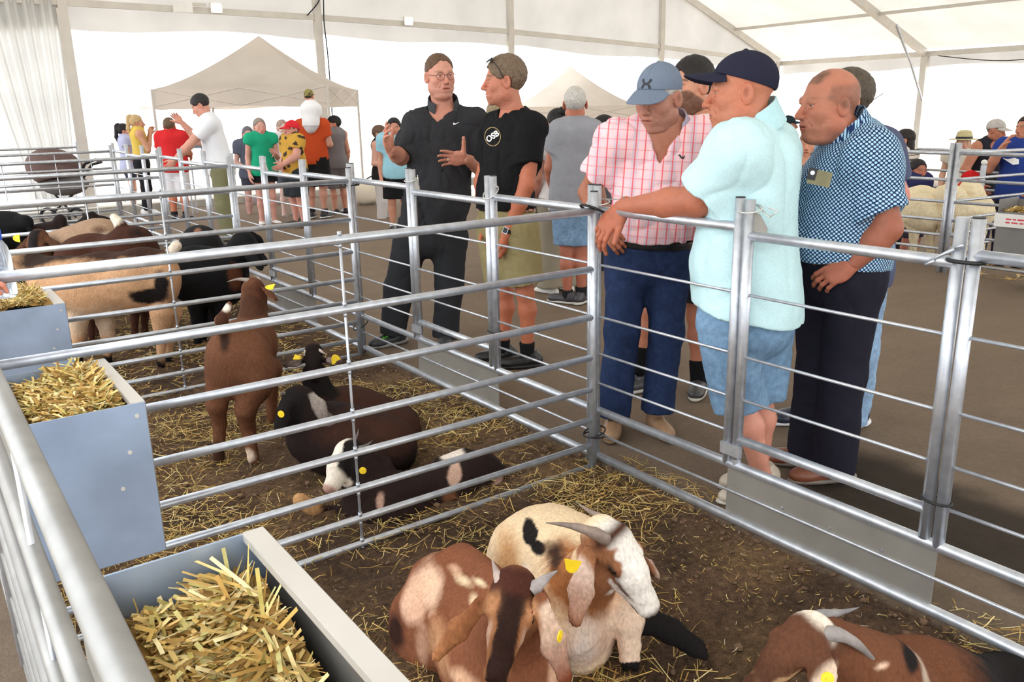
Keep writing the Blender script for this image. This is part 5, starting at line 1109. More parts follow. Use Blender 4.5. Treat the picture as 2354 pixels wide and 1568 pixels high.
def stand(g, deg, Ht=1.72, zg=0.0, armL='down', armR='down', lean=0.0, sway=0.0, sh=.19, hip=.09, stance=.0, headpitch=0, headdeg=None, headroll=0, hh=1.0, kid=1.0):
    """joints of a standing figure; deg 0 faces the viewer. Arm: preset name or ((out, fwd, z) of elbow, (out, fwd, z) of wrist)"""
    F = facing(deg); Xr = np.cross(F, UZ); k = Ht / 1.75; g = A(g[0], g[1], zg)
    PRE = {'down': ((.045, -.03, 1.13), (.06, .06, .88)), 'mouth': ((.05, .10, 1.14), (-.13, .20, 1.43)), 'phone': ((.05, .02, 1.12), (-.06, .27, 1.20)), 'front': ((.06, .03, 1.12), (-.10, .20, 1.02)), 'hip': ((.16, -.05, 1.15), (.02, .10, 1.00)), 'rail': ((.07, .12, 1.18), (.05, .38, 1.06)), 'up': ((.10, .12, 1.45), (.02, .12, 1.70)), 'back': ((.08, -.06, 1.14), (-.02, -.10, .98)), 'bag': ((.06, -.02, 1.13), (.02, .22, 1.10))}
    P = lambda x, y, z: g + Xr * x * k + F * (y + lean * max(0, z - .92) + 0) * k + UZ * z * k + Xr * sway * max(0, z - .9) * k
    J = dict(fwd=F); 
    for s, nm, arm in ((1, 'R', armR), (-1, 'L', armL)):
        e, w = PRE[arm] if isinstance(arm, str) else arm
        J['sh' + nm] = P(sh * s, 0, 1.425); J['el' + nm] = P((sh + e[0]) * s, e[1], e[2]); J['wr' + nm] = P((sh + w[0]) * s, w[1], w[2])
        J['hp' + nm] = P(hip * s, 0, .90); J['kn' + nm] = P((hip + .01 + stance * .5) * s, .015, .48); J['an' + nm] = P((hip + .015 + stance) * s, -.02, .085); J['toe' + nm] = F + Xr * .25 * s
    J['nk'] = P(0, -.005, 1.485); hs = Ht - .125 * hh - .01
    J['hd'] = g + F * (lean * .75 + .025) * k + UZ * hs + Xr * sway * .75 * k
    if lean: J['hd'] = J['nk'] + F * (.05 + lean * .1) * k + UZ * .135 * k
    M_ = axes(facing(deg if headdeg is None else headdeg), headpitch, headroll); return J, M_
BM = dict(chest=(.165, .105), belly=(.150, .105), hip=(.165, .115)); BW = dict(chest=(.145, .105), belly=(.130, .095), hip=(.165, .12), arm=.82, leg=.95, shr=.052); BH = dict(chest=(.185, .13), belly=(.19, .15), hip=(.185, .135), arm=1.15, leg=1.12)
# flat marks laid on to cloth
def project(target, pts3, direction, off=.0025):
    dg = target.data; bvh = BVHTree.FromPolygons([tuple(v.co) for v in dg.vertices], [tuple(p.vertices) for p in dg.polygons]); out = []
    d = Vector(direction).normalized()
    for p in pts3:
        hit, nrm, i, dist = bvh.ray_cast(Vector(p) - d * .6, d)
        out.append(np.array(hit) - np.array(d) * off if hit is not None else np.asarray(p))
    return out
def decal(name, target, polys, ctr, ux, uy, mat, parent, off=.003, label=None):
    """polys: lists of 2-D points (metres) placed at ctr with axes ux, uy and dropped on to target along the line of sight axis"""
    bm = bmesh.new(); d = unit(np.cross(uy, ux)); d = d if d.dot(HF) > 0 else -d
    for P in polys:
        vs = [bm.verts.new(Vector(q)) for q in project(target, [ctr + ux * x + uy * y for x, y in P], d, off)]
        try: f = bm.faces.new(vs)
        except Exception: continue
    bmesh.ops.triangulate(bm, faces=bm.faces[:]); me = bpy.data.meshes.new(name); bm.to_mesh(me); bm.free(); o = link(name, me, mat, parent)
    if label: o['label'] = label
    return o
def text_decal(name, target, txt, size, ctr, ux, uy, mat, parent, off=.003, label=None, bold=0):
    cu = bpy.data.curves.new('tmp', 'FONT'); cu.body = txt; cu.size = size; cu.align_x = 'CENTER'; cu.align_y = 'CENTER'; cu.offset = bold; ob = bpy.data.objects.new('tmp', cu); COL.objects.link(ob)
    dg = bpy.context.evaluated_depsgraph_get(); me = bpy.data.meshes.new_from_object(ob.evaluated_get(dg)); bpy.data.objects.remove(ob); bpy.data.curves.remove(cu)
    d = unit(np.cross(uy, ux)); d = d if d.dot(HF) > 0 else -d; P = [ctr + ux * v.co.x + uy * v.co.y for v in me.vertices]
    for v, q in zip(me.vertices, project(target, P, d, off)): v.co = q
    me.name = name; o = link(name, me, mat, parent)
    if label: o['label'] = label
    return o
# ------------------------------------------------------------------ the group at the front fence
V1 = 0.0065
def const(c): return lambda V: np.tile(c, (len(V), 1))
def mottled(c, a=.06, f=20): return lambda V: np.tile(c, (len(V), 1)) * (1 + a * vnoise(V, f, 3) + a * .6 * vnoise(V, f * 3, 5))[:, None]
# 1: charcoal polo
g = A(.378, 2.483); at = plane_at(g); F = facing(12)
J = dict(fwd=F, hd=at(1012, 176, .05), nk=at(1018, 248, .0), shR=at(958, 288, .02), shL=at(1092, 284, -.02), elR=at(922, 362, .10), wrR=at(897, 345, .30), elL=at(1112, 388, .02), wrL=at(1071, 366, .24),
         hpR=at(948, 545), hpL=at(1034, 545), knR=at(917, 660, .0), knL=at(1033, 662, .0), anR=at(903, 760, .0), anL=at(1022, 768, .0), toeR=facing(-50), toeL=facing(5), hdR=A(*(VW * .45 + UZ * .7 - HR * .15)), hdL=A(*(-HR * .92 + VW * .35 + UZ * .12)))
Mh = axes(facing(24), 4, -2)
SK1 = C3(204, 146, 126)
h1 = dict(M=Mh, h=1.08, skin=SK1, beard=SK1 * A(.62, .58, .58), beardw=.22, armskin=C3(194, 136, 114), hair='short', haircol=C3(96, 72, 54), hairt=.006, hl=.030, slope=.80, fat=1.10, jaw=1.06, mouth=.006, look=unit(Mh[1] + HR * .2), iris=(96, 110, 118), vox=.0036, brow=.45)
B1 = dict(chest=(.205, .15), belly=(.215, .175), hip=(.195, .15), arm=1.10, leg=1.12, shr=.070, bf=.03)
CH = C3(50, 50, 53)
f1 = person('man in a charcoal polo shirt and glasses talking with both hands raised', J, B1, h1, [
    ('trousers', mottled(C3(48, 49, 52)), dict(fit=.022, anz=-.02, cuff=.066, wrk=.007, wf=9)), ('shoes', C3(58, 60, 64), dict(sole=C3(150, 148, 144), sc=1.05)),
    ('shirt', mottled(CH, .05), dict(sleeve=.86, hem=at(985, 512), neckr=.078, vee=(at(977, 246, .2), at(1050, 240, .2), at(1003, 279, .2)), flare=.035, flt=.0, wrk=.011, slf=1.3)),
    ('collar', C3(66, 67, 70), dict(r=.100, hh=.046, gap=.055, dz=.022))], V1,
    dict(R=dict(n=HR * .9 + VW * .2, t=UZ * .6 - HF * -.2 + VW * .0 + HR * .0 + UZ * .5, curl=(.15, .32, .45, .5), thumb=(.8, .6, .1), sc=1.08), L=dict(n=VW * .75 - UZ * .2 + HR * .1 , t=UZ, curl=(.18, .20, .22, .26), spread=.10, thumb=(1.0, .15, .05), tc=.05, sc=1.12)))
o1 = f1.o; H = f1.H
# spectacles
m = MB()
for c in (-1, 1):
    m.tube([H.p(.0325 * c + .024 * math.cos(a), .101 - 2.2 * (.0325 * c + .024 * math.cos(a)) ** 2 * 1.4, .005 + .021 * math.sin(a)) for a in np.linspace(0, 2 * PI, 25)], .0013, 6, False)
    m.tube([H.p(.0575 * c, .094, .010), H.p(.078 * c, .070, .012), H.p(.084 * c, .0, .012)], .0013, 6)
m.tube([H.p(-.010, .103, .011), H.p(0, .106, .014), H.p(.010, .103, .011)], .0014, 6); m.build('glasses', M['black_plastic'], o1, smooth=True)
M['white_print'] = mat_plain('white_print', C3(238, 238, 236), .7, 0, .02, 20)
sw = [(-.0185, .004), (-.0190, -.004), (-.0160, -.0085), (-.0100, -.0088), (.0, -.0055), (.0215, .0070), (-.0020, .0005), (-.0095, -.0012), (-.0140, .0002), (-.0155, .0035)]
sw = [(-.0190, .0045), (-.0205, -.0010), (-.0195, -.0060), (-.0160, -.0086), (-.0105, -.0084), (-.0040, -.0062), (.0215, .0072), (-.0020, .0010), (-.0080, -.0005), (-.0120, -.0003), (-.0140, .0012), (-.0145, .0045)]
decal('chest_logo', f1.g['shirt'], [sw], at(1047, 284, .2), HR * 1.0, UZ * 1.0, M['white_print'], o1, .004, 'small white curved tick on the chest')
M['green_print'] = mat_plain('green_print', C3(120, 230, 60), .6, 0, .03, 20)
sho = [c_ for c_ in o1.children if c_.name.startswith('shoe')]
q0 = min(sho, key=lambda c_: HR.dot(np.array(c_.data.vertices[0].co)))
decal('shoe_logo', q0, [[(x * 1.3, y * 1.2) for x, y in sw]], at(884, 785, .2), HR, UZ, M['green_print'], q0, .004, 'bright green tick on the side of the shoe')
# ring
m = MB(); w = J['wrL']; p = at(1030, 367, .33); m.tube([p + (UZ * math.cos(a) + HF * math.sin(a)) * .0105 for a in np.linspace(0, 2 * PI, 17)], .0022, 6, False); m.build('ring', M['wire'], o1)
# 2: black T-shirt
g = A(.638, 1.656); at = plane_at(g); F = facing(-62)
J = dict(fwd=F, hd=at(1158, 188, .02), nk=at(1180, 262, .0), shL=at(1222, 298, .10), shR=at(1140, 296, -.14), elL=at(1210, 425, .16), wrL=at(1162, 543, .17), elR=at(1108, 420, -.16), wrR=at(1120, 520, -.05),
         hpL=at(1190, 520, .08), hpR=at(1140, 520, -.08), knL=at(1207, 672, .08), knR=at(1160, 668, -.06), anL=at(1212, 802, .08), anR=at(1155, 795, -.06), toeL=facing(-80), toeR=facing(-80), hdL=A(*(UZ * -1 - HR * .12)))
Mh = axes(facing(-86), 2, 0); SK2 = C3(192, 126, 102)
h2 = dict(M=Mh, h=1.10, skin=SK2, beard=SK2 * A(.62, .58, .58), beardw=.25, armskin=C3(188, 112, 82), hair='short', haircol=C3(112, 94, 76), hairt=.013, hl=-.010, slope=.98, vox=.0036, topt=1.3, nose=1.05)
B2 = dict(chest=(.190, .135), belly=(.180, .155), hip=(.175, .135), arm=1.08, leg=1.02, shr=.066, bf=.03)
f2 = person('man in a black T-shirt and khaki shorts seen in profile, sunglasses on his head', J, B2, h2, [
    ('shorts', mottled(C3(150, 138, 98)), dict(len=.86, fit=.03, cuff=.088, wrk=.006)), ('shoes', C3(26, 26, 27), dict(sole=C3(34, 33, 33))), ('socks', C3(30, 30, 31), dict(len=.12)),
    ('shirt', mottled(C3(26, 26, 28), .05), dict(sleeve=.60, hem=at(1160, 478), neckr=.072, flare=.02, wrk=.009))], V1, dict(L=dict(n=-HF * -.3 - HR * .9, t=VW * .2 - HR, curl=(.5, .5, .55, .6)), R=dict(curl=(.5, .5, .5, .5))))
o2 = f2.o; H = f2.H
m = MB()
for c in (-1, 1):
    m.tube([H.p(.086 * c, .005, .012), H.p(.091 * c, .030, .070), H.p(.072 * c, .062, .108)], .0026, 6); m.box(H.p(.036 * c, .070, .112), (.030, .0035, .018), (H.M[0], unit(H.M[1] * .5 + H.M[2] * .85), unit(-H.M[1] * .85 + H.M[2] * .5)))
m.build('sunglasses', M['black_plastic'], o2)
# wrist watch
def watch(o, w, e, n, r=.034, name='watch', face=True):
    d = unit(e - w); c = w + d * .035; n = unit(n - d * n.dot(d)); b = np.cross(d, n); m = MB()
    for k in range(5): m.tube([c + d * (-.009 + .0045 * k) + (n * math.cos(a) + b * math.sin(a)) * r for a in np.linspace(0, 2 * PI, 21)], .0028, 6, False)
    q = m.build(name, M['black_plastic'], o)
    if face:
        m = MB(); m.box(c + n * (r + .004), (.018, .016, .0045), (d, b, n)); x = m.build('watch_case', M['steel'], None); x.parent = q; m = MB(); m.box(c + n * (r + .0088), (.0155, .0135, .0006), (d, b, n)); x = m.build('watch_face', M['black_plastic'], None); x.parent = q
watch(o2, J['wrL'], J['elL'], VW * .9 - HR * .4, .034)
M['gold_print'] = mat_plain('gold_print', C3(176, 150, 98), .7, 0, .05, 20); M['black_print'] = mat_plain('black_print', C3(28, 28, 30), .7, 0, .05, 20)
ux = unit(HR * .80 + UZ * .52); uy = unit(UZ * .85 - HR * .45); c = at(1131, 316, .2)
def ring_polys(a, b, w, n=28): return [[(a * math.cos(t), b * math.sin(t)), (a * math.cos(u), b * math.sin(u)), ((a - w) * math.cos(u), (b - w) * math.sin(u)), ((a - w) * math.cos(t), (b - w) * math.sin(t))] for t, u in zip(np.linspace(0, 2 * PI, n + 1)[:-1], np.linspace(0, 2 * PI, n + 1)[1:])]
decal('emblem_ring', f2.g['shirt'], [[(x * .85, y) for x, y in q] for q in ring_polys(.060, .053, .004)], c, ux, uy, M['gold_print'], o2, .003, 'thin gold oval ring on the chest')
text_decal('emblem_text', f2.g['shirt'], 'OSB', .046, c, ux, uy, M['white_print'], o2, .004, 'white block letters in the gold oval', .0015)
# 4: pink plaid shirt, grey cap
def plaid_mat():
    m, nt, b, N, K = mat_new('pink_plaid'); at_ = N('ShaderNodeAttribute'); at_.attribute_name = 'uvw'; sp = N('ShaderNodeSeparateXYZ'); K(at_.outputs['Vector'], sp.inputs[0])
    def ma(op, a, b_=None):
        n = N('ShaderNodeMath'); n.operation = op
        for i, v in enumerate((a, b_)):
            if v is None: continue
            if isinstance(v, (int, float)): n.inputs[i].default_value = v
            else: K(v, n.inputs[i])
        return n.outputs[0]
    def line(src, per, wd, off=0.0):
        f = ma('FRACT', ma('ADD', ma('DIVIDE', src, per), off + 50.0)); d = ma('ABSOLUTE', ma('SUBTRACT', f, .5)); return ma('LESS_THAN', d, wd)
    def mixc(fac, a, c):
        x = N('ShaderNodeMix'); x.data_type = 'RGBA'; K(fac, x.inputs[0])
        if hasattr(a, 'name'): K(a, x.inputs[6])
        else: x.inputs[6].default_value = (*a, 1)
        x.inputs[7].default_value = (*c, 1); return x.outputs[2]
    X, Z = sp.outputs[0], sp.outputs[2]
    c = mixc(ma('MULTIPLY', line(X, .084, .16, .25), .55), tuple(C3(246, 204, 208)), tuple(C3(196, 190, 206)))
    c = mixc(ma('MULTIPLY', line(Z, .084, .12, .3), .35), c, tuple(C3(214, 190, 204)))
    c = mixc(ma('MULTIPLY', line(Z, .042, .05), .55), c, tuple(C3(240, 120, 124)))
    c = mixc(ma('MULTIPLY', line(X, .042, .075), .85), c, tuple(C3(236, 92, 100)))
    K(c, b.inputs['Base Color']); b.inputs['Roughness'].default_value = .85; b.inputs['Specular IOR Level'].default_value = .15; return m
M['plaid'] = plaid_mat()
g = A(.404, .341); at = plane_at(g); F = facing(-8)
J = dict(fwd=F, hd=at(1513, 226, .06), nk=at(1535, 308, .0), shR=at(1412, 325, .03), shL=at(1618, 318, -.03), elR=at(1352, 442, -.10), wrR=at(1386, 520, .08), elL=at(1660, 450, -.12), wrL=at(1600, 545, .0),
         hpR=at(1446, 585), hpL=at(1536, 585), knR=at(1430, 760, .02), knL=at(1532, 765, .0), anR=at(1410, 935, .0), anL=at(1512, 925, .0), toeR=facing(-12), toeL=facing(10), hdR=A(*(HR * .55 - UZ * .6 + VW * .5)), hdL=A(*(-HR * .75 - UZ * .5 + VW * .3)))
Mh = axes(facing(-40), 14, 3); SK4 = C3(182, 130, 110)
h4 = dict(M=Mh, h=1.12, skin=SK4, beard=SK4 * A(.62, .58, .58), beardw=.3, armskin=C3(168, 104, 76), hair='short', haircol=C3(186, 180, 172), hairt=.005, hl=.0, cap=C3(116, 128, 146), capz=.035, capslope=.24, brim=.085, brimdrop=.34, fat=1.08, jaw=1.05, nose=1.12, vox=.0034, brow=.3, look=unit(Mh[1] - UZ * .3))
B4 = dict(chest=(.200, .135), belly=(.190, .155), hip=(.175, .135), arm=1.0, leg=1.05, shr=.064, bf=.025)
f4 = person('older man in a grey cap and pink plaid shirt, hands on his hips', J, B4, h4, [
    ('trousers', mottled(C3(38, 52, 84), .14), dict(fit=.016, mat='denim', anz=-.045, cuff=.064, wrk=.006, wf=10, waist=.07)), ('shoes', C3(164, 130, 98), dict(sole=C3(120, 96, 72), sc=1.0)), ('belt', C3(24, 24, 26), dict(z=.060)),
    ('shirt', C3(240, 200, 205), dict(sleeve=.66, hem=at(1490, 551), hemn=-UZ, neckr=.074, vee=(at(1495, 296, .2), at(1572, 300, .2), at(1522, 382, .2)), flare=.02, flt=.1, mat='plaid', wrk=.010, slf=1.6)),
    ('collar', C3(168, 160, 176), dict(r=.100, hh=.055, gap=.055, dz=.022))], V1, dict(R=dict(n=HF, t=-UZ * .5 - HR * .8, curl=(.5, .5, .5, .5)), L=dict(n=HF, t=HR, curl=(.5, .5, .5, .5))))
o4 = f4.o; H = f4.H
M['dark_print'] = mat_plain('dark_print', C3(44, 46, 52), .7, 0, .04, 20)
capo = [c_ for c_ in o4.children if c_.name.startswith('cap')][0]
e = H.p(0, .088, .078); ux = unit(H.M[0]); uy = unit(H.M[2] - H.M[1] * .35)
if ux.dot(HR) < 0: ux = -ux
def arc(cx, cy, r0, r1, a0, a1, n=10):
    a = np.radians(np.linspace(a0, a1, n)); return [[(cx + r1 * math.cos(t), cy + r1 * math.sin(t)), (cx + r1 * math.cos(u), cy + r1 * math.sin(u)), (cx + r0 * math.cos(u), cy + r0 * math.sin(u)), (cx + r0 * math.cos(t), cy + r0 * math.sin(t))] for t, u in zip(a[:-1], a[1:])]
def face_project(name, target, polys, ctr, ux, uy, mat, parent, off, label):
    bm = bmesh.new(); bvh = BVHTree.FromPolygons([tuple(v.co) for v in target.data.vertices], [tuple(p.vertices) for p in target.data.polygons]); d = unit(np.cross(ux, uy)); d = d if d.dot(ctr - H.c) > 0 else -d
    for P in polys:
        vs = []
        for x, y in P:
            q = ctr + ux * x + uy * y; hit, nr, i, ds = bvh.ray_cast(Vector(q + d * .2), Vector(-d)); q = np.array(hit) + d * off if hit is not None else q; vs.append(bm.verts.new(Vector(q)))
        bm.faces.new(vs)
    bmesh.ops.triangulate(bm, faces=bm.faces[:]); me = bpy.data.meshes.new(name); bm.to_mesh(me); bm.free(); o = link(name, me, mat, parent); o['label'] = label; return o
face_project('cap_logo', capo, arc(0, .017, .013, .021, 200, 340) + arc(0, -.017, .013, .021, 20, 160) + [[(-.026, .018), (-.014, .022), (-.010, .008), (-.018, .004)], [(.026, .018), (.014, .022), (.010, .008), (.018, .004)], [(-.026, -.018), (-.014, -.022), (-.010, -.008), (-.018, -.004)], [(.026, -.018), (.014, -.022), (.010, -.008), (.018, -.004)]], e, ux, uy, M['dark_print'], capo, .0025, 'dark interlocked emblem on the front of the cap')
decal('chest_logo', f4.g['shirt'], [[(-.016, .004), (-.012, .010), (-.004, .009), (-.002, .002), (.004, -.003), (.010, .000), (.013, .006), (.016, .002), (.012, -.009), (.003, -.010), (-.006, -.004), (-.010, .003)]], at(1574, 362, .2), HR, UZ, M['dark_print'], o4, .004, 'small dark embroidered squiggle above the pocket')
m = MB(); p = at(1490, 561, .27); 
# 5: bearded man behind
g = A(1.006, .682); at = plane_at(g); F = facing(-35)
J = dict(fwd=F, hd=at(1588, 200, .03), nk=at(1606, 272, .0), shR=at(1540, 305, .02), shL=at(1668, 300, .0), elR=at(1520, 420, .05), wrR=at(1540, 520, .12), elL=at(1690, 420, .0), wrL=at(1660, 520, .08),
         hpR=at(1520, 545), hpL=at(1604, 545), knR=at(1490, 712, .02), knL=at(1604, 725, .0), anR=at(1470, 838, .02), anL=at(1607, 880, .05), toeR=facing(-70), toeL=facing(-20))
Mh = axes(facing(-62), 2, 0); SK5 = C3(206, 150, 122)
h5 = dict(M=Mh, h=1.12, skin=SK5, armskin=C3(186, 120, 92), hair='short', haircol=C3(36, 32, 31), hairt=.012, hl=.0, slope=.85, topt=1.3, beard=C3(84, 60, 48), beardw=.85, fat=1.08, jaw=1.05, vox=.004)
f5 = person('bearded man with dark hair in a pale T-shirt behind the man in pink plaid', J, BH, h5, [('shorts', C3(40, 42, 48), dict(len=.80, fit=.02)), ('socks', C3(24, 24, 26), dict(len=.34)), ('shoes', C3(70, 68, 68), dict(sole=C3(206, 200, 190), sc=1.05)),
    ('shirt', mottled(C3(236, 222, 220), .03), dict(sleeve=.6, neckr=.076, flare=.02))], .008)
# 6: mint shirt, navy cap, arm on the rail
g = A(.22, -.456); at = plane_at(g); F = facing(-118)
J = dict(fwd=F, hd=at(1702, 216, .02), nk=at(1738, 300, .0), shL=at(1690, 352, .14), shR=at(1768, 346, -.15), elL=atx(1606, 462, .02), wrL=atx(1428, 478, .02), elR=at(1760, 500, -.25), wrR=at(1690, 560, -.30),
         hpL=at(1672, 745, .08), hpR=at(1758, 740, -.08), knL=at(1700, 925, .07), knR=at(1745, 905, -.07), anL=at(1752, 1095, .06), anR=at(1745, 1085, -.10), toeL=facing(-88), toeR=facing(-80), hdL=A(*(-HR * .66 - UZ * .75 + VW * .1)))
Mh = axes(facing(-97), 3, -2); SK6 = C3(190, 122, 94)
h6 = dict(M=Mh, h=1.10, skin=SK6, beard=SK6 * A(.62, .58, .58), beardw=.25, armskin=C3(176, 106, 80), legskin=C3(206, 142, 120), cap=C3(40, 41, 58), capz=.042, capslope=.36, brim=.088, brimdrop=.02, fat=1.16, jaw=1.08, vox=.0034, nose=1.05, haircol=C3(110, 84, 66), brow=.35)
B6 = dict(chest=(.205, .155), belly=(.205, .19), hip=(.185, .155), arm=1.3, leg=1.02, shr=.066, bf=.02)
MINT = C3(196, 228, 232)
f6 = person('man in a mint green shirt and navy cap leaning his arm on the top rail', J, B6, h6, [
    ('shorts', mottled(C3(112, 142, 170), .2, 12), dict(len=1.06, fit=.020, cuff=.088, mat='denim', wrk=.006)), ('shoes', C3(196, 184, 166), dict(sole=C3(206, 198, 184), sc=.95)),
    ('shirt', mottled(MINT, .02), dict(sleeve=.80, hem=at(1710, 722), hemn=A(*(-UZ - HR * .18)), neckr=.07, flare=.06, flt=-.02, flh=.32, wrk=.012, wf=7, fit=.020, slf=1.3)),
    ('collar', C3(186, 222, 228), dict(r=.098, hh=.058, gap=.0, dz=.026, dip=.6))], V1, dict(L=dict(n=A(*(HF * .55 + HR * .6 - UZ * .35)), t=A(*(HR * .6 + VW * .6)), curl=(.34, .38, .44, .5), spread=.025, thumb=(.45, .9, .1), sc=1.18), R=dict(skip=True)))
m = MB(); H = f6.H; m.box(H.p(.03, -.121, .022), (.016, .004, .014), (H.M[0], H.M[1], H.M[2])); m.build('cap_strap', M['white_plastic'], f6.o)
# 7: blue patterned shirt
def dots_mat():
    m, nt, b, N, K = mat_new('blue_dots'); at_ = N('ShaderNodeAttribute'); at_.attribute_name = 'uvw'; mp = N('ShaderNodeMapping'); mp.inputs['Rotation'].default_value = (0, 0, PI / 4); mp.inputs['Scale'].default_value = (88, 88, 0); K(at_.outputs['Vector'], mp.inputs[0])
    v = N('ShaderNodeTexVoronoi'); v.voronoi_dimensions = '2D'; v.inputs['Scale'].default_value = 1; v.inputs['Randomness'].default_value = .08; K(mp.outputs[0], v.inputs['Vector'])
    r = N('ShaderNodeValToRGB'); e = r.color_ramp.elements; e[0].position = .31; e[0].color = (*C3(176, 214, 236), 1); e[1].position = .42; e[1].color = (*C3(34, 52, 92), 1); K(v.outputs['Distance'], r.inputs[0]); K(r.outputs[0], b.inputs['Base Color'])
    b.inputs['Roughness'].default_value = .8; b.inputs['Specular IOR Level'].default_value = .2; return m
M['dots'] = dots_mat()
g = A(.64, -.514); at = plane_at(g); F = facing(-80)
J = dict(fwd=F, hd=at(1904, 244, .02), nk=at(1945, 318, .0), shL=at(2000, 362, .15), shR=at(1930, 352, -.17), elL=at(2040, 525, .22), wrL=at(1962, 606, .20), elR=at(1900, 500, -.3), wrR=at(1880, 590, -.2),
         hpL=at(1960, 640, .09), hpR=at(1890, 640, -.09), knL=at(1940, 860, .08), knR=at(1880, 850, -.06), anL=at(1912, 1062, .06), anR=at(1860, 1030, -.10), toeL=facing(-82), toeR=facing(-100), hdL=A(*(-HR * .80 - UZ * .45 - VW * .1)))
Mh = axes(facing(-80), 3, 0); SK7 = C3(184, 120, 96)
def scalp7(q, c, n):
    x, y, z = np.abs(q[:, 0]), q[:, 1], q[:, 2]
    top = sstep(.072, .086, z + .004 * n + .10 * np.clip(y - .05, -.1, 0)) * sstep(-.055, -.02, y) * sstep(.05, .03, x) * .8          # forelock
    side = sstep(-.01, .01, z - (.55 * y + .0)) * sstep(.048, .03, y + .35 * (z - .03)) * sstep(.080, .055, z) * .45
    back = sstep(-.075, -.10, y - .15 * (z - .04)) * sstep(-.08, -.05, z) * .8
    k = np.clip(np.maximum(np.maximum(top * sstep(-.0, .03, y), side), back) * (1 + .25 * n), 0, 1)[:, None]; return c * (1 - k) + C3(92, 70, 56) * k
h7 = dict(M=Mh, h=1.10, skin=SK7, beard=SK7 * A(.62, .58, .58), beardw=.25, armskin=C3(160, 96, 74), scalp=scalp7, fat=1.12, jaw=1.05, nose=1.15, vox=.0034, haircol=C3(110, 84, 66), brow=.35)
B7 = dict(chest=(.200, .172), chf=.015, belly=(.195, .185), hip=(.185, .15), arm=1.18, leg=1.08, shr=.072, bf=.02)
f7 = person('balding man in a blue patterned shirt with a hand in his dark trouser pocket', J, B7, h7, [
    ('trousers', mottled(C3(34, 33, 44), .08), dict(fit=.020, anz=-.035, cuff=.070, wrk=.006, wf=8, waist=.10)), ('shoes', C3(124, 72, 50), dict(sole=C3(120, 110, 100), sc=1.02)), ('belt', C3(30, 26, 26), dict(z=.09)),
    ('shirt', C3(120, 160, 200), dict(sleeve=.78, hem=at(1930, 606), hemn=A(*(-UZ - HR * .15)), neckr=.07, flare=.03, flt=.12, wrk=.011, wf=8, mat='dots', polar=True, slf=1.5)),
    ('collar', C3(120, 160, 200), dict(r=.098, hh=.058, gap=.01, mat='dots', dip=.6, dz=.026))], V1, dict(L=dict(n=A(*(VW * -.6 - HR * .2 - UZ * .6)), t=A(*(-HR * .3 + UZ)), curl=(.5, .5, .55, .6), sc=1.12), R=dict(skip=True)))
M['phone'] = mat_plain('olive_phone_case', C3(122, 116, 84), .5, 0, .15, 30)
p = project(f7.g['shirt'], [at(1884, 409, .3)], FW, .004)[0]; px = unit(HR * .93 - UZ * .22 + VW * .2); pz = unit(UZ * .95 + HR * .2); e = tag(bpy.data.objects.new('phone', None), 'phone in an olive case clipped in the shirt pocket of the balding man', 'phone'); COL.objects.link(e); e.location = p; bpy.context.view_layer.update()
m = MB(); m.box(p, (.040, .005, .027), (px, np.cross(pz, px), pz)); m.build('case', M['phone'], e); n_ = unit(np.cross(px, pz)); n_ = n_ if n_.dot(VW) > 0 else -n_
m = MB(); m.box(p - px * .030 + n_ * .006 + pz * .008, (.015, .002, .021), (px, n_, pz)); m.build('camera_patch', M['black_plastic'], e)
m = MB(); m.tube([p - px * .030 + pz * .012 + n_ * .007, p - px * .030 + pz * .012 + n_ * .011], .008, 14); m.build('lens', M['steel'], e)
# 8: man hidden behind the patterned shirt
g = A(1.206, -.191); at = plane_at(g); F = facing(-70)
J = dict(fwd=F, hd=at(1940, 234, .0), nk=at(1972, 305, .0), shL=at(2022, 345, .12), shR=at(1935, 345, -.14), elL=at(2062, 450, .10), wrL=at(2010, 520, .12), elR=at(1900, 460, -.2), wrR=at(1890, 540, -.1),
         hpL=at(1985, 620, .08), hpR=at(1920, 620, -.08), knL=at(1975, 800, .06), knR=at(1900, 790, -.06), anL=at(1958, 975, .04), anR=at(1858, 925, -.05), toeL=facing(-60), toeR=facing(-75))
h8 = dict(M=axes(facing(-88), 2), h=1.1, skin=C3(196, 130, 104), armskin=C3(214, 140, 124), hair='short', haircol=C3(84, 74, 62), hl=.0, slope=.8)
f8 = person('man in a slate blue T-shirt and light jeans hidden behind the balding man', J, BH, h8, [('trousers', mottled(C3(140, 168, 198), .15), dict(mat='denim', fit=.016, wrk=.008)), ('shoes', C3(40, 44, 60), dict(sole=C3(226, 226, 228), sc=1.1)), ('shirt', mottled(C3(84, 90, 116), .04), dict(sleeve=.66, neckr=.07, flare=.02))], .009)
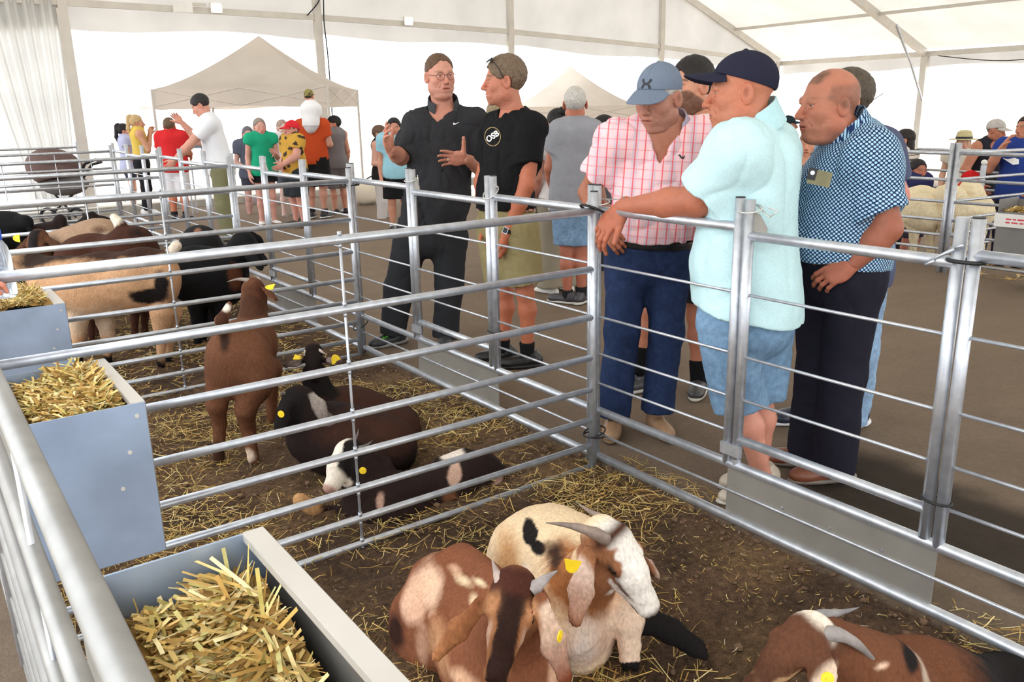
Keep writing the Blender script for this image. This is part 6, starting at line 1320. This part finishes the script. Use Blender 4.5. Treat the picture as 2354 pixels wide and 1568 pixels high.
# 3: grey haired man seen from behind
g = A(2.018, 2.742); at = plane_at(g); F = facing(172)
J = dict(fwd=F, hd=at(1322, 240, .0), nk=at(1322, 288, .0), shL=at(1284, 304), shR=at(1364, 304), elL=at(1264, 385, -.02), wrL=at(1272, 440, -.18), elR=at(1384, 385, -.02), wrR=at(1374, 440, -.18),
         hpL=at(1300, 465), hpR=at(1336, 465), knL=at(1302, 575), knR=at(1336, 575), anL=at(1305, 680), anR=at(1336, 672), toeL=facing(-120), toeR=facing(150))
h3 = dict(M=axes(facing(176), -4), h=1.05, skin=C3(190, 120, 96), armskin=C3(180, 112, 88), hair='short', haircol=C3(196, 192, 186), hairt=.007, hl=-.01)
f3 = person('grey haired man in a grey T-shirt and denim shorts seen from behind', J, BM | dict(chest=(.185, .12), belly=(.18, .135)), h3, [('shorts', mottled(C3(122, 152, 182), .15), dict(mat='denim', len=.88, fit=.02, cuff=.085)), ('socks', C3(40, 40, 42), dict(len=.14)), ('shoes', C3(62, 60, 64), dict(sole=C3(200, 196, 190))), ('shirt', mottled(C3(150, 151, 158), .05), dict(sleeve=.55, neckr=.07, flare=.02))], .009)
# ------------------------------------------------------------------ people farther back
def bgp(label, px, dep_, deg, arms=('down', 'down'), Ht=1.7, B=BM, head=None, wear=(), gp=None, head_px=None, **kw):
    """place by the pixel of the head top at a horizontal distance; the ground level follows from the height"""
    t = atd(px[0], px[1], dep_); zg = t[2] - Ht; hd = dict(head or {}); J, M_ = stand((t[0], t[1]), deg, Ht, zg, arms[0], arms[1], **kw)
    J['hd'] = J['hd'] * A(0, 0, 1) + A(t[0], t[1], 0) if not kw.get('lean') else J['hd']
    hd.setdefault('M', M_); hd.setdefault('eyes', False); hd.setdefault('h', 1.05)
    return person(label, J, B, hd, list(wear), .0125, None, zg=zg)
def dist_of(px): return HF.dot(atz(*px) - A(CAM[0], CAM[1], 0))
SH = lambda col, **k: ('shirt', col, dict(dict(sleeve=.55, neckr=.065, flare=.02), **k))
SHO = lambda c, s=C3(210, 208, 204), **k: ('shoes', c, dict(dict(sole=s), **k))
bgp('man in a white T-shirt and olive trousers bending his head over the pens', (490, 216), dist_of((500, 560)), -72, (((-.02, .26, 1.20), (-.06, .48, 1.02)), ((.0, .16, 1.22), (-.06, .30, 1.44))), 1.84, BH | dict(belly=(.17, .14)), dict(M=axes(facing(-80), 30), skin=C3(206, 150, 130), hair='short', haircol=C3(46, 42, 42), hairt=.010, hl=.0, slope=.8), [('trousers', C3(128, 126, 96), dict(fit=.03, cuff=.07)), SHO(C3(120, 118, 112)), SH(C3(238, 240, 246), sleeve=.62, hem=None or atd(478, 415, dist_of((500, 560))))], lean=.16)
bgp('man in a red T-shirt and white shorts with sunglasses on his head, seen from behind', (388, 270), dist_of((405, 503)), 176, (((.06, .04, 1.16), (.02, .20, 1.10)), ((.06, .04, 1.16), (.02, .20, 1.10))), 1.58, BH, dict(skin=C3(196, 120, 92), hair='short', haircol=C3(104, 84, 66), hairt=.006), [('shorts', C3(226, 224, 230), dict(len=.95, fit=.02, cuff=.085)), ('socks', C3(40, 40, 42), dict(len=.2)), SHO(C3(40, 40, 42)), SH(C3(206, 44, 48), sleeve=.66)])
bgp('blonde woman with a high ponytail in a yellow top, hand at her mouth', (312, 264), dist_of((305, 492)), 120, ('mouth', 'mouth'), 1.62, BW, dict(skin=C3(206, 156, 126), hair='ponytail', haircol=C3(196, 168, 124)), [('trousers', C3(32, 32, 36), dict(fit=.012)), SHO(C3(230, 230, 232)), SH(C3(220, 190, 92), sleeve=0, scoop=.05, hem=atd(310, 358, dist_of((305, 492))))])
bgp('woman in lilac with a long dark braid partly hidden behind the blonde woman', (284, 284), dist_of((305, 492)) + .8, 110, ('down', 'front'), 1.55, BW, dict(skin=C3(206, 150, 128), hair='ponytail', haircol=C3(36, 30, 32)), [('shorts', C3(60, 62, 80), dict(len=.5)), SHO(C3(210, 210, 214)), SH(C3(186, 190, 222), sleeve=.3)])
bgp('woman in a green top holding a phone, with a shoulder strap', (595, 272), dist_of((600, 512)), 30, ('phone', 'down'), 1.56, BW, dict(skin=C3(214, 160, 146), hair='short', haircol=C3(150, 140, 134), hairt=.012, hl=.01), [('shorts', C3(36, 36, 40), dict(len=.42, fit=.02, cuff=.09)), SHO(C3(232, 230, 228)), SH(C3(38, 168, 128), sleeve=.22, flare=.04)])
bgp('person in dark clothes half hidden behind the woman in green', (568, 291), dist_of((600, 512)) + 1.2, 20, ('front', 'front'), 1.55, BW, dict(skin=C3(206, 160, 150), hair='long', haircol=C3(110, 108, 116)), [('shorts', C3(70, 72, 84), dict(len=.6)), SHO(C3(90, 90, 96)), SH(C3(92, 98, 114), sleeve=.5)])
camo = lambda V: np.where(((vnoise(V, 13, 2) + .5 * vnoise(V, 30, 3)) > .35)[:, None], C3(66, 56, 48), C3(206, 160, 70))
bgp('boy in a red cap and a black and yellow patterned shirt', (668, 277), dist_of((680, 522)), -40, ('rail', 'front'), 1.46, BH | dict(chest=(.15, .12), belly=(.16, .15), hip=(.16, .13)), dict(skin=C3(214, 156, 140), cap=C3(226, 52, 62), hair='short', hairt=.004, haircol=C3(90, 66, 54), headdeg=-40), [('shorts', C3(48, 52, 56), dict(len=.95, fit=.03, cuff=.09)), SHO(C3(80, 78, 78)), SH(camo, sleeve=.6)], sh=.165)
bgp('person in white half hidden behind the boy in the red cap', (648, 275), dist_of((680, 522)) + 1.5, 40, ('front', 'front'), 1.55, BW, dict(skin=C3(222, 190, 180), hair='short', haircol=C3(170, 150, 140), hairt=.006), [('shorts', C3(90, 92, 104), dict(len=.7)), SHO(C3(120, 120, 126)), SH(C3(232, 230, 234))])
fo = bgp('man in a rust orange T-shirt carrying a child on his shoulders', (713, 238), dist_of((725, 502)), 170, (((.05, .04, 1.14), (.0, .22, 1.12)), ((.05, .04, 1.14), (.0, .22, 1.12))), 1.70, BH | dict(chest=(.20, .14)), dict(skin=C3(206, 150, 130), hair='short', haircol=C3(80, 60, 50), hairt=.006), [('shorts', C3(34, 34, 36), dict(len=.95, fit=.03, cuff=.10)), SHO(C3(36, 36, 38), C3(220, 220, 220)), ('socks', C3(40, 40, 42), dict(len=.15)), SH(C3(196, 78, 40), sleeve=.6)])
# the child on his shoulders
d_ = dist_of((725, 502)) - .16; P_ = lambda u, v, o=0: atd(u, v, d_ - o); F = facing(170); k_ = .58
J = dict(fwd=F, hd=P_(711, 222), nk=P_(713, 243), shL=P_(703, 250), shR=P_(727, 250), elL=P_(697, 268, -.05), wrL=P_(704, 279, -.14), elR=P_(734, 268, -.05), wrR=P_(728, 279, -.14), hpL=P_(707, 284), hpR=P_(723, 284), knL=P_(700, 300, -.24), knR=P_(732, 300, -.24), anL=P_(702, 330, -.28), anR=P_(730, 330, -.28))
fc = person('small child in an olive cap and white T-shirt riding on a man\'s shoulders', J, dict(chest=(.095, .07), belly=(.092, .075), hip=(.095, .08), arm=.55, leg=.6, shr=.035), dict(M=axes(facing(165), 0), h=.80, skin=C3(206, 150, 124), hair='short', haircol=C3(44, 38, 36), hairt=.006, cap=C3(160, 152, 92), eyes=False, brim=.06), [('shorts', C3(214, 212, 216), dict(len=.6, fit=.012, cuff=.05)), ('shirt', C3(242, 242, 244), dict(sleeve=.6, neckr=.045, flare=.015, fit=.010, hem=P_(714, 290)))], .010, zg=0)
bgp('person in a black cap and grey tank top beside the man in orange', (765, 266), dist_of((770, 497)) + .4, -140, ('hip', 'down'), 1.55, BW, dict(skin=C3(206, 146, 122), cap=C3(30, 34, 38), hair='short', haircol=C3(40, 34, 32), hairt=.008, M=axes(facing(-70), 0), capslope=.36), [('shorts', C3(118, 114, 116), dict(len=1.0, fit=.02, cuff=.085)), SHO(C3(30, 30, 32)), SH(C3(128, 124, 126), sleeve=0)])
bgp('person in a light blue T-shirt and black shorts behind the raised hand', (905, 272), dist_of((890, 528)), 10, ('down', 'down'), 1.50, BM, dict(skin=C3(196, 140, 116), hair='short', haircol=C3(36, 32, 32), hairt=.016), [('shorts', C3(28, 28, 30), dict(len=.92, fit=.03, cuff=.09)), ('socks', C3(230, 230, 230), dict(len=.1)), SHO(C3(40, 40, 42)), SH(C3(150, 198, 214), sleeve=.6, flare=.04)])
bgp('woman in a dark strappy top with a white bag, left of the light blue T-shirt', (873, 288), dist_of((890, 528)) + 1.4, 70, ('down', 'bag'), 1.55, BW, dict(skin=C3(216, 164, 146), hair='short', haircol=C3(104, 80, 64), hairt=.012), [('trousers', C3(206, 200, 198), dict(fit=.02)), SHO(C3(236, 236, 240)), SH(C3(40, 38, 40), sleeve=0)])
def dd(px_per_m): return FPX / px_per_m
bgp('woman with dark hair in a bun and a white top behind the grey haired man', (1280, 250), dist_of((1275, 662)) - .1, -150, ('down', 'down'), 1.60, BW, dict(skin=C3(186, 130, 108), hair='bun', haircol=C3(26, 24, 26)), [('trousers', C3(150, 140, 122), dict(fit=.03, cuff=.09)), SHO(C3(226, 222, 216)), SH(C3(232, 226, 224), sleeve=.3)])
bgp('person with dark hair lower down beside the woman with the bun', (1262, 288), 8.3, 160, ('down', 'down'), 1.55, BW, dict(skin=C3(170, 120, 100), hair='short', haircol=C3(40, 40, 52), hairt=.012), [('trousers', C3(60, 58, 60), dict()), SHO(C3(60, 58, 58)), SH(C3(214, 190, 180), sleeve=.5)])
bgp('person with black hair behind the shoulder of the pink plaid shirt', (1393, 266), 8.4, 70, ('down', 'down'), 1.65, BM, dict(skin=C3(160, 112, 94), hair='short', haircol=C3(28, 28, 30), hairt=.014), [('trousers', C3(50, 50, 54), dict()), SHO(C3(60, 58, 58)), SH(C3(90, 92, 100))])
bgp('woman with long curly fair hair hidden behind the black T-shirt', (1143, 232), 8.2, 150, ('down', 'down'), 1.66, BW, dict(skin=C3(206, 156, 130), hair='long', haircol=C3(150, 132, 104)), [('trousers', C3(70, 66, 62), dict()), SHO(C3(60, 58, 58)), SH(C3(120, 110, 96))])
bgp('young man in a black cap and pale pink T-shirt behind the mint shirt', (1815, 266), 12.5, 75, ('down', 'down'), 1.75, BM, dict(skin=C3(170, 118, 96), cap=C3(40, 52, 58), hair='short', haircol=C3(30, 28, 28), hairt=.006), [('trousers', C3(60, 60, 66), dict()), SHO(C3(90, 90, 92)), SH(C3(236, 216, 218))])
bgp('woman in a brown strappy top between the mint and the patterned shirts', (1862, 300), 8.2, -30, ('front', 'front'), 1.58, BW, dict(skin=C3(206, 150, 122), hair='long', haircol=C3(140, 100, 76)), [('trousers', C3(70, 70, 76), dict()), SHO(C3(90, 90, 92)), SH(C3(110, 104, 104), sleeve=0, scoop=.05)])
bgp('person far off whose head shows beside the collar of the patterned shirt', (1984, 254), 13, 60, ('down', 'down'), 1.72, BM, dict(skin=C3(196, 150, 128), hair='short', haircol=C3(70, 72, 62), hairt=.012), [('trousers', C3(60, 60, 66), dict()), SHO(C3(90, 90, 92)), SH(C3(120, 130, 150))])
stripe = lambda V: np.where((np.mod(V[:, 2], .055) < .016)[:, None], C3(70, 68, 64), C3(236, 226, 212))
bgp('woman with long dark hair in a white top with black stripes', (2080, 297), 10.4, -150, ('down', 'down'), 1.62, BW, dict(skin=C3(206, 150, 124), hair='long', haircol=C3(44, 36, 34), M=axes(facing(-110), 0)), [('trousers', C3(60, 60, 66), dict()), SHO(C3(90, 90, 92)), SH(stripe, sleeve=.12)])
fs = bgp('woman in a straw sun hat behind the man with the grey cap', (2218, 306), 11.6, -20, ('down', 'down'), 1.58, BW, dict(skin=C3(216, 170, 146), hair='short', haircol=C3(120, 96, 80), hairt=.008), [('trousers', C3(90, 90, 96), dict()), SHO(C3(90, 90, 92)), SH(C3(222, 212, 196), sleeve=.3)])
H = fs.H; m = MB(); m.tube([H.p(0, -.01, .05 + z) for z in (.0, .006)], [.19, .185], 24); m.tube([H.p(0, -.01, .055), H.p(0, -.01, .10), H.p(0, -.01, .145), H.p(0, -.01, .165)], [.105, .10, .088, .05], 20); m.build('straw_hat', mat_plain('straw_hat', C3(196, 184, 140), .8, 0, .15, 60), fs.o)
m = MB(); m.tube([H.p(0, -.01, .060), H.p(0, -.01, .085)], .107, 20); m.build('hat_band', M['black_plastic'], fs.o)
bgp('man in a grey cap and black tank top leaning over the far pen', (2276, 276), 10.6, 12, (((.14, .10, 1.16), (.02, .30, 1.12)), ((.16, .06, 1.16), (.10, .28, .98))), 1.72, BH, dict(skin=C3(186, 124, 96), armskin=C3(190, 128, 100), cap=C3(196, 190, 184), hair='short', haircol=C3(120, 100, 86), hairt=.003, M=axes(facing(30), 10)), [('trousers', C3(44, 46, 62), dict()), SHO(C3(90, 90, 92)), SH(C3(42, 42, 52), sleeve=0, scoop=.06)], lean=.12)
ft = bgp('man in a blue and red football shirt cut off by the right edge', (2362, 266), 9.4, -40, (((.10, .14, 1.22), (.02, .40, 1.02)), ((.10, .12, 1.18), (-.05, .25, 1.45))), 1.74, BH, dict(skin=C3(190, 130, 104), hair='short', haircol=C3(52, 40, 36), M=axes(facing(-70), 0)), [('trousers', C3(44, 46, 62), dict()), SHO(C3(90, 90, 92)), SH(lambda V: np.where((((V - atd(2360, 400, 9.4)) @ HR) > .03)[:, None], C3(190, 36, 50), C3(44, 66, 140)), sleeve=.5)])
decal('shirt_panel', ft.g['shirt'], [[(-.06, -.03), (.05, -.03), (.05, .02), (.02, .035), (-.02, .02), (-.06, .03)]], atd(2342, 372, 9.2), HR, UZ, M['white_print'], ft.o, .006, 'white panel across the chest')
decal('chest_logo', ft.g['shirt'], [sw], atd(2337, 336, 9.2), HR, UZ, M['white_print'], ft.o, .006)
kid = dict(chest=(.125, .09), belly=(.12, .095), hip=(.125, .095), arm=.7, leg=.75, shr=.048)
bgp('dark haired boy in a navy shirt sitting behind the far pen', (2113, 367), 9.9, 10, ('front', 'front'), 1.28, kid, dict(skin=C3(180, 116, 96), hair='short', haircol=C3(34, 30, 34), hairt=.012), [('shorts', C3(60, 60, 70), dict()), SHO(C3(90, 90, 92)), SH(C3(48, 50, 92))], sh=.15)
bgp('small child in a yellow and grey cap behind the left sheep', (2106, 412), 10.7, 170, ('down', 'down'), 1.05, kid, dict(skin=C3(190, 130, 108), hair='short', haircol=C3(60, 44, 40), hairt=.004, cap=C3(206, 190, 50)), [('shorts', C3(60, 60, 70), dict()), SHO(C3(90, 90, 92)), SH(C3(140, 70, 66))], sh=.14)
bgp('child in a red cap bending behind the woolly headed sheep', (2236, 393), 9.8, 20, ('front', 'front'), 1.12, kid, dict(skin=C3(190, 130, 108), hair='short', haircol=C3(60, 44, 40), hairt=.004, cap=C3(214, 40, 44)), [('shorts', C3(60, 60, 70), dict()), SHO(C3(90, 90, 92)), SH(C3(200, 70, 60))], sh=.14)
# hand on the left edge
at = plane_at(aty(10, 640, .135)); J_ = dict(); b = Buf(); s = S(); w = at(-104, 692, .03); s.rc(at(-260, 900, .05), w, .045, .03, .02); hand_prims(s, w, A(*(HR * .75 + UZ * .55)), A(*(-UZ * .8 - VW * .2)), A(*(VW)), 1.0, (.6, .65, .7, .7)); b.add(s.mesh(.005), C3(214, 142, 120))
e = plane_at(A(*at(-400, 1000, .1)[:2])); o = b.obj('person', M['skin']); tag(o, 'hand of a person outside the picture gripping the top rail at the left edge', 'person')
# ------------------------------------------------------------------ remaining things
# water bottle at the left edge
at = plane_at(aty(8, 560, .30)); c = at(-6, 590); r = .036
e = empty('water_bottle', c - UZ * .12, 'clear water bottle with a blue cap at the left edge', 'bottle')
def glassy():
    m, nt, b, N, K = mat_new('clear_plastic'); b.inputs['Base Color'].default_value = (.75, .84, .95, 1); b.inputs['Transmission Weight'].default_value = .85; b.inputs['Roughness'].default_value = .12; b.inputs['IOR'].default_value = 1.2; return m
m = MB(); m.tube([c + UZ * z for z in (-.12, -.11, -.06, -.055, -.05, .0, .03, .05)], [.028, r, r, r * .94, r, r, r * .8, .016], 20); m.build('bottle_body', glassy(), e, smooth=True)
m = MB(); m.tube([c + UZ * z for z in (.048, .050, .075, .078)], [.018, .020, .020, .017], 20); m.build('bottle_cap', mat_plain('blue_plastic', C3(36, 84, 206), .4), e)
# pram far left
M['pram_hood'] = mat_plain('pram_hood', C3(104, 84, 80), .7, 0, .12, 8); M['grey_cloth'] = mat_plain('grey_cloth', C3(128, 128, 130), .8, 0, .12, 8)
D = 13.2; P = lambda u, v, o=0: atd(u, v, D - o)
e = empty('pram', P(140, 500) * A(1, 1, 0), 'brown hooded pram with a black frame behind the far left pens', 'pram')
s = S(); s.el(P(128, 388), A(.42, .40, .30), np.stack([unit(HR * .96 - UZ * .28), HF, unit(UZ * .96 + HR * .28)]), .02); s.cut(P(125, 412), A(*(-UZ + HR * .25)), .004); sdf_obj('hood', s, .02, mottled(C3(104, 84, 80)), M['cloth'], e)
s = S(); s.el(P(148, 424), A(.36, .26, .17), np.stack([HR, HF, UZ]), .02); s.cut(P(140, 409), A(*(UZ - HR * .1)), .004); sdf_obj('carrycot', s, .02, mottled(C3(120, 116, 114)), M['cloth'], e)
for k, (a, b_, c_) in enumerate((((176, 410), (196, 376), (222, 366)), ((186, 416), (212, 378), (234, 372)))):
    m = MB(); m.tube([P(*a), P(*b_), P(*c_)], .022, 8); m.build('handle_bar', M['black_plastic'], e)
m = MB(); m.tube([P(120, 440), P(175, 500)], .018, 8); m.tube([P(175, 440), P(110, 500)], .018, 8); m.build('frame', M['black_plastic'], e)
for u in (112, 176):
    for o_ in (-.25, .25):
        m = MB(); c_ = P(u, 498, o_); m.tube([c_ + (HR * math.cos(a) + UZ * math.sin(a)) * .12 for a in np.linspace(0, 2 * PI, 21)], .022, 8, False); m.build('wheel', M['rubber'], e)
# crate on a stand behind the man in white
D = dist_of((470, 500)) + .6; e = empty('crate', atd(450, 340, D) * A(1, 1, 0) + UZ * (atd(450, 340, D)[2]), 'grey blue plastic crate behind the man in the white T-shirt', 'crate')
for k in range(4):
    m = MB(); a = [(-.14, -.1), (.14, -.1), (.14, .1), (-.14, .1)]; p, q = a[k], a[(k + 1) % 4]; c0 = atd(449, 320, D)
    pa = c0 + HR * p[0] + HF * p[1]; pb = c0 + HR * q[0] + HF * q[1]; m.box((pa + pb) / 2, (np.linalg.norm(pb - pa) / 2, .004, .14), (unit(pb - pa), np.cross(UZ, unit(pb - pa)), UZ)); m.build('side', mat_plain('crate_blue', C3(128, 150, 164), .6), e)
for k, (x, y) in enumerate(((-.13, -.09), (.13, -.09), (.13, .09), (-.13, .09))):
    m = MB(); p = atd(449, 338, D) + HR * x + HF * y; m.tube([A(p[0], p[1], 0), p], .012, 8); m.build('leg', M['steel'], e)
# rolled tarpaulin at the back opening
def tarp(label, a, b_, r, col):
    s = S(); n = 7; P = [a + (b_ - a) * t + A(0, 0, .03 * math.sin(t * 9)) for t in np.linspace(0, 1, n)]
    for p, q in zip(P[:-1], P[1:]): s.rc(p, q, r, r * (.9 + .1 * math.sin(p[0] * 5)), .08)
    return tag(sdf_obj('rolled_tarpaulin', s, .03, mottled(col, .06, 5), M['cloth'], None, lambda Q: .02 * vnoise(Q.reshape(-1, 3), 7, 2).reshape(Q.shape[:-1])), label, 'tarpaulin')
tarp('cream rolled tarpaulin lying at the back opening left of the light blue T-shirt', A(*atd(818, 442, 15.0)), A(*atd(866, 446, 15.0)), .16, C3(232, 222, 204))
tarp('grey bundle lying on the ground behind the woman in green', A(*atd(590, 470, 15.5)), A(*atd(650, 472, 15.5)), .14, C3(150, 136, 136))
# feed box with a sign by the sheep pens
g = A(5.10, atx(2288, 540, 5.10)[1] - .62, 0); zt_ = atx(2300, 486, 5.1)[2]; zb_ = atx(2300, 592, 5.1)[2]; e = empty('feed_box', g, 'grey feed box with a white sign hanging on the far pen at the right edge', 'trough')
M['dark_sheet'] = mat_plain('dark_sheet', C3(132, 130, 128), .6, .3, .08, 6)
for (c_, h_, nm) in (((g[0], g[1], (zt_ + zb_) / 2), (.004, .62, (zt_ - zb_) / 2), 'front_panel'), ((g[0] + .34, g[1], (zt_ + zb_) / 2 + .04), (.004, .62, (zt_ - zb_) / 2 + .04), 'back_panel'), ((g[0] + .17, g[1] + .62, (zt_ + zb_) / 2 + .05), (.17, .004, (zt_ - zb_) / 2 + .05), 'end_panel'), ((g[0] + .17, g[1] - .62, (zt_ + zb_) / 2 + .05), (.17, .004, (zt_ - zb_) / 2 + .05), 'end_panel'), ((g[0] + .17, g[1], zb_), (.17, .62, .004), 'floor_panel')):
    m = MB(); m.box(c_, h_); m.build(nm, M['dark_sheet'], e)
P = NR.uniform(0, 1, (900, 3)) * A(.30, 1.2, .03) + A(g[0] + .02, g[1] - .6, zt_ - .01); V, F_, Cc = straw_strips(P, .06, .16, .006, .012, SC_, .2, 31, .25); b = Buf(); b.add((V, F_), Cc); o = b.obj('straw_heap', M['straw']); tag(o, 'straw heaped in the grey feed box by the sheep', 'straw', None, 'stuff')
p = atx(2326, 508, g[0] - .02); sg = empty('sign', p, 'white sign with two lines of red writing on the grey feed box', 'sign'); m = MB(); m.box(p + A(0, -.05, 0), (.003, .19, .055), (A(1, 0, 0), A(0, 1, 0), A(0, 0, 1))); sb = m.build('board', M['white_plastic'], sg)
M['red_print'] = mat_plain('red_print', C3(214, 70, 84), .7, 0, .03, 20)
for k, (dz, wds) in enumerate(((.012, (.05, .03, .06, .045, .05)), (-.016, (.04, .06, .035, .06, .05, .04)))):
    m = MB(); y = .10
    for w_ in wds: m.box(p + A(-.0045, y - .05 - w_ / 2, dz), (.0006, w_ / 2 * .85, .006)); y -= w_ * 1.12
    m.build('writing', M['red_print'], sg)

m = MB(); m.tube([atd(1958, 262, 5.0), atd(2030, 215, 5.0)], .0022, 6); tag(m.build('thin_stick', M['black_plastic']), 'thin dark stick slanting up beside the back of the balding head', 'stick')
p = atd(2262, 380, 9.2); e = empty('fence_post', p * A(1, 1, 0) - UZ * .3, 'white balled post before the black tank top', 'post')
m = MB(); m.tube([A(p[0], p[1], -.4), p], .03, 10); m.build('shaft', M['steel'], e); m = MB(); m.tube([p + UZ * (.03 * math.cos(a) + .03) for a in np.linspace(PI, 0, 9)], [max(.001, .032 * math.sin(a)) for a in np.linspace(PI, 0, 9)], 12); m.build('ball', M['white_plastic'], e, smooth=True)
